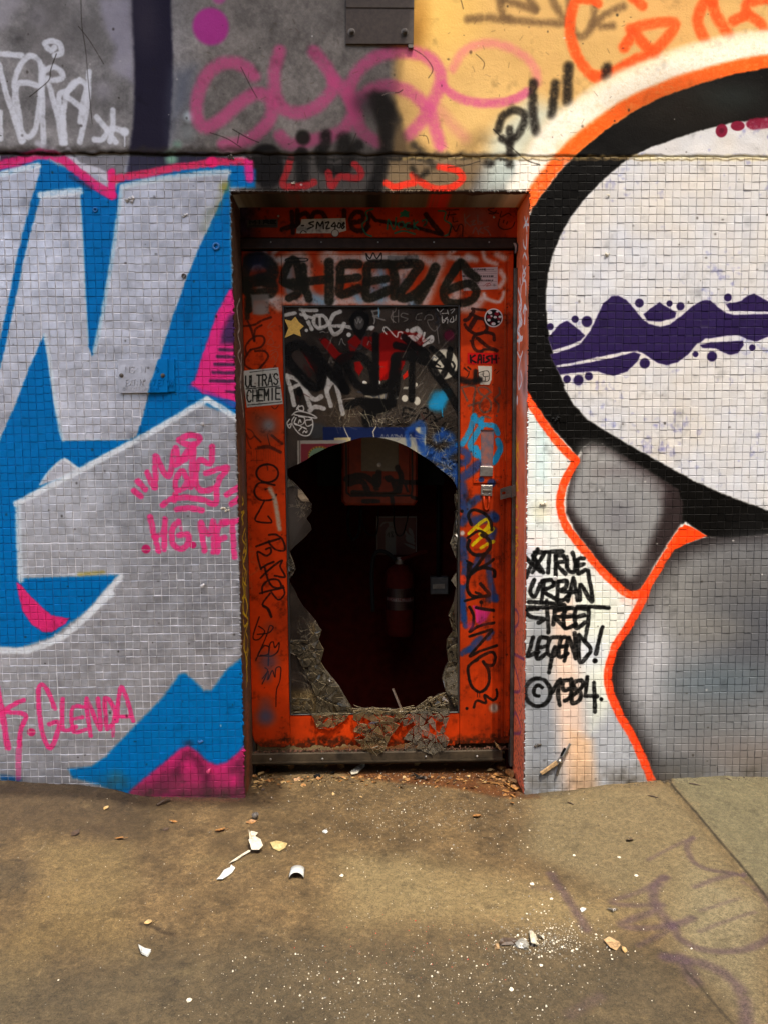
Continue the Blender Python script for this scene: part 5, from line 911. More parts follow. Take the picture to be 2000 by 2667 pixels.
def glass_mat():
    m, n, b, o = nodes('dirty_glass'); col, a = canvas_nodes(n, gc)
    n.links.new(gain_n(n, col, .56), b.inputs['Base Color']); b.inputs['Roughness'].default_value = .3; b.inputs['Specular IOR Level'].default_value = .16
    n.links.new(a, b.inputs['Alpha']); bump(n, b, noise(n, 60, 4), .05, .001); return m
MT['glass'] = glass_mat()
def frag_mat(name, col, alpha, rough=.12):
    m, n, b, o = nodes(name); f = noise(n, 70, 4)
    n.links.new(ramp(n, f, [(.3, tuple(v * .45 for v in col)), (.7, col)]), b.inputs['Base Color']); b.inputs['Roughness'].default_value = rough
    b.inputs['Specular IOR Level'].default_value = .8; b.inputs['Alpha'].default_value = alpha
    bump(n, b, noise(n, 160, 3), .35, .002); return m
MT['frag'] = frag_mat('dusty_laminated_glass', (.12, .080, .034), .66)
MT['fedge'] = frag_mat('broken_glass_edge', (.25, .20, .125), .85, .15)
MT['clear'] = frag_mat('greyish_glass', (.13, .112, .085), .6)
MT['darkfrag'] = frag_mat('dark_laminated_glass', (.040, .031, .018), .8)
MT['gasket'] = plain('black_rubber', (.012, .011, .011), .5, var=.4)
MT['steel'] = plain('worn_steel', (.36, .34, .31), .34, .85, .35, 40)
MT['dsteel'] = plain('dark_dirty_steel', (.10, .085, .07), .5, .55, .5, 30, (60, .4, .001))
MT['bar'] = plain('dirty_aluminium_strip', (.030, .021, .012), .7, .0, .6, 22, (90, .4, .001), spec=.2)
MT['channel'] = plain('brown_coated_channel', (.030, .015, .010), .5, 0, .4, 40, spec=.2)
MT['plate'] = plain('brown_coated_plate', (.052, .037, .027), .5, 0, .25, 90, spec=.25)
MT['paintscrew'] = plain('paint_caked_screw', (.50, .49, .49), .45, .3, .3)
MT['red'] = plain('dark_red_paint', (.030, .0026, .0016), .8, 0, .3, 30, spec=.04)  # kept near black, the room's dimness is in the colour
MT['orange'] = plain('orange_box_paint', (.42, .085, .020), .45, 0, .25, 30)
MT['black'] = plain('black_plastic', (.006, .006, .006), .6, 0, .3, spec=.1)
MT['white'] = plain('off_white_plastic', (.45, .43, .38), .5, 0, .2)
MT['paper'] = plain('torn_paper', (.44, .40, .31), .8, 0, .15, 160, (240, .4, .0006))
MT['pwhite'] = plain('bluish_white_paper', (.43, .44, .42), .75, 0, .15, 160, (240, .4, .0006))
MT['yellow'] = plain('yellowed_foil', (.36, .28, .12), .5, 0, .2, 140)
MT['leaf'] = plain('dry_leaf', (.15, .070, .020), .6, 0, .55, 130, (140, .6, .001), col2=(.25, .115, .03))
MT['leafp'] = plain('pale_dry_leaf', (.33, .215, .085), .65, 0, .4, 130, (140, .6, .001))
MT['leafd'] = plain('dark_dead_leaf', (.045, .026, .014), .6, 0, .5, 130)
MT['wood'] = plain('split_wood', (.30, .19, .09), .75, 0, .45, 120, (180, .6, .001))
MT['chip'] = plain('paint_chip', (.58, .53, .42), .6, 0, .3, 200, None)
MT['bulk'] = plain('raw_concrete', (.24, .22, .19), .85, 0, .3, 12, (60, .5, .004))
MT['glint'] = frag_mat('clear_crumb', (.36, .35, .31), .85, .1)
MT['redchip'] = plain('red_crumb', (.45, .05, .03), .6, 0, .2, 100, None)

# ---------------------------------------------------------------- ground: one sheet, finest before the wall
_bp = [(-400, 2030), (0, 2036), (200, 2042), (290, 2056), (380, 2073), (640, 2076), (1000, 2072), (1370, 2070), (1500, 2058), (1600, 2045), (1700, 2033), (1800, 2027), (1920, 2022), (2300, 2024)]
_bx = [on_y(*p).x for p in _bp]; _bz = [on_y(*p).z for p in _bp]
def axis(lo, hi, step, far0, far1):
    a = list(np.arange(lo, hi + 1e-6, step)); s = step; x = lo
    while x > far0: s *= 1.35; x -= s; a.insert(0, x)
    s = step; x = hi
    while x < far1: s *= 1.35; x += s; a.append(x)
    return np.array(a)
GX = axis(-1.45, 1.45, .007, -60, 60); GY = axis(-1.25, .20, .007, -60, 1.6)
gn = [fbm(512, 512, 14, 90, 5), fbm(512, 512, 90, 91, 3), fbm(512, 512, 4, 92, 2)]
def ground_z(x, y):
    base = np.interp(x, _bx, _bz); t = np.exp(-np.clip(-y, 0, 9) / .75)
    x0 = .995 + (y * .0)                                            # the next slab stands a little higher
    return base * t
def gz(x, y):
    i = int((y + 1.3) / .0075) % 512; j = int((x + 1.9) / .0075) % 512
    return float(ground_z(x, y) + gn[0][i, j] * .0022 + gn[1][i, j] * .006 + gn[2][i, j] * .0008)
XLg, XRg = LFX, RFX
XX, YY = np.meshgrid(GX, GY)
ii = ((YY + 1.3) / .0075).astype(int) % 512; jj = ((XX + 1.9) / .0075).astype(int) % 512
ZZ = ground_z(XX, YY) + gn[0][ii, jj] * .0022 + gn[1][ii, jj] * .006 + gn[2][ii, jj] * .0008
ZZ += np.where((XX < XLg) | (XX > XRg), 1, 0) * np.exp(-np.clip(-YY - .004, 0, 9) / .012) * (.004 + .010 * np.clip(gn[1][ii, jj] + gn[0][ii, jj], -.3, 1))   # dirt banked against the wall
ZZ -= .006 * np.exp(-((XX - .993) / .007) ** 2) * (YY > -1.2)       # joint between two slabs
vs = np.stack([XX.ravel(), YY.ravel(), ZZ.ravel()], 1); nx, ny = len(GX), len(GY)
q = np.arange(nx * ny).reshape(ny, nx); fs = np.stack([q[:-1, :-1].ravel(), q[:-1, 1:].ravel(), q[1:, 1:].ravel(), q[1:, :-1].ravel()], 1)
me = bpy.data.meshes.new('ground'); me.vertices.add(len(vs)); me.vertices.foreach_set('co', vs.astype(np.float32).ravel())
me.loops.add(fs.size); me.loops.foreach_set('vertex_index', fs.astype(np.int32).ravel())
me.polygons.add(len(fs)); me.polygons.foreach_set('loop_start', np.arange(0, fs.size, 4, dtype=np.int32)); me.polygons.foreach_set('use_smooth', np.ones(len(fs), bool))
me.materials.append(MT['ground']); me.update(); me.validate()
tag(link('ground', me), kind='structure')

# ---------------------------------------------------------------- the tiled wall
WALL = empty('graffiti_wall', (0, 0, 0), 'graffiti covered wall of small square mosaic tiles under a concrete band, round the door', 'wall')
XL, XR, ZT, ZL, P = LFX, RFX, 2.062, 1.959, .025
MAXX, TOPZ = 2.3, 2.83
GY0 = .0015
g = MB()
g.box((-MAXX, GY0, -.06), (XL, .30, ZT + .02)); g.box((XR, GY0, -.06), (MAXX, .30, ZT + .02)); g.box((XL, GY0, ZL), (XR, .30, ZT + .02))
g.build('grout_bed', MT['grout'], WALL)
# concrete band, 12 mm proud, ragged along its lower edge, slightly uneven
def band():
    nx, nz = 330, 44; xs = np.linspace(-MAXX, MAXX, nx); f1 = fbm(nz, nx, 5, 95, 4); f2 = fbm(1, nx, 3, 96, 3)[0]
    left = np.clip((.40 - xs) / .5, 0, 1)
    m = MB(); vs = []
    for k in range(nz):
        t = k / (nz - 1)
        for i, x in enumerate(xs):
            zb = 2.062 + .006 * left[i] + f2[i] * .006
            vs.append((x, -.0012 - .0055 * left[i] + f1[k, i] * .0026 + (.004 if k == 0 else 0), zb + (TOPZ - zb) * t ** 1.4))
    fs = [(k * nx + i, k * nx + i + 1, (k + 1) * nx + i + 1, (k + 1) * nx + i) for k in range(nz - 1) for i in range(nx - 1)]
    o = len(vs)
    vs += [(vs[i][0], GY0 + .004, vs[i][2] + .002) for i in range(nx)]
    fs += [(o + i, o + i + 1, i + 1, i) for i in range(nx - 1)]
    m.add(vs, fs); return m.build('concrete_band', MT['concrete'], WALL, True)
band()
MB().box((-MAXX, .004, ZT + .021), (MAXX, .30, TOPZ)).build('wall_core', MT['bulk'], WALL)
# tiles
tr = np.random.default_rng(17)
def tile_geo(w, h, tilt, dy, c=.0013, jit=.0006):
    """12-vertex tile about its own middle, front towards -y"""
    x, z = w / 2, h / 2; vs = []
    for inset, y in ((c, 0.0), (c * .25, c * .55), (0, .0040)):
        for sx, sz in ((-1, -1), (1, -1), (1, 1), (-1, 1)):
            px_ = sx * (x - inset) + tr.uniform(-jit, jit); pz_ = sz * (z - inset) + tr.uniform(-jit, jit)
            vs.append((px_, y + (px_ * tilt[0] + pz_ * tilt[1]) + dy, pz_))
    fs = [(0, 1, 2, 3)]
    for r in (0, 4):
        for i in range(4):
            j = (i + 1) % 4; fs.append((r + j, r + i, r + 4 + i, r + 4 + j))
    return vs, fs
cells = []
def sheet(ix, iz):                                                  # mosaic comes in paper-backed sheets of 12 x 12, none quite true
    g = np.random.default_rng(ix * 131 + iz * 17 + 5); return g.normal(0, .0009), g.normal(0, .0009), g.normal(0, .004)
HOLES = []
hole_xz = [(on_y(*p).x, on_y(*p).z) for p in HOLES]
rows = int((ZT + .03) / P) + 1
for j in range(rows):
    z0 = ZT - (j + 1) * P
    for side in (0, 1, 2):
        n = 76
        for i in range(n):
            if side == 0: x1 = XL - i * P; x0 = x1 - P
            elif side == 1: x0 = XR + i * P; x1 = x0 + P
            else:
                x0 = XL + i * P; x1 = min(x0 + P, XR)
                if x0 > XR - .004 or z0 < ZL - .012: continue
            if x0 < -MAXX or x1 > MAXX: continue
            cells.append((x0, x1, max(z0, ZL) if side == 2 else z0, z0 + P, i // 12 + side * 40, j // 12, side))
def in_frame(x, z):
    v = ROT.transposed() @ (Vector((x, 0, z)) - CAM); a = PW / 2 + F_PX * v.x / -v.z; b = PH / 2 - F_PX * v.y / -v.z
    return 15 < a < PW - 15 and 0 < b < PH - 15 and z > .09
near = sorted((c for c in cells if c[6] != 2 and in_frame((c[0] + c[1]) / 2, (c[2] + c[3]) / 2)), key=lambda c: ((c[0] + c[1]) / 2) ** 2 + ((c[2] + c[3]) / 2 - CAM.z) ** 2)[:300]
near = set(near)
var = []
for k in range(14):
    vs, fs = tile_geo(P - .0012, P - .0012, (tr.normal(0, .014), tr.normal(0, .014)), 0)
    m = MB(); m.add(vs, fs); var.append(m.mesh('tile', MT['tile']))
bulk = MB()
for c_ in cells:
    x0, x1, z0, z1, sx, sz, side = c_
    ox, oz, ro = sheet(sx, sz); cx, cz = (x0 + x1) / 2, (z0 + z1) / 2
    edge = (side == 0 and abs(x1 - XL) < .001) or (side == 1 and abs(x0 - XR) < .001)
    if edge: ox = 0
    if any(abs(cx - a) < .013 and abs(cz - b) < .013 for a, b in hole_xz): continue
    if tr.random() < .0004: continue
    dy = tr.normal(0, .00045) - .0002
    if c_ in near:
        o = bpy.data.objects.new('tile', var[int(tr.integers(14))]); COL.objects.link(o); o.parent = WALL
        o.location = (cx + ox, dy, cz + oz); o.rotation_euler = (0, ro + tr.normal(0, .006), 0)
        s = (x1 - x0) / P; o.scale = (s, 1, (z1 - z0) / P)
    else:
        vs, fs = tile_geo(x1 - x0 - .0012, z1 - z0 - .0012, (tr.normal(0, .014), tr.normal(0, .014)), dy)
        bulk.add([(v[0] + cx + ox, v[1], v[2] + cz + oz) for v in vs], fs)
tag(bulk.build('mosaic_tiling', MT['tile'], WALL), kind='stuff')
# reveals: two sides and the soffit of the opening, rough arrises
zb0 = on_y(1000, 533, DY).z
def reveal(x0, x1, mat, nm, sgn):
    nz, ny = 130, 9; f = fbm(nz, ny, 3, 97 if sgn > 0 else 98, 3); vs = []
    for k in range(nz):
        for i in range(ny):
            t = i / (ny - 1); e = (1 - t) ** 6
            vs.append((x0 + (x1 - x0) * t + sgn * (f[k, i] * .0012 + e * abs(f[k, i]) * .004), .0005 + DY * 1.02 * t, -.05 + (ZL + .05) * k / (nz - 1) + (-.012 * t if k == nz - 1 else 0)))
    fs = [(k * ny + i, k * ny + i + 1, (k + 1) * ny + i + 1, (k + 1) * ny + i) for k in range(nz - 1) for i in range(ny - 1)]
    m = MB(); m.add(vs, fs); o = len(vs)
    m.build(nm, mat, WALL, True)
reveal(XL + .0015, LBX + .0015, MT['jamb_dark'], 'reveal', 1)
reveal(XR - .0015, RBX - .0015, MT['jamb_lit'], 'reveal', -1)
m = MB(); xs = np.linspace(XL, XR, 70); sf = fbm(8, 70, 4, 99, 3)
m.add([(x, .0005 + DY * 1.02 * k / 7, ZL - .0015 + (zb0 - ZL) * k / 7 - abs(sf[k, i]) * .002) for k in range(8) for i, x in enumerate(xs)],
      [(k * 70 + i, k * 70 + i + 1, (k + 1) * 70 + i + 1, (k + 1) * 70 + i) for k in range(7) for i in range(69)])
MT['soffit'] = plain('rusty_painted_soffit', (.034, .013, .006), .8, 0, .5, 22, (120, .5, .0014))
m.build('soffit', MT['soffit'], WALL, True)
def arris(pts, r, nm, mat):
    """crumbled edge of render where the tiling stops"""
    m = MB(); k = 0
    for a, b in zip(pts[:-1], pts[1:]):
        a, b = Vector(a), Vector(b); n = int((b - a).length / .006)
        for i in range(n):
            p = a.lerp(b, i / n); s = r * tr.uniform(.35, 1.25)
            if tr.random() < .25: continue
            vs = [(p.x + tr.normal(0, s * .45) + d[0] * s, p.y + d[1] * s, p.z + d[2] * s * 1.5) for d in ((1, 0, 0), (-1, 0, .1), (0, -.7, 0), (0, .8, .1), (0, 0, 1), (0, 0, -1))]
            m.add(vs, [(0, 2, 4), (2, 1, 4), (1, 3, 4), (3, 0, 4), (2, 0, 5), (1, 2, 5), (3, 1, 5), (0, 3, 5)])
    tag(m.build(nm, mat, WALL), kind='stuff')
arris([(XL, .001, .0), (XL, .001, ZL)], .0042, 'render_crumbs', MT['concrete'])
arris([(XR, .001, .0), (XR, .001, ZL)], .0034, 'render_crumbs', MT['concrete'])
arris([(XL, .0015, ZL), (XR, .0015, ZL)], .0034, 'render_crumbs', MT['concrete'])
# the roof slab over the near half, past the frame: its end is what throws the straight shadow edge down the wall
SLZ = 5.0
xe = on_y(1079, 0).x + SHX * (SLZ - on_y(1079, 0).z)
LSL = SHY * SLZ + .06
MB().box((-1.0, -LSL, SLZ), (xe, 1.6, SLZ + .32)).build('ceiling', MT['bulk']); tag(bpy.data.objects['ceiling'], kind='structure')
MB().box((-9, .0, TOPZ), (9, 1.6, SLZ)).build('upper_wall', MT['bulk']); tag(bpy.data.objects['upper_wall'], kind='structure')
# unseen walls added to block sky light from the front and the far end; the near end is open
tag(MB().box((-2.4, -6.4, -.2), (4.6, -6.0, 6.0)).build('front_sky_blocker', MT['bulk']), kind='structure')
tag(MB().box((4.2, -5.999, -.2), (4.6, -.001, 6.0)).build('end_sky_blocker', MT['bulk']), kind='structure')
for a, b in ((-9, -MAXX), (MAXX, 9)):
    tag(MB().box((a, .002, -.1), (b, 1.6, TOPZ)).build('flank_wall', MT['bulk']), kind='structure')
# ---------------------------------------------------------------- the door
from mathutils.geometry import tessellate_polygon, delaunay_2d_cdt
def dp(px, py, y=None): p = on_y(px, py, DY if y is None else y); return (p.x, p.z)
def zp(z, pts, y=None): return [dp(z.x0 + a * z.k, z.y0 + b * z.k, y) for a, b in pts]
FR = empty('door_frame', (0, DY, 0), 'orange steel door frame with scrawled transom panel, set back in the tiled wall', 'door frame')
DOOR = empty('steel_door', (0, DY, 0), 'battered orange door with a big jagged hole smashed through its glass', 'door')
xl0, xr0 = LBX, RBX
ztr0, ztr1 = dp(1000, 619)[1], zb0 - .001
m = MB().bbox((xl0 + .001, DY - .002, ztr0), (xr0 - .001, DY + .03, ztr1), .002); m.build('transom_panel', MT['door'], FR)
zc0, zc1 = dp(1000, 652)[1], ztr0 - .0015
xa = dp(626, 635)[0]; xb = dp(1343, 635)[0]
m = MB().bbox((xa, DY - .007, zc0 + .004), (xb, DY + .03, zc1), .003); m.box((xa, DY - .011, zc0 + .006), (xb, DY - .0072, zc0 + .011)); m.build('head_channel', MT['channel'], FR)
for px in (707, 838, 985, 1129, 1272):
    x, z = dp(px, 632); MB().lathe((x, DY - .007, z), (0, -1, 0), [(0, .0028), (.0012, .0024), (.0016, .001)], 8).build('rivet', MT['steel'], FR)
x, z = dp(726, 563); MB().lathe((x, DY - .002, z), (0, -1, 0), [(0, .004), (.002, .003), (.003, .001)], 8).build('screw', MT['steel'], FR)
x, z = dp(1285, 566); MB().lathe((x, DY - .002, z), (0, -1, 0), [(0, .004), (.002, .003), (.003, .001)], 8).build('screw', MT['steel'], FR)
# dark closing strip down the far side and its hooked top end
xs0, xs1 = dp(1333, 1000)[0], dp(1342, 1000)[0]
m = MB().bbox((xs0, DY - .016, dp(1340, 1992)[1]), (xs1, DY + .03, dp(1340, 700)[1]), .002); m.build('closing_strip', MT['dsteel'], FR)
hx = [dp(*p) for p in ((1334, 636), (1342, 634), (1347, 642), (1346, 655), (1340, 664), (1337, 662), (1339, 648), (1333, 642))]
MB().prism(hx, DY - .018, DY - .004, .001).build('strip_end', MT['gasket'], FR)
hx = [dp(*p) for p in ((1333, 637), (1339, 637), (1342, 645), (1340, 662), (1337, 664), (1337, 648))]
MB().prism(hx, DY - .0215, DY - .0185, .0005).build('strip_end_clip', MT['steel'], FR)
# near gap
m = MB().box((dp(638, 1000)[0], DY + .004, -.03), (dp(643, 1000)[0], DY + .03, zc0)); m.build('gap_seal', MT['gasket'], FR)
# bracket of the missing padlock on the frame
bx = zp(K_, [(1296, 455), (1400, 422), (1400, 532), (1296, 558)], DY - .02)
br = empty('latch_bracket', (bx[0][0], DY - .02, bx[0][1]), 'slotted steel latch bracket with empty keyhole slot, fixed to the frame beside the handle', 'latch bracket')
def slotted(poly, hole, y0, y1):
    loops = [[Vector((a, b, 0)) for a, b in poly], [Vector((a, b, 0)) for a, b in hole]]
    tri = tessellate_polygon(loops); p = [v for l in loops for v in l]; n = len(p)
    m = MB(); vs = [(v.x, y0, v.y) for v in p] + [(v.x, y1, v.y) for v in p]
    fs = [tuple(t) for t in tri] + [tuple(i + n for i in reversed(t)) for t in tri]
    o = 0
    for l in loops:
        k = len(l)
        for i in range(k): j = (i + 1) % k; fs.append((o + i, o + j, o + j + n, o + i + n))
        o += k
    return m.add(vs, fs)
sl = zp(K_, [(1312, 490), (1322, 482), (1344, 480), (1352, 490), (1346, 502), (1324, 510), (1314, 506)], DY - .02)
slotted(bx, sl, DY - .021, DY - .018).build('slotted_plate', MT['dsteel'], br)
b2 = zp(K_, [(1386, 430), (1436, 414), (1440, 520), (1400, 540)], DY - .01)
MB().prism(b2, DY - .026, DY - .006, .001).build('bracket_foot', MT['dsteel'], br)
# -- leaf: two stiles, two rails
LX0, LX1, RX0, RX1 = dp(643, 1250)[0], dp(744, 1250)[0], dp(1197, 1250)[0], dp(1332, 1250)[0]
GZ0, GZ1 = dp(980, 1860)[1], dp(980, 796)[1]
ZD1 = zc0 - .001
def ragged(x0, x1, ztop, zbot, seed, amp=.009):
    g = np.random.default_rng(seed); n = int((x1 - x0) / .006) + 2; xs = np.linspace(x0, x1, n)
    return [(x0, ztop), (x1, ztop)] + [(x, zbot + amp * (g.random() - .4) + .5 * amp * math.sin(x * 60)) for x in xs[::-1]]
ZB = dp(980, 1944)[1]
MB().prism([(LX0, ZD1), (LX1, ZD1), (LX1, ZB + .012), (LX1 - .02, ZB), (LX0 + .03, ZB + .004), (LX0 + .008, ZB + .02), (LX0, ZB + .05)], DY, DY + .035, .002).build('stile', MT['door'], DOOR)
MB().prism([(RX0, ZD1), (RX1, ZD1), (RX1, ZB + .004), (RX0, ZB + .004)], DY, DY + .035, .002).build('stile', MT['door'], DOOR)
MB().prism([(LX1 + .0008, GZ1 + .001), (RX0 - .0008, GZ1 + .001), (RX0 - .0008, ZD1), (LX1 + .0008, ZD1)], DY + .0003, DY + .035, .0015).build('top_rail', MT['door'], DOOR)
MB().prism(ragged(LX1 + .0008, RX0 - .0008, GZ0 - .001, ZB + .002, 4), DY + .0004, DY + .035, .001).build('bottom_rail', MT['door'], DOOR)
z0 = dp(980, 664)[1]; MB().bbox((LX0 + .002, DY - .003, z0 + .002), (RX1 - .012, DY - .0002, ZD1 - .002), .001).build('head_fold', MT['door'], DOOR)
xr = dp(1311, 1250)[0]; MB().bbox((xr - .0022, DY - .004, ZB + .03), (xr + .0022, DY - .0002, z0 - .02), .0015).build('edge_ridge', MT['door'], DOOR)
MB().bbox((xr + .008, DY - .009, ZB + .03), (RX1 - .001, DY - .0002, z0), .003).build('edge_fold', MT['door'], DOOR)
# rubber glazing strip
w_ = .0065
for a, b in (((LX1 + .001, GZ0), (LX1 + w_, GZ1)), ((RX0 - w_, GZ0), (RX0 - .001, GZ1)), ((LX1 + w_ + .0004, GZ0), (RX0 - w_ - .0004, GZ0 + .004)), ((LX1 + w_ + .0004, GZ1 - .004), (RX0 - w_ - .0004, GZ1))):
    MB().bbox((a[0], DY - .0012, a[1]), (b[0], DY + .02, b[1]), .001).build('glazing_strip', MT['gasket'], DOOR)
# pane with its hole
GY_ = DY + .006
hole = zp(U_, [(25, 632), (110, 592), (200, 545), (260, 500), (330, 465), (400, 430), (480, 405), (570, 380), (640, 360), (700, 345), (790, 340), (850, 345), (900, 352), (1000, 378), (1100, 420), (1200, 480), (1300, 545), (1390, 610), (1450, 665), (1510, 720), (1545, 775), (1556, 815), (1540, 850), (1548, 900), (1536, 950), (1548, 1000), (1530, 1010), (1548, 1100), (1530, 1160), (1516, 1230), (1535, 1290), (1492, 1302), (1530, 1380), (1552, 1430), (1550, 1560), (1505, 1630), (1545, 1690)], GY_) + \
    zp(M_, [(850, 60), (826, 130), (800, 200), (850, 250), (872, 300), (840, 340), (845, 380), (785, 425), (825, 470), (780, 520), (800, 570), (795, 640), (765, 690), (740, 800), (755, 870), (775, 935), (700, 950), (640, 1000), (560, 1030), (480, 1080), (400, 1095), (200, 1085), (0, 1088)], GY_) + \
    zp(L_, [(1450, 1180), (1300, 1190), (1270, 1185), (1230, 1110), (1200, 1060), (1140, 950), (1060, 890), (1020, 830), (985, 760), (950, 700), (970, 600), (985, 570), (955, 530), (930, 470), (910, 400), (960, 370), (935, 340), (910, 290), (850, 210), (760, 110), (710, 20)], GY_) + \
    zp(J_, [(690, 1590), (640, 1510), (655, 1470), (712, 1385), (700, 1340), (680, 1290), (655, 1230), (645, 1190), (690, 1140), (790, 1050), (880, 955), (870, 900), (822, 830), (860, 790), (888, 750), (850, 720), (886, 680), (850, 640), (790, 550), (740, 490), (690, 440), (640, 395), (606, 345)], GY_)
hole = [(min(max(a, LX1 + .004), RX0 - .004), b) for a, b in hole]
pz0, pz1, px0, px1 = GZ0 - .01, GZ1 + .012, LX1 - .012, RX0 + .012
slotted([(px0, pz0), (px1, pz0), (px1, pz1), (px0, pz1)], hole, GY_, GY_ + .006).build('glass_pane', MT['glass'], DOOR)
# broken laminate: small pieces still stuck together, every piece with its own tilt
fr = np.random.default_rng(23)
def inside(p, poly):
    r = False; n = len(poly)
    for i in range(n):
        (ax, ay), (bx_, by) = poly[i], poly[i - 1]
        if (ay > p[1]) != (by > p[1]) and p[0] < (bx_ - ax) * (p[1] - ay) / (by - ay) + ax: r = not r
    return r
def shatter(poly, n, y, thick, tilt, nm, mats, shrink=.90, skip=.06, bulge=0.0, lump=.004, parent=None, ridge=.13):
    xs = [p[0] for p in poly]; zs = [p[1] for p in poly]; pts = [Vector(p) for p in poly]; k = len(pts); tries = 0
    while len(pts) < k + n and tries < n * 40:
        tries += 1; p = (fr.uniform(min(xs), max(xs)), fr.uniform(min(zs), max(zs)))
        if inside(p, poly): pts.append(Vector(p))
    out = delaunay_2d_cdt(pts, [(i, (i + 1) % k) for i in range(k)], [], 1, 1e-6)
    co, fs = out[0], out[2]; m = MB(); used = [False] * len(fs)
    cen = Vector((sum(xs) / k, sum(zs) / k)); rad = max((Vector(p) - cen).length for p in poly)
    edges = {}
    for i, f in enumerate(fs):
        for a in range(len(f)): edges.setdefault(frozenset((f[a], f[(a + 1) % len(f)])), []).append(i)
    for i, f in enumerate(fs):
        if used[i]: continue
        used[i] = True; loop = list(f)
        for e in [(loop[a], loop[(a + 1) % len(loop)]) for a in range(len(loop))]:   # join with one neighbour to make four-sided pieces too
            ot = [t for t in edges[frozenset(e)] if not used[t]]
            if ot and fr.random() < .45:
                t = ot[0]; used[t] = True; v = [q_ for q_ in fs[t] if q_ not in e][0]; loop.insert(loop.index(e[0]) + 1, v); break
        if fr.random() < skip: continue
        p = [co[q_] for q_ in loop]; c = sum(p, Vector((0, 0))) / len(p)
        s = shrink * fr.uniform(.92, 1.04); tx, tz = fr.normal(0, tilt), fr.normal(0, tilt)
        yy = y + fr.normal(0, lump) - bulge * max(0, 1 - ((c - cen).length / rad) ** 2)
        fv = [(c.x + (a.x - c.x) * s, yy + (a.x - c.x) * tx + (a.y - c.y) * tz, c.y + (a.y - c.y) * s) for a in p]
        bv = [(v[0], v[1] + thick, v[2]) for v in fv]; L = len(p)
        m.add(fv + bv, [tuple(range(L)), tuple(reversed(range(L, 2 * L)))], 0)
        m.add(fv + bv, [(a, (a + 1) % L, (a + 1) % L + L, a + L) for a in range(L)], 1)
        for a in range(L):                                          # whitened crack along an edge, a fine proud ridge
            if fr.random() > ridge: continue
            p0, p1 = Vector(fv[a]), Vector(fv[(a + 1) % L]); d = p1 - p0
            if d.length < .004: continue
            nn = Vector((-d.z, 0, d.x)).normalized() * fr.uniform(.0003, .0007)
            q0, q1 = p0.lerp(p1, fr.uniform(0, .3)), p0.lerp(p1, fr.uniform(.7, 1)); up_ = Vector((0, -.0012, 0))
            m.add([q0 - nn, q0 + nn, q1 + nn, q1 - nn, q0 + up_, q1 + up_], [(0, 3, 5, 4), (1, 4, 5, 2), (0, 4, 1), (3, 2, 5)], 1)
    o = m.build(nm, mats, parent or DOOR); tag(o, kind='stuff'); return o
DM = [MT['darkfrag'], MT['fedge']]; FM = [MT['frag'], MT['fedge']]; CM = [MT['clear'], MT['fedge']]
yf = DY - .010
shatter(zp(BS_, [(330, 290), (500, 275), (900, 300), (880, 350), (830, 430), (740, 560), (700, 640), (660, 720), (600, 760), (430, 720), (410, 650), (345, 580), (430, 550), (330, 505), (390, 430), (330, 380)], yf), 85, yf, .0025, .22, 'hanging_glass_sheet', FM, bulge=.012)
shatter(zp(BS_, [(935, 310), (1120, 270), (1370, 270), (1372, 350), (1320, 500), (1365, 600), (1330, 690), (1290, 720), (1200, 760), (890, 740), (865, 600), (920, 520), (1000, 445)], yf), 52, yf, .0025, .14, 'hanging_glass_sheet', [MT['clear'], MT['fedge']], bulge=.014)
shatter(zp(BS_, [(850, 350), (920, 330), (1000, 410), (870, 465)], yf), 8, yf, .003, .2, 'hanging_glass_sheet', CM)
shatter(zp(BS_, [(-120, 330), (310, 320), (250, 400), (140, 470), (-60, 480)], yf), 22, DY - .004, .003, .14, 'hanging_glass_sheet', FM, bulge=.008)
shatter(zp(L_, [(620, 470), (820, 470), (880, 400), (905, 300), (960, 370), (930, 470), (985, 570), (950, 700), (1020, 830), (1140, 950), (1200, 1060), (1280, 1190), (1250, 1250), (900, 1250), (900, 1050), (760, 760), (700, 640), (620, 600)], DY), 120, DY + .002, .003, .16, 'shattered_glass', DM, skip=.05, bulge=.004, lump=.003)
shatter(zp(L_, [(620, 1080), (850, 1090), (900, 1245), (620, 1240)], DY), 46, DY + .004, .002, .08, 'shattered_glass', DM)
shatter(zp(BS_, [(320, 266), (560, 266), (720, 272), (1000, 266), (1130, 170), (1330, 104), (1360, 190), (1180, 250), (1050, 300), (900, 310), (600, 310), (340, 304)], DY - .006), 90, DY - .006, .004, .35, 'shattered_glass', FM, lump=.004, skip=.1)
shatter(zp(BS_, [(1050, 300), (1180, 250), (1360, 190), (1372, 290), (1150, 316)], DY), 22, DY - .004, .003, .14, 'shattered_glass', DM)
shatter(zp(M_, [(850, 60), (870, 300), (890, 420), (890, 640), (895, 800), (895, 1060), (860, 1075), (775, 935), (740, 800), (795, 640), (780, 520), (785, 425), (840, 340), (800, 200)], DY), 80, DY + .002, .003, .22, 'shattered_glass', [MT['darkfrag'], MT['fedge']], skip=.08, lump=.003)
shatter(zp(U_, [(1540, 815), (1568, 810), (1566, 1480), (1552, 1430), (1530, 1380), (1492, 1302), (1516, 1230), (1548, 1000), (1536, 950), (1526, 850)], DY), 46, DY + .002, .004, .5, 'shattered_glass', CM, skip=.2)
shatter(zp(U_, [(1310, 330), (1400, 340), (1560, 420), (1565, 560), (1540, 720), (1450, 665), (1360, 600), (1290, 480)], DY), 60, DY + .0055, .002, .10, 'shattered_glass', [MT['glass'], MT['fedge']], skip=.45, lump=.0012)
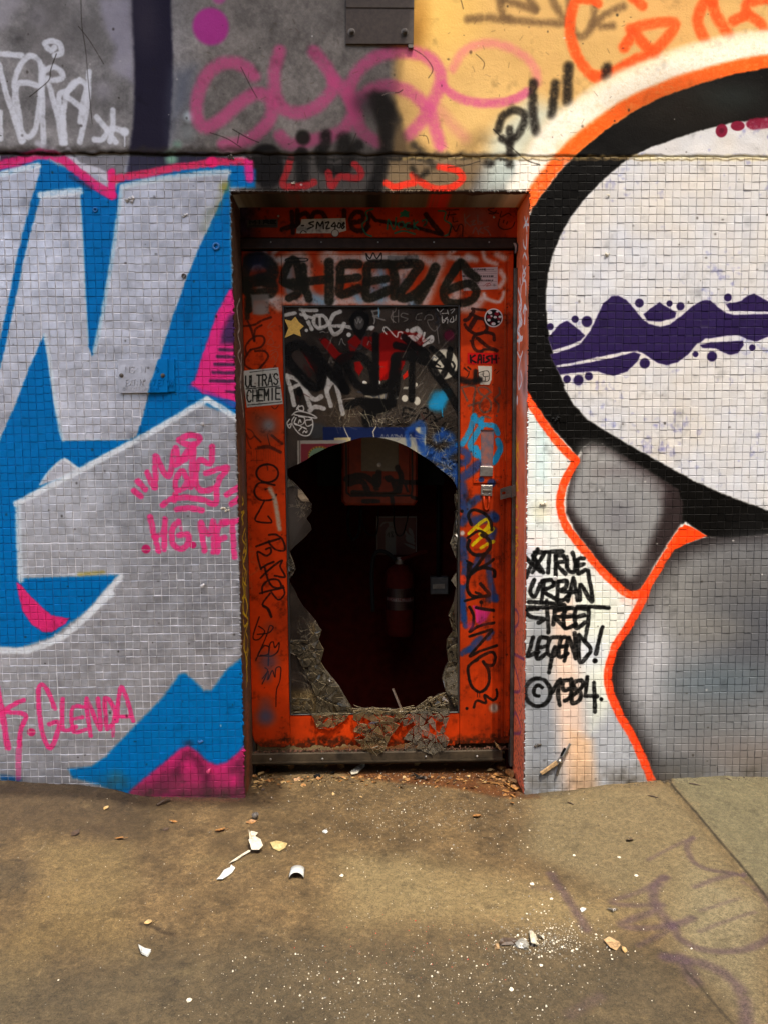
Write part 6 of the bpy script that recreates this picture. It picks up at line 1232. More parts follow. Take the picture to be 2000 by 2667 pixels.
shatter(zp(J_, [(640, 395), (790, 550), (888, 680), (870, 760), (800, 810), (740, 720), (700, 600)], DY), 24, DY + .0055, .003, .16, 'shattered_glass', [MT['glass'], MT['fedge']], skip=.35, lump=.0015)
shatter(zp(J_, [(640, 1200), (680, 1290), (712, 1385), (650, 1480), (612, 1480), (612, 1210)], DY), 26, DY + .003, .003, .3, 'shattered_glass', CM, skip=.2)
shatter(zp(I_, [(60, 1130), (250, 1120), (420, 1170), (440, 1205), (90, 1205)], DY), 44, DY + .0055, .002, .12, 'shattered_glass', [MT['glass'], MT['fedge']], skip=.45, lump=.001)
MB().prism(zp(J_, [(822, 832), (868, 890), (882, 950), (790, 1052), (690, 1140), (700, 1060)], DY + .02), DY + .016, DY + .020).build('glass_shard', MT['clear'], DOOR)
for q in ([(620, 430), (640, 400), (700, 470), (612, 500)],): MB().prism(zp(J_, q, DY + .003), DY + .002, DY + .005).build('glass_shard', MT['clear'], DOOR)
for q in (zp(U_, [(1492, 1298), (1530, 1290), (1545, 1430), (1530, 1400)], DY), zp(U_, [(1500, 1630), (1545, 1560), (1548, 1700)], DY), zp(M_, [(740, 800), (775, 690), (890, 690), (892, 960), (790, 950)], DY), zp(L_, [(985, 760), (1140, 950), (1262, 1180), (1010, 1080), (960, 900)], DY)):
    MB().prism(q, DY + .001, DY + .005).build('glass_shard', MT['clear'], DOOR)
# flush pull: plate round a tapering pocket
pl = (dp(1232, 1103), dp(1300, 1257)); pk = [dp(1250, 1119), dp(1286, 1119), dp(1281, 1216), dp(1252, 1216)]
o_ = [(pl[0][0], pl[1][1]), (pl[1][0], pl[1][1]), (pl[1][0], pl[0][1]), (pl[0][0], pl[0][1])]
hp = slotted(o_, pk, DY - .004, DY - .0004).build('pull_plate', MT['door'], DOOR)
m = MB(); back = [(p[0] * .85 + sum(q_[0] for q_ in pk) / 4 * .15, p[1] * .9 + sum(q_[1] for q_ in pk) / 4 * .1) for p in pk]
MT['pocket'] = plain('shadowed_pocket_paint', (.05, .10, .15), .5, 0, .4, 40, col2=(.16, .05, .03))
m.add([(a, DY - .0028, b) for a, b in pk] + [(a, DY - .0006, b) for a, b in back], [(i, (i + 1) % 4, (i + 1) % 4 + 4, i + 4) for i in range(4)] + [(4, 5, 6, 7)])
m.build('pull_pocket', MT['pocket'], hp)
MB().prism([dp(*p) for p in ((1249, 1214), (1282, 1216), (1281, 1240), (1248, 1240))], DY - .0085, DY - .0045, .001).build('latch_tongue', MT['steel'], hp)
for p in ((1239, 1110), (1294, 1110), (1239, 1250), (1294, 1250), (1236, 1180)):
    x, z = dp(*p); MB().lathe((x, DY - .004, z), (0, -1, 0), [(0, .0022), (.001, .0014)], 6).build('screw', MT['dsteel'], hp)
hs = MB().prism([dp(*p) for p in ((1252, 1263), (1281, 1264), (1280, 1292), (1251, 1290))], DY - .005, DY - .0004, .001).build('hasp', MT['steel'], DOOR)
MB().bbox((dp(1256, 1280)[0], DY - .008, dp(1256, 1280)[1]), (dp(1277, 1280)[0], DY - .0054, dp(1256, 1275)[1]), .001).build('hasp_bar', MT['dsteel'], hs)
for p in ((1257, 1268), (1273, 1268), (1256, 1286), (1273, 1286)):
    x, z = dp(*p); MB().lathe((x, DY - .005, z), (0, -1, 0), [(0, .0034), (.0015, .0026), (.002, .0012)], 8).build('hasp_screw', MT['steel'], hs)
pts = zp(K_, [(1138, 525), (1140, 600), (1150, 650), (1168, 655), (1182, 640), (1188, 590), (1188, 525)])
MB().tube([(a, DY - .004, b) for a, b in pts], .0038, 8).build('staple_ring', MT['door'], hs, True)
# kick strip and the rusted hem above it
k0, k1 = dp(655, 1990), dp(1306, 1949)
kb = MB(); kb.bbox((k0[0], DY - .016, k0[1]), (k1[0], DY + .01, k1[1]), .003); kb.box((k0[0], DY - .0195, k0[1] + .008), (k1[0], DY - .0163, k0[1] + .013))
kb = kb.build('kick_strip', MT['bar'], DOOR)
for p in ((707, 1973), (841, 1972), (1108, 1966), (1240, 1965)):
    x, z = dp(*p); MB().lathe((x, DY - .016, z), (0, -1, 0), [(0, .0046), (.002, .0036), (.0032, .0015)], 9).build('screw', MT['steel'], kb)
m = MB()                                                            # flakes of rust along the hem
for _ in range(420):
    x = fr.uniform(LX0 + .01, RX1); z = k1[1] + abs(fr.normal(0, .006)); s = fr.uniform(.0015, .005); a = fr.uniform(0, 6.3)
    m.add([(x + s * math.cos(a), DY - fr.uniform(.001, .012), z + s * math.sin(a)), (x + s * math.cos(a + 2.1), DY - fr.uniform(.001, .012), z + s * math.sin(a + 2.1)), (x + s * math.cos(a + 4.2), DY - fr.uniform(.001, .012), z + s * math.sin(a + 4.2)), (x, DY + .002, z)], [(0, 1, 2), (0, 1, 3), (1, 2, 3), (2, 0, 3)])
MT['rust'] = plain('rust_flakes', (.075, .026, .012), .85, 0, .5, 200)
tag(m.build('rust_flakes', MT['rust'], DOOR), kind='stuff')
# -- stickers, thin sheets on the door
def sticker(poly, y, name, label, mat=None, th=.0005):
    o = MB().prism(poly, y - th, y - .0001).build(name, mat or MT['door']); return tag(o, label, 'sticker')
sticker(zp(H_, [(132, 776), (518, 739), (568, 1128), (182, 1166)]), DY - .0003, 'square_sticker', 'big white square sticker with black block lettering on the near stile')
a = Z(I_.x0, I_.y0, I_.k)
sticker(zp(I_, [(1231 + 87 * math.cos(t * .2618), 178 + 91 * math.sin(t * .2618)) for t in range(24)]), DY - .0003, 'round_sticker', 'round sticker with a black, red and white ball pattern and pale rim')
sticker(zp(I_, [(980, 514), (1278, 514), (1274, 618), (1060, 622), (1050, 628), (982, 620)]), DY - .0003, 'red_sticker', 'small red sticker with fat black letters on the far stile')
sticker(zp(I_, [(1080, 638), (1215, 642), (1212, 770), (1190, 822), (1100, 818)]), DY - .0006, 'white_sticker', 'small white sticker with a scribbled boxy face below the red sticker')
sticker(zp(G_, [(1255, 484), (1446, 476), (1446, 594), (1266, 604)]), DY - .0003, 'paper_slip', 'pinkish ruled telegram slip pasted under the fat dark letters')
sticker(zp(G_, [(388, 300), (392, 272), (412, 252), (416, 226), (648, 220), (652, 286), (610, 292), (610, 306), (593, 318), (576, 306), (574, 302), (400, 302)]), DY - .0026, 'van_sticker', 'pale van shaped sticker with black tag writing on the transom')
sticker(zp(G_, [(128, 232), (292, 224), (292, 270), (130, 272)]), DY - .0026, 'grey_sticker', 'narrow dirty grey sticker with dark capitals at the transom end')
sticker(zp(H_, [(250, 20), (420, 30), (425, 165), (300, 190), (255, 150)]), DY - .0003, 'torn_sticker', 'torn remains of a whitish sticker near the top of the near stile')
MT['gold'] = plain('gold_foil', (.50, .30, .055), .45, .2, .25, 90)
o = MB().prism(zp(H_, [(705, 185), (742, 243), (797, 290), (752, 330), (768, 402), (690, 370), (588, 417), (632, 310), (588, 213), (662, 232)], GY_), GY_ - .0012, GY_ - .0002, .0003).build('star_sticker', MT['gold'])
tag(o, 'gold foil star stuck on the dark glass', 'sticker')

# ---------------------------------------------------------------- the dim room behind
YB = DY + .62
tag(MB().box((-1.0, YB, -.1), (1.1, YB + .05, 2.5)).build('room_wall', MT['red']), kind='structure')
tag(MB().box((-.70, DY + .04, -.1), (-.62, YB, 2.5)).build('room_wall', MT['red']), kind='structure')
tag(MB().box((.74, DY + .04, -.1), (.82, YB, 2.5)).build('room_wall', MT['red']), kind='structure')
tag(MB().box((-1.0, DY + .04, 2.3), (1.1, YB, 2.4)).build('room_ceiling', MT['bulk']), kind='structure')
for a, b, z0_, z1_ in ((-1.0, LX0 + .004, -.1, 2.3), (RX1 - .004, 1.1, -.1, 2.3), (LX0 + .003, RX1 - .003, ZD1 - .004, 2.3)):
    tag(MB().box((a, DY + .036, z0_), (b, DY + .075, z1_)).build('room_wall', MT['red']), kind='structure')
# fuse box
fy = DY + .40
ic = Canvas('ground_paint', (-.35, fy, .9), (1, 0, 0), (0, 0, 1), .75, .75, .0012, (150, 52, 20)); ic.name = 'box_paint'
c = ic; c.mottle(30, .2, 111)
c.p_(U_, [(694, 100), (1026, 100), (1026, 650), (694, 648)], (132, 124, 112), 1, 2); c.mottle(10, .08, 112)
for q in ([(555, 100), (562, 840), (600, 870), (1140, 868), (1150, 820), (1148, 100)],): c.s_(U_, q, 16, (14, 9, 8), .95, .2, sm=False)
for q, wd in (([(560, 720), (640, 690), (740, 700), (840, 770), (850, 660)], 50), ([(580, 760), (700, 740), (760, 850)], 50), ([(620, 840), (980, 850), (960, 720), (920, 710), (990, 740), (1230, 752)], 42), ([(1018, 615), (1050, 700), (1030, 830)], 44), ([(1080, 760), (1110, 830)], 20), ([(710, 920), (850, 918)], 36), ([(960, 860), (975, 940)], 36), ([(1150, 880), (1190, 895)], 30), ([(820, 700), (830, 800)], 50)): c.s_(U_, q, wd, (16, 11, 10), .95, .15)
ic.image()
MT['fuse'] = painted('painted_fuse_box', ic, .45, (200, .15, .0005), None, gain=.75)
FB = empty('fuse_box', (0, fy, 1.1), 'orange wall cabinet with a grey lock plate and black scrawl, seen through the hole', 'fuse box')
def rbox(z, poly, y, y0, y1, c, nm, mat, par):
    return MB().prism(zp(z, poly, y), y0, y1, c).build(nm, mat, par)
rbox(U_, [(520, 80), (1200, 80), (1200, 920), (1170, 955), (550, 955), (520, 920)], fy, fy, fy + .12, .008, 'cabinet_body', MT['fuse'], FB)
rbox(U_, [(580, 90), (1130, 90), (1130, 850), (580, 850)], fy - .008, fy - .008, fy - .0005, .003, 'cabinet_door', MT['fuse'], FB)
lp = rbox(U_, [(697, 110), (1024, 110), (1024, 648), (697, 648)], fy - .012, fy - .0115, fy - .0082, .001, 'lock_plate', MT['fuse'], FB)
x, z = zp(U_, [(856, 590)], fy - .012)[0]
MB().lathe((x, fy - .0115, z), (0, -1, 0), [(0, .009), (.001, .009), (.0012, .006), (.004, .0055), (.0045, .003)], 16).build('lock', MT['steel'], FB)
tag(MB().box((-.2, fy + .122, 1.0), (.32, YB - .001, 1.5)).build('cabinet_back', MT['black'], FB))
def cable(pts, r, y, label, par=None):
    o = MB().tube([(a, y + .015 * math.sin(i), b) for i, (a, b) in enumerate(zp(U_, pts, y))], r, 8).build('cable', MT['black'], None, True)
    return tag(o, label, 'cable')
def smooth2(pts): return [tuple(p) for p in Canvas.curve(np.array(pts, np.float32), 18)]
cable(smooth2([(590, 940), (575, 1080), (590, 1220), (630, 1258), (675, 1200), (690, 1060), (695, 940)]), .0065, fy + .05, 'thick black cable hanging in a narrow loop under the orange cabinet')
cable(smooth2([(705, 960), (700, 1080), (740, 1200), (800, 1225), (840, 1180), (850, 960)]), .0028, fy + .06, 'thin black wire drooping in a wide loop beside the thick cable')
cable(smooth2([(985, 960), (990, 1150), (1020, 1230), (1060, 1220), (1100, 1120), (1115, 960)]), .0028, fy + .07, 'thin black wire drooping in front of the extinguisher sign')
# sign, conduit, junction box
by = YB - .003
bc = Canvas('ground_paint', (-.3, by, .2), (1, 0, 0), (0, 0, 1), .9, 1.1, .0016, (70, 18, 12)); bc.name = 'sign_paint'; c = bc
c.p_(U_, [(828, 1052), (1192, 1052), (1190, 1400), (828, 1400)], (200, 194, 186), 1, 2); c.p_(U_, [(840, 1066), (1180, 1066), (1178, 1400), (840, 1400)], (150, 22, 20), 1, 2)
SW = (200, 196, 188)
c.p_(U_, [(905, 1180), (930, 1148), (975, 1148), (1002, 1180), (1004, 1400), (905, 1400)], SW, 1, 5); c.p_(U_, [(938, 1150), (934, 1106), (980, 1100), (985, 1150)], SW, 1, 4); c.s_(U_, [(960, 1110), (900, 1110), (868, 1140)], 16, SW, 1)
for q in ([(1120, 1155), (1115, 1200), (1165, 1240), (1150, 1180)], [(1088, 1180), (1092, 1235), (1165, 1275), (1160, 1240), (1110, 1210)], [(1088, 1235), (1100, 1280), (1168, 1310), (1165, 1280)], [(1065, 1290), (1100, 1320), (1168, 1350), (1165, 1320), (1110, 1300)]): c.p_(U_, q, SW, 1, 4, True)
c.s_(U_, [(924, 1224), (940, 1200), (940, 1238)], 6, (20, 18, 18)); c.s_(U_, [(960, 1238), (975, 1195), (955, 1200), (980, 1236), (960, 1238)], 6, (20, 18, 18))
c.p_(U_, [(912, 1710), (1165, 1715), (1165, 1745), (912, 1742)], SW, 1, 2); c.text(U_, 'EXTINCTEUR', 925, 1716, 17, 20, 5, (150, 20, 20))
for y in (1765, 1785, 1805, 1830, 1850, 1880): c.s_(U_, [(920, y), (1150, y + 1)], 3, (150, 120, 110), .7)
c.text(M_, 'BK', 262, 205, 40, 40, 8, SW, gap=1.1); c.text(M_, 'PRECAUTIONS', 240, 355, 14, 30, 5, (170, 150, 140)); c.text(M_, 'LES', 330, 330, 18, 18, 4, (170, 150, 140))
bc.image(); MT['sign'] = painted('printed_sign', bc, .4, (200, .05, .0003), None, gain=.14)  # low gain puts the dimness of the room into the print
o = MB().prism(zp(U_, [(828, 1052), (1192, 1052), (1190, 1400), (828, 1400)], by - .002), by - .003, by - .0003, .0005).build('safety_sign', MT['sign']); tag(o, 'red fire extinguisher sign with pale border on the dark back wall', 'sign')
ey = YB - .13; ep = zp(U_, [(1037, 1560), (905, 1560), (1170, 1560), (1037, 1480), (1037, 2120)], ey); ex = ep[0][0]; er = (ep[2][0] - ep[1][0]) / 2
EX = empty('fire_extinguisher', (ex, ey, ep[4][1]), 'red fire extinguisher with black hose and lettered band, dim inside the room', 'fire extinguisher')
bc2 = MT['sign']
zt_, zb_ = ep[3][1], ep[4][1]; H = zt_ - zb_
MB().lathe((ex, ey, zb_), (0, 0, 1), [(0, er * .92), (.01, er), (H * .86, er), (H * .93, er * .8), (H * .98, er * .45), (H, er * .3)], 24).build('cylinder_body', MT['red'], EX, True)
xa_, za_ = zp(U_, [(912, 1708)], ey - er)[0]; xb_, zb2 = zp(U_, [(1165, 1900)], ey - er)[0]
m = MB(); n = 12; vs = []
for k in range(n + 1):
    a = -1.15 + 2.3 * k / n
    for z in (zb2, za_): vs.append((ex + (er + .0012) * math.sin(a), ey - (er + .0012) * math.cos(a), z))
m.add(vs, [(2 * k, 2 * k + 2, 2 * k + 3, 2 * k + 1) for k in range(n)]); m.build('label_band', MT['sign'], EX)
MB().lathe((ex, ey, zt_ - .002), (0, 0, 1), [(0, er * .3), (.02, er * .32), (.03, er * .22)], 12).build('valve', MT['dsteel'], EX)
lv = zp(U_, [(1030, 1430), (1280, 1345), (1290, 1380), (1050, 1455)], ey - .01); MB().prism(lv, ey - .016, ey - .004, .002).build('lever', MT['red'], EX)
hz = zp(U_, smooth2([(1000, 1440), (930, 1380), (860, 1360), (810, 1400), (790, 1560), (795, 1750), (800, 1900)]), ey); MB().tube([(a, ey - .02, b) for a, b in hz], .0085, 8).build('hose', MT['black'], EX, True)
c0 = zp(U_, [(1387, 560), (1387, 1600)], by - .012); o = MB().tube([(c0[0][0], by - .012, c0[0][1]), (c0[1][0], by - .012, c0[1][1])], .010, 10).build('conduit', MT['black'], None, True); tag(o, 'straight black conduit running down the back wall to the small grey box', 'conduit')
MT['greybox'] = plain('dusty_grey_plastic', (.07, .066, .06), .6, 0, .3)
JB = empty('junction_box', (0, by, .6), 'small grey switch box at the foot of the black conduit', 'junction box')
rbox(U_, [(1318, 1602), (1478, 1602), (1476, 1758), (1318, 1758)], by - .04, by - .04, by, .004, 'box_body', MT['greybox'], JB)
rbox(U_, [(1335, 1665), (1445, 1660), (1445, 1705), (1335, 1708)], by - .043, by - .043, by - .0405, .001, 'label_strip', MT['steel'], JB)
q = zp(BS_, [(760, 85), (855, 262)], DY + .10); o = MB().tube([(q[0][0], DY + .13, q[0][1]), (q[1][0], DY + .09, q[1][1] - .01)], .005, 5).build('wooden_stick', MT['leafd']); tag(o, 'thin wooden stick leaning in the dark just inside the broken sill', 'stick')
# ---------------------------------------------------------------- things fixed to the wall
CP = empty('cover_plate', (0, 0, 2.45), 'brown steel cover plate with two bolts on the concrete above the door', 'plate')
y = -.0085
q = [on_y(*p, y) for p in ((901, -90), (1079, -90), (1076, 117), (901, 117))]
MB().prism([(p.x, p.z) for p in q], y - .006, y, .001).build('steel_sheet', MT['plate'], CP)
m = MB(); a, b = on_y(901, 22, y), on_y(1078, 22, y); m.bbox((a.x + .001, y - .0085, a.z - .002), (b.x - .001, y - .0062, a.z + .055), .001); m.build('upper_lap', MT['plate'], CP)
q = [on_y(*p, y) for p in ((1061, 115), (1076, 115), (1076, 126), (1063, 127))]; MB().prism([(p.x, p.z) for p in q], y - .005, y + .002, .001).build('lug', MT['dsteel'], CP)
for p in ((916, 84), (1053, 84)):
    v = on_y(*p, y - .006); MB().lathe((v.x, y - .006, v.z), (0, -1, 0), [(0, .0115), (.0018, .0115), (.002, .0085), (.008, .008), (.009, .006), (.013, .0055), (.0135, .003)], 12).build('bolt', MT['dsteel'], CP)
# embossed number plate, painted over with the mural
NP = empty('number_plate', (-.9, 0, 1.45), 'embossed metal number plate painted half silver, half blue with the mural', 'sign plate')
q = [on_y(*p, -.008) for p in ((324, 938), (455, 934), (456, 1020), (326, 1023))]; MB().prism([(p.x, p.z) for p in q], -.006, -.0008, .001).build('back_plate', MT['tile'], NP)
q = [on_y(*p, -.012) for p in ((306, 936), (438, 934), (438, 1022), (309, 1024))]; fp = MB().prism([(p.x, p.z) for p in q], -.012, -.0062, .001).build('front_plate', MT['tile'], NP)
def emboss(string, x, yy, w, h, th, gap, dy=0):
    m = MB()
    for ch in string:
        for st in FONT.get(ch, ()):
            pts = [on_y(D_.x0 + (x + p_ * w) * D_.k, D_.y0 + (yy + q_ * h) * D_.k, -.012) for p_, q_ in st]
            if len(pts) > 1: m.tube([(p.x, -.0126, p.z) for p in pts], th * 1.35, 6)
        x += w * ((1 + gap) if ch not in ' .:' else .75); yy += dy
    m.build('raised_lettering', MT['tile'], fp)
emboss('NS: N° 9', 778, 1434, 24, 36, .0012, .32); emboss('EXT: N° 17 ET 18', 780, 1514, 17, 36, .0012, .24); emboss('CES EXT ES AU EX NS', 760, 1562, 11, 20, .0007, .25)
for p in ((317, 978), (425, 978)):
    v = on_y(*p, -.012); MB().lathe((v.x, -.012, v.z), (0, -1, 0), [(0, .007), (.002, .0065), (.0025, .005), (.006, .0045), (.0065, .002)], 10).build('screw', MT['dsteel'], NP)
def wscrew(px, py, label, r=.0048, L=.022, mat='paintscrew', name='wall_screw'):
    v = on_y(px, py, 0); m = MB(); prof = [(0, r * .9)]
    for k in range(5): prof += [(L * (k + .2) / 6, r * 1.0), (L * (k + .7) / 6, r * .72)]
    prof += [(L * .86, r * 1.35), (L * .95, r * 1.2), (L, r * .5)]
    m.lathe((v.x, .001, v.z), (tr.normal(0, .06), -1, tr.normal(0, .06)), prof, 10); return tag(m.build(name, MT[mat]), label, 'screw')
MT['pinkscrew'] = plain('pink_painted_screw', (.62, .06, .16), .45, 0, .2)
wscrew(530, 1104, 'silver painted screw sticking out above the small pink crown tag'); wscrew(531, 1523, 'silver painted screw sticking out low below the pink letters'); wscrew(547, 2004, 'pink painted screw sticking out of the tiles near the ground', mat='pinkscrew')
wscrew(1443, 1505, 'white painted screw head amid the black lettering', r=.006, L=.010)
def ferrule(px, py, label, mat='dsteel', r=.0075):
    v = on_y(px, py, 0); m = MB(); n = 14; vs = []
    for d, rr in ((.002, r), (-.004, r), (-.005, r * .8), (-.004, r * .5), (.004, r * .45)):
        for k in range(n): a = 2 * math.pi * k / n; vs.append((v.x + rr * math.cos(a), d, v.z + rr * math.sin(a)))
    m.add(vs, [(i * n + k, i * n + (k + 1) % n, (i + 1) * n + (k + 1) % n, (i + 1) * n + k) for i in range(4) for k in range(n)] + [tuple(range(4 * n, 5 * n))])
    return tag(m.build('wall_plug', MT[mat], None, True), label, 'wall plug')
MT['blueplug'] = plain('blue_painted_plug', (.01, .13, .36), .45, 0, .3)
ferrule(250, 547, 'round plug hole in the blue near the zigzag top of the mural', 'blueplug'); ferrule(480, 719, 'round plug hole at the edge of silver and blue letters'); ferrule(564, 642, 'large messy blue ring plug close to the door opening', 'blueplug', .012)
def lump(px, py, r, label, mat, name='mortar_lump', n=9):
    v = on_y(px, py, 0); m = MB()
    for _ in range(n):
        a = tr.uniform(0, 6.3); d = tr.uniform(0, r); s = r * tr.uniform(.25, .5); p = (v.x + d * math.cos(a), -.001 - tr.uniform(0, .003), v.z + d * math.sin(a) * .7)
        m.add([(p[0] + s * ax * tr.uniform(.6, 1.2), p[1] + s * ay * .6, p[2] + s * az * tr.uniform(.6, 1.2)) for ax, ay, az in ((1, 0, 0), (-1, 0, 0), (0, -1, 0), (0, 1, 0), (0, 0, 1), (0, 0, -1))], [(0, 2, 4), (2, 1, 4), (1, 3, 4), (3, 0, 4), (2, 0, 5), (1, 2, 5), (3, 1, 5), (0, 3, 5)])
    return tag(m.build(name, MT[mat]), label, 'mortar lump')
lump(345, 520, .018, 'broad silver smear of mortar over a missing tile near the top of the mural', 'paintscrew'); lump(482, 563, .010, 'small silver lump of mortar in the upper silver letter', 'paintscrew'); lump(604, 408, .012, 'dark crumbly lump with a bright chip under the concrete edge, over the pink line', 'dsteel'); lump(1412, 1312, .014, 'patch of white crumbled mortar beside the orange line', 'chip')
lump(1448, 1090, .012, 'black lump on the black ring', 'black'); lump(525, 1932, .012, 'ragged dark blue lump in the lower blue shape', 'blueplug'); lump(1400, 1940, .012, 'ragged grey hole filled with dark metal near the foot of the wall', 'dsteel'); lump(1580, 665, .011, 'small white scar in the white eye', 'chip'); lump(588, 1325, .013, 'white crumbly scar at the edge of the opening', 'chip'); lump(765, 477, .007, 'tiny bright chip over the door head', 'chip'); lump(1582, 508, .006, 'tiny chipped hole high in the white eye', 'chip')
# rags of a broken clip low on the far wall
v = on_y(1456, 1981, -.01)
BC = empty('broken_clip', (v.x, 0, v.z), 'broken wooden and metal clip screwed low on the tiles near the orange line', 'clip')
E7 = Z(1350, 1880, .15069)
def bar3(a, b, w, t, y, nm, mat):
    p, q = [on_y(E7.x0 + u * E7.k, E7.y0 + w_ * E7.k, y) for u, w_ in (a, b)]; d = (q - p).normalized(); n = Vector((-d.z, 0, d.x)) * w / 2; m = MB()
    m.prism([(p.x + n.x, p.z + n.z), (q.x + n.x * .6, q.z + n.z * .6), (q.x - n.x, q.z - n.z), (p.x - n.x, p.z - n.z)], y - t, y, .001); return m.build(nm, MT[mat], BC)
bar3((660, 690), (385, 890), .013, .008, -.004, 'wood_arm', 'wood'); bar3((770, 610), (885, 370), .010, .003, -.012, 'metal_blade', 'steel'); bar3((730, 690), (655, 930), .010, .003, -.006, 'metal_blade', 'dsteel'); bar3((745, 590), (800, 450), .014, .006, -.003, 'black_stub', 'black')
MB().lathe((v.x, -.010, v.z), (0, -1, 0), [(0, .009), (.003, .0085), (.0035, .006), (.008, .0055), (.010, .003)], 12).build('screw', MT['steel'], BC)

# ---------------------------------------------------------------- litter on the ground
def at(px, py, h=0.0):
    z = 0.0
    for _ in range(4):
        p = on_z(px, py, z); z = gz(min(max(p.x, -1.4), 1.4), min(max(p.y, -1.2), .18))
    return Vector((p.x, p.y, z + h))
def scrap(z, pts, name, label, mat, cat, lift=.004, wave=.003, group=None, th=.0006):
    """a flat scrap: outline in the photograph, sitting on the ground, gently cockled"""
    P3 = [at(z.x0 + a * z.k, z.y0 + b * z.k) for a, b in pts]; k = len(P3); c = sum(P3, Vector()) / k
    out = delaunay_2d_cdt([Vector((p.x, p.y)) for p in P3] + [Vector((c.x + (p.x - c.x) * .5, c.y + (p.y - c.y) * .5)) for p in P3] + [Vector((c.x, c.y))], [(i, (i + 1) % k) for i in range(k)], [], 1, 1e-6)
    vs = [(v.x, v.y, c.z + lift + tr.normal(0, wave)) for v in out[0]]; n = len(vs); low = min(v[2] for v in vs); vs = [(a, b, d - low + gz(a, b) + .0012) for a, b, d in vs]
    m = MB(); m.add(vs + [(a, b, d - th) for a, b, d in vs], [tuple(f) for f in out[2]] + [tuple(i + n for i in reversed(f)) for f in out[2]])
    return tag(m.build(name, MT[mat]), label, cat, group)
scrap(S_, [(625, 318), (640, 285), (665, 280), (718, 318), (690, 355), (660, 345)], 'paper_scrap', 'small torn cream paper scrap, topmost of the litter before the door', 'paper', 'paper', wave=.004)
scrap(S_, [(620, 360), (650, 342), (690, 400), (745, 450), (772, 490), (730, 525), (650, 518), (618, 460), (628, 410)], 'crumpled_paper', 'crumpled cream paper with a long torn tail below the small scrap', 'paper', 'paper', lift=.006, wave=.007)
scrap(S_, [(640, 490), (632, 512), (560, 550), (480, 600), (400, 652), (440, 600), (530, 545), (610, 500)], 'paper_strip', 'long thin twisted cream paper tail pointing at the bluish strip', 'paper', 'paper', wave=.002)
scrap(S_, [(428, 645), (472, 685), (440, 720), (400, 755), (335, 812), (268, 806), (300, 765), (350, 710), (410, 680)], 'paper_strip', 'bluish white flat paper strip lying at a slant', 'pwhite', 'paper', wave=.002)
scrap(S_, [(848, 415), (915, 392), (975, 390), (1035, 405), (1008, 465), (945, 492), (880, 470)], 'yellow_foil', 'yellowed star edged foil scrap with a tiny hole', 'yellow', 'foil', wave=.003)
def curl(z, cx, cy, r, w, label, mat, name, up=.02):
    p = at(z.x0 + cx * z.k, z.y0 + cy * z.k); m = MB(); n = 9; vs = []
    for k in range(n):
        a = math.pi * (k / (n - 1)) * .85 + .2
        for t, s in ((0, 1), (1, .7)):
            for d in (0, .0012): vs.append((p.x + (r - d) * math.cos(a) * 1.0, p.y + t * w, p.z + .001 + (r - d) * math.sin(a) * s))
    fs = []
    for k in range(n - 1): o = k * 4; fs += [(o, o + 2, o + 6, o + 4), (o + 1, o + 5, o + 7, o + 3), (o, o + 4, o + 5, o + 1), (o + 2, o + 3, o + 7, o + 6)]
    fs += [(0, 1, 3, 2), ((n - 1) * 4, (n - 1) * 4 + 2, (n - 1) * 4 + 3, (n - 1) * 4 + 1)]
    m.add(vs, fs); return tag(m.build(name, MT[mat], None, True), label, 'shard')
curl(S_, 1130, 795, .021, .046, 'curved white shard standing like a little arch with shade under it', 'pwhite', 'curved_shard')
def chunk(z, cx, cy, r, label, mat, name, cat='shard', flat=.45, seed=0, group=None):
    p = at(z.x0 + cx * z.k, z.y0 + cy * z.k); g = np.random.default_rng(seed + int(cx)); bm = bmesh.new(); bmesh.ops.create_icosphere(bm, subdivisions=2, radius=1)
    for v in bm.verts: f = 1 + g.normal(0, .16); v.co = Vector((v.co.x * r * f, v.co.y * r * f, v.co.z * r * flat * f)) + p + Vector((0, 0, r * flat * .55))
    me = bpy.data.meshes.new(name); bm.to_mesh(me); bm.free(); me.materials.append(MT[mat]); return tag(link(name, me), label, cat, group)
chunk(S_, 1442, 278, .008, 'small white foam crumb, alone on the bare ground before the door', 'pwhite', 'foam_crumb', 'crumb')
chunk(S_, 1620, 752, .0055, 'tiny cream chip, far side of the curved shard', 'chip', 'plaster_chip', 'chip')
scrap(Q_, [(600, 784), (628, 780), (655, 798), (640, 816), (612, 814)], 'porcelain_shard', 'white three cornered shard alone low in the dusty corner', 'pwhite', 'shard', lift=.008, wave=.003, th=.004)
chunk(Q_, 818, 1006, .0055, 'white chip lowest on the near ground, below the three cornered shard', 'chip', 'plaster_chip', 'chip')
p = at(664, 2132); BCp = empty('bottle_cap', (p.x, p.y, p.z), 'dark shiny crumpled cap lying by a curled leaf', 'cap')
MB().lathe((p.x, p.y, p.z + .008), (.5, -.2, .55), [(0, .011), (.003, .0115), (.009, .009), (.011, .004)], 12).build('cap_shell', MT['dsteel'], BCp)
MB().lathe((p.x + .006, p.y - .002, p.z + .0145), (.5, -.2, .55), [(0, .007), (.004, .0065)], 12).build('cap_crown', MT['steel'], BCp)
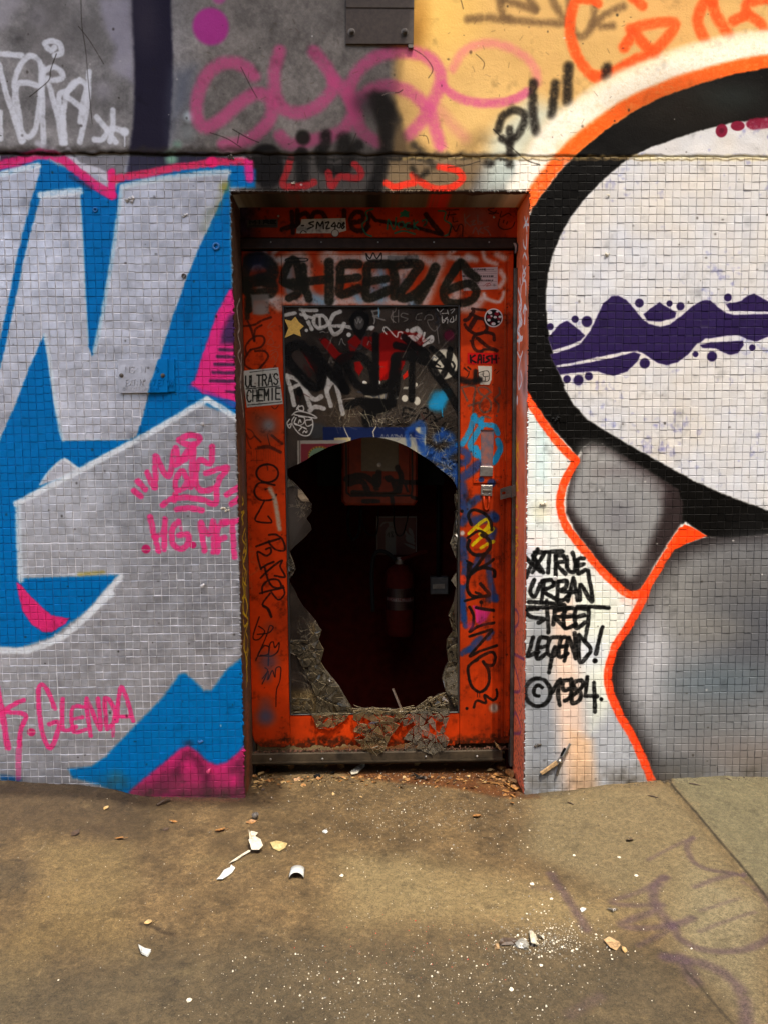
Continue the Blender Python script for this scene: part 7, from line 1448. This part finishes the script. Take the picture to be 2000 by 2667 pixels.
# leaves: one kind, copied and bent in place
def leaf_mesh(L, W, curl_, mat, seed, lobes=False):
    g = np.random.default_rng(seed); n = 7; vs = []
    for k in range(n):
        t = k / (n - 1); w_ = W * (math.sin(math.pi * min(1, t * .96 + .02)) ** .8 + .02) * (1 + g.normal(0, .10) + (.35 * (k % 2) if lobes else 0))
        for s in (-1, 0, 1): vs.append(((t - .5) * L + (g.normal(0, .03) * L if s else 0), s * w_, .002 + curl_ * (abs(s) * w_ * 1.1 + (t - .5) ** 2 * L) + g.normal(0, .0006)))
    fs = [(3 * k + s, 3 * k + 3 + s, 3 * k + 4 + s, 3 * k + 1 + s) for k in range(n - 1) for s in (0, 1)]
    m = MB(); m.add(vs, fs); m.tube([(L * .48, 0, .002), (L * .62, .002, .003), (L * .75, .006, .002)], .0008, 4); return m.mesh('dry_leaf', MT[mat], True)
LM = [leaf_mesh(.030, .009, .5, 'leaf', 1), leaf_mesh(.024, .010, .7, 'leafp', 2), leaf_mesh(.036, .008, .35, 'leaf', 3), leaf_mesh(.022, .009, .2, 'leafd', 4), leaf_mesh(.046, .019, .35, 'leafp', 5, True), leaf_mesh(.028, .011, .6, 'leafp', 6), leaf_mesh(.034, .013, .5, 'leaf', 7, True)]
def leaf(px, py, kind, ang, s, label, group=None, tilt=0.0, lift=0.0, p=None):
    q = p or at(px, py, lift); o = bpy.data.objects.new('dry_leaf', LM[kind]); COL.objects.link(o); o.location = q; o.rotation_euler = (tr.normal(0, .25) + tilt, tr.normal(0, .25), R(ang)); o.scale = (s, s, s); return tag(o, label, 'leaf', group)
leaf(576, 2166, 0, 20, 1.15, 'curled rust brown leaf before the pink corner of the wall'); leaf(655, 2142, 2, 25, .9, 'thin curled brown leaf under the dark shiny cap'); leaf(278, 2107, 5, 70, .75, 'small tan leaf by itself on the dark damp ground')
leaf(453, 2142, 2, 15, .85, 'narrow tan leaf, nearer the wall than the curled rust brown one'); leaf(198, 2172, 3, 60, 1.3, 'square dark brown leaf on the damp near ground'); leaf(312, 2186, 2, -20, 1.0, 'flat brown leaf half sunk in dirt by the square dark one'); leaf(388, 2406, 5, 10, .7, 'small orange leaf beside a damp crack on the near ground')
leaf(1242, 2129, 6, 5, .8, 'flat orange brown leaf alone in the middle of the ground past the door'); leaf(1623, 2477, 5, 80, .65, 'small yellow leaf at the edge of the white crumbs'); leaf(1640, 2190, 3, 40, 1.2, 'dark crumpled leaf near the slab joint')
leaf(433, 2162, 3, 30, .8, 'small dark brown leaf bit beside the narrow tan leaf')
drift = [(668, 2003, 4, 20, .75), (690, 1998, 1, 100, .9), (682, 2020, 5, 40, .9), (664, 2026, 0, 160, .8), (705, 2024, 1, 10, .7), (673, 1936, 1, 50, .8), (686, 1944, 5, 120, .8), (664, 1946, 0, 20, .7), (697, 2012, 2, 70, .7)]
for d in drift: leaf(d[0], d[1], d[2], d[3], d[4], 'dry tan leaf in the little drift at the near foot of the door', 'leaves drifted at the near foot of the door', lift=.003)
drift = [(1285, 1995, 0, 40, 1.0), (1300, 2008, 6, 100, 1.0), (1312, 1985, 1, 10, .9), (1325, 2020, 6, 50, 1.15), (1332, 2040, 4, 30, .8), (1318, 2050, 0, 140, 1.1), (1308, 1966, 5, 80, .9), (1322, 1950, 1, 60, .8), (1294, 2022, 2, 20, 1.0), (1338, 2058, 6, 100, .95), (1276, 2012, 5, 0, .8), (1330, 1998, 2, 120, .9), (1315, 2032, 0, 10, .9), (1300, 1985, 3, 70, .9)]
for d in drift: leaf(d[0], d[1], d[2], d[3], d[4], 'dry brown leaf in the deep drift at the far foot of the door', 'leaves drifted at the far foot of the door', lift=.004, tilt=.3)
v = on_y(1288, 1932, DY - .012); leaf(0, 0, 4, 100, .95, 'pale lobed leaf standing on the kick strip against the door', tilt=1.2, p=Vector((v.x, DY - .022, v.z - .012)))
row = [(718, 2003, 0, 20), (760, 2001, 6, 60), (808, 1999, 2, 10), (850, 2000, 0, 40), (888, 2002, 6, 100), (972, 1998, 0, 30), (1010, 1996, 2, 5), (1085, 1995, 5, 30), (1160, 1996, 0, 60), (1240, 1994, 3, 20), (1075, 2008, 2, 40), (1190, 2010, 0, 80)]
for d in row: leaf(d[0], d[1], d[2], d[3], tr.uniform(.6, 1.0), 'small rust brown leaf bit lying along the foot of the kick strip', 'leaf bits along the foot of the door', lift=.002)
scrap(PX, [(913, 2015), (930, 2002), (952, 1990), (950, 2002), (930, 2020), (916, 2022)], 'cream_shard', 'largest cream shard, close to the foot of the door', 'paper', 'shard', lift=.006, wave=.004, th=.002)
scrap(L_, [(870, 1905), (940, 1890), (945, 1910), (890, 1925)], 'black_shard', 'flat black plastic shard before the door near the tan leaf drift', 'black', 'shard'); scrap(L_, [(1035, 1895), (1098, 1850), (1100, 1880)], 'black_shard', 'narrow black plastic shard beside the largest cream shard', 'black', 'shard')
scrap(M_, [(465, 1735), (520, 1745), (595, 1752), (570, 1775), (500, 1765)], 'black_strip', 'wavy black rubber strip lying on the rust stain', 'black', 'strip', wave=.004)
p = at(440, 2092); tag(MB().tube([tuple(at(410, 2100, .004)), tuple(at(428, 2093, .008)), tuple(at(444, 2088, .006))], [.003, .006, .004], 6).build('bark_piece', MT['leafd']), 'short dark bark stick in the corner by the pink wall foot', 'stick')
for px, py, L, lb in ((1700, 2075, 26, 'thin green brown twig lying by the far slab joint'), (1808, 2043, 30, 'bent dark twig close under the far wall'), (1485, 2093, 16, 'short dark twig below the grey wall end'), (1895, 2030, 18, 'flat dark twig at the foot of the pinkish tiles')):
    tag(MB().tube([tuple(at(px - L / 2, py - 2, .002)), tuple(at(px, py + 1, .003)), tuple(at(px + L / 2, py + 4, .002))], [.0015, .0022, .001], 5).build('twig', MT['leafd']), lb, 'twig')
# the broken glass heap out on the ground
scrap(T_, [(525, 338), (570, 360), (610, 410), (600, 440), (628, 470), (600, 495), (545, 490), (535, 420)], 'white_shard', 'big white angular shard in the heap of crumbs', 'paper', 'shard', lift=.008, wave=.005, th=.002)
scrap(T_, [(205, 440), (240, 415), (380, 405), (400, 430), (370, 470), (220, 480)], 'brown_shard', 'dark brown glass shard beside the clear lump', 'leafd', 'shard', lift=.004)
chunk(T_, 178, 500, .0065, 'small upright amber stub at the end of the brown shard', 'wood', 'amber_stub', 'stub', flat=1.2)
chunk(T_, 452, 470, .016, 'clear glassy lump between brown shard and white shard', 'glint', 'glass_lump', 'glass lump', flat=.5)
scrap(T_, [(1330, 420), (1390, 400), (1500, 440), (1515, 490), (1470, 525), (1400, 520)], 'brown_foil', 'dull brown foil scrap at the far end of the crumb heap', 'wood', 'foil'); scrap(T_, [(1075, 90), (1100, 60), (1145, 68), (1145, 90), (1095, 110)], 'white_shard', 'smooth white shard between the crumb heap and the purple line', 'pwhite', 'shard', th=.002)
scrap(T_, [(1355, 78), (1500, 80), (1430, 122)], 'grey_shard', 'grey three cornered glass shard near the purple scrawl', 'clear', 'shard', lift=.006, th=.003)
scrap(T_, [(595, 365), (640, 362), (690, 400), (690, 420), (640, 395)], 'paint_curl', 'long cream paint curl leaning on the big white shard', 'paper', 'paint curl', wave=.004)
for px, py, r, lb in ((1385, 2303, .008, 'white crumb above the purple stroke'), (1435, 2341, .006, 'small upright white crumb near the short purple stroke'), (1655, 2281, .007, 'smooth white pebble beside the long purple curve'), (1408, 2515, .006, 'oval white crumb below the heap'), (1331, 2577, .007, 'bent white crumb low on the dark ground'), (1611, 2233, .006, 'pale flake by the purple tip'), (1494, 2228, .006, 'grey glass flake in the middle ground')):
    chunk(PX, px, py, r * .7, lb, 'chip', 'white_crumb', 'crumb', flat=.35)
# crumbs past counting
cr2 = np.random.default_rng(77)
def crumbs(name, mat, spots):
    m = MB()
    for x, y, s in spots:
        z = gz(x, y); a = cr2.uniform(0, 6.3); h = s * cr2.uniform(.35, .9)
        b = [(x + s * cr2.uniform(.5, 1.1) * math.cos(a + k * 1.57), y + s * cr2.uniform(.5, 1.1) * math.sin(a + k * 1.57), z - .0004) for k in range(4)]
        t = [(x + (v[0] - x) * .6, y + (v[1] - y) * .6, z + h * cr2.uniform(.5, 1.1)) for v in b]
        m.add(b + t, [(0, 1, 5, 4), (1, 2, 6, 5), (2, 3, 7, 6), (3, 0, 4, 7), (4, 5, 6, 7)])
    tag(m.build(name, MT[mat]), kind='stuff')
def spots(n, cx, cy, sx, sy, s0, s1):
    out = []
    for _ in range(n):
        px, py = cr2.normal(cx, sx), cr2.normal(cy, sy)
        if not (-20 < px < 2020 and 2000 < py < 2690): continue
        p = on_z(px, py, .0)
        if p.y > -.004 and not (XL + .01 < p.x < XR - .01): continue
        out.append((p.x, p.y, min(s1, s0 + cr2.exponential((s1 - s0) / 4))))
    return out
sp = spots(520, 1050, 2110, 190, 60, .0010, .0034) + spots(620, 1120, 2560, 260, 60, .0008, .0035) + spots(420, 1180, 2130, 160, 60, .0008, .0034) + spots(330, 1380, 2330, 160, 100, .0008, .0034) + spots(700, 1430, 2455, 80, 26, .0009, .0042) + spots(300, 700, 2350, 330, 170, .0008, .0030) + spots(180, 860, 2580, 300, 70, .0008, .0034) + spots(160, 1000, 2020, 200, 12, .0008, .003) + spots(60, 200, 2060, 160, 12, .001, .004)
k = len(sp) // 3
MT['grit'] = plain('pale_grit', (.30, .26, .18), .8, 0, .5, 90, None)
MT['dirt'] = plain('packed_dirt', (.075, .058, .036), .9, 0, .5, 90, None)
crumbs('plaster_crumbs', 'chip', sp[::2]); crumbs('glass_crumbs', 'glint', sp[1::2]); crumbs('red_crumbs', 'redchip', spots(70, 1100, 2480, 160, 60, .0008, .0025))
crumbs('dirt_crumbs', 'leafd', spots(320, 1000, 2020, 240, 16, .001, .005) + spots(260, 400, 2090, 300, 26, .0008, .004) + spots(240, 1200, 2120, 420, 60, .0006, .003) + spots(220, 900, 2350, 500, 150, .0006, .0026) + spots(160, 1660, 2050, 160, 12, .001, .004))
bl = []
for _ in range(1500):                                               # dirt packed along the foot of both walls
    x = cr2.choice((cr2.uniform(-1.3, XL), cr2.uniform(XR, 1.35))); bl.append((x, -abs(cr2.normal(0, .010)) - .001, min(.005, .0008 + cr2.exponential(.0013))))
def flakes(name, mat, lst):
    m = MB()
    for x, y, s in lst:
        z = gz(x, y) + cr2.uniform(.0006, .006); a = cr2.uniform(0, 6.3); n = 5; tl, tw = cr2.normal(0, .35), cr2.normal(0, .35)
        o = [(s * cr2.uniform(.5, 1.1) * math.cos(a + k * 1.257) * 1.3, s * cr2.uniform(.4, 1.0) * math.sin(a + k * 1.257)) for k in range(n)]
        t = [(x + u, y + v, z + u * tl + v * tw) for u, v in o]
        m.add(t + [(p[0], p[1], p[2] - .0006) for p in t], [tuple(range(n)), tuple(reversed(range(n, 2 * n)))])
    tag(m.build(name, MT[mat]), kind='stuff')
def foot(n, x0, x1, y, sy, s0, s1): return [(cr2.uniform(x0, x1), y + abs(cr2.normal(0, sy)) * -1, cr2.uniform(s0, s1)) for _ in range(n)]
flakes('leaf_litter', 'leaf', foot(110, XL + .03, XR - .03, DY - .03, .035, .003, .010) + foot(46, XR - .085, XR - .02, DY - .02, .08, .005, .013)); flakes('pale_litter', 'leafp', foot(46, XL + .02, XR - .02, DY - .03, .05, .002, .007) + foot(16, XL + .02, XL + .08, DY - .03, .06, .004, .011)); flakes('dark_litter', 'leafd', foot(60, XL + .02, XR - .02, DY - .02, .04, .002, .008))
def wide(n, s0, s1):
    out = []
    while len(out) < n:
        p = on_z(cr2.uniform(-20, 2020), cr2.uniform(2030, 2690), 0)
        if p.y < -.004 or XL + .01 < p.x < XR - .01: out.append((p.x, p.y, min(s1, s0 + cr2.exponential((s1 - s0) / 5))))
    return out
crumbs('grit', 'dirt', wide(1700, .0006, .0032)); crumbs('pale_grit', 'grit', wide(900, .0005, .0022))
crumbs('dirt_line', 'dirt', bl)
crumbs('rusty_crumbs', 'leaf', spots(380, 1080, 2012, 170, 14, .001, .0045) + spots(90, 680, 2010, 26, 14, .001, .004) + spots(140, 1310, 2020, 26, 24, .001, .0045))
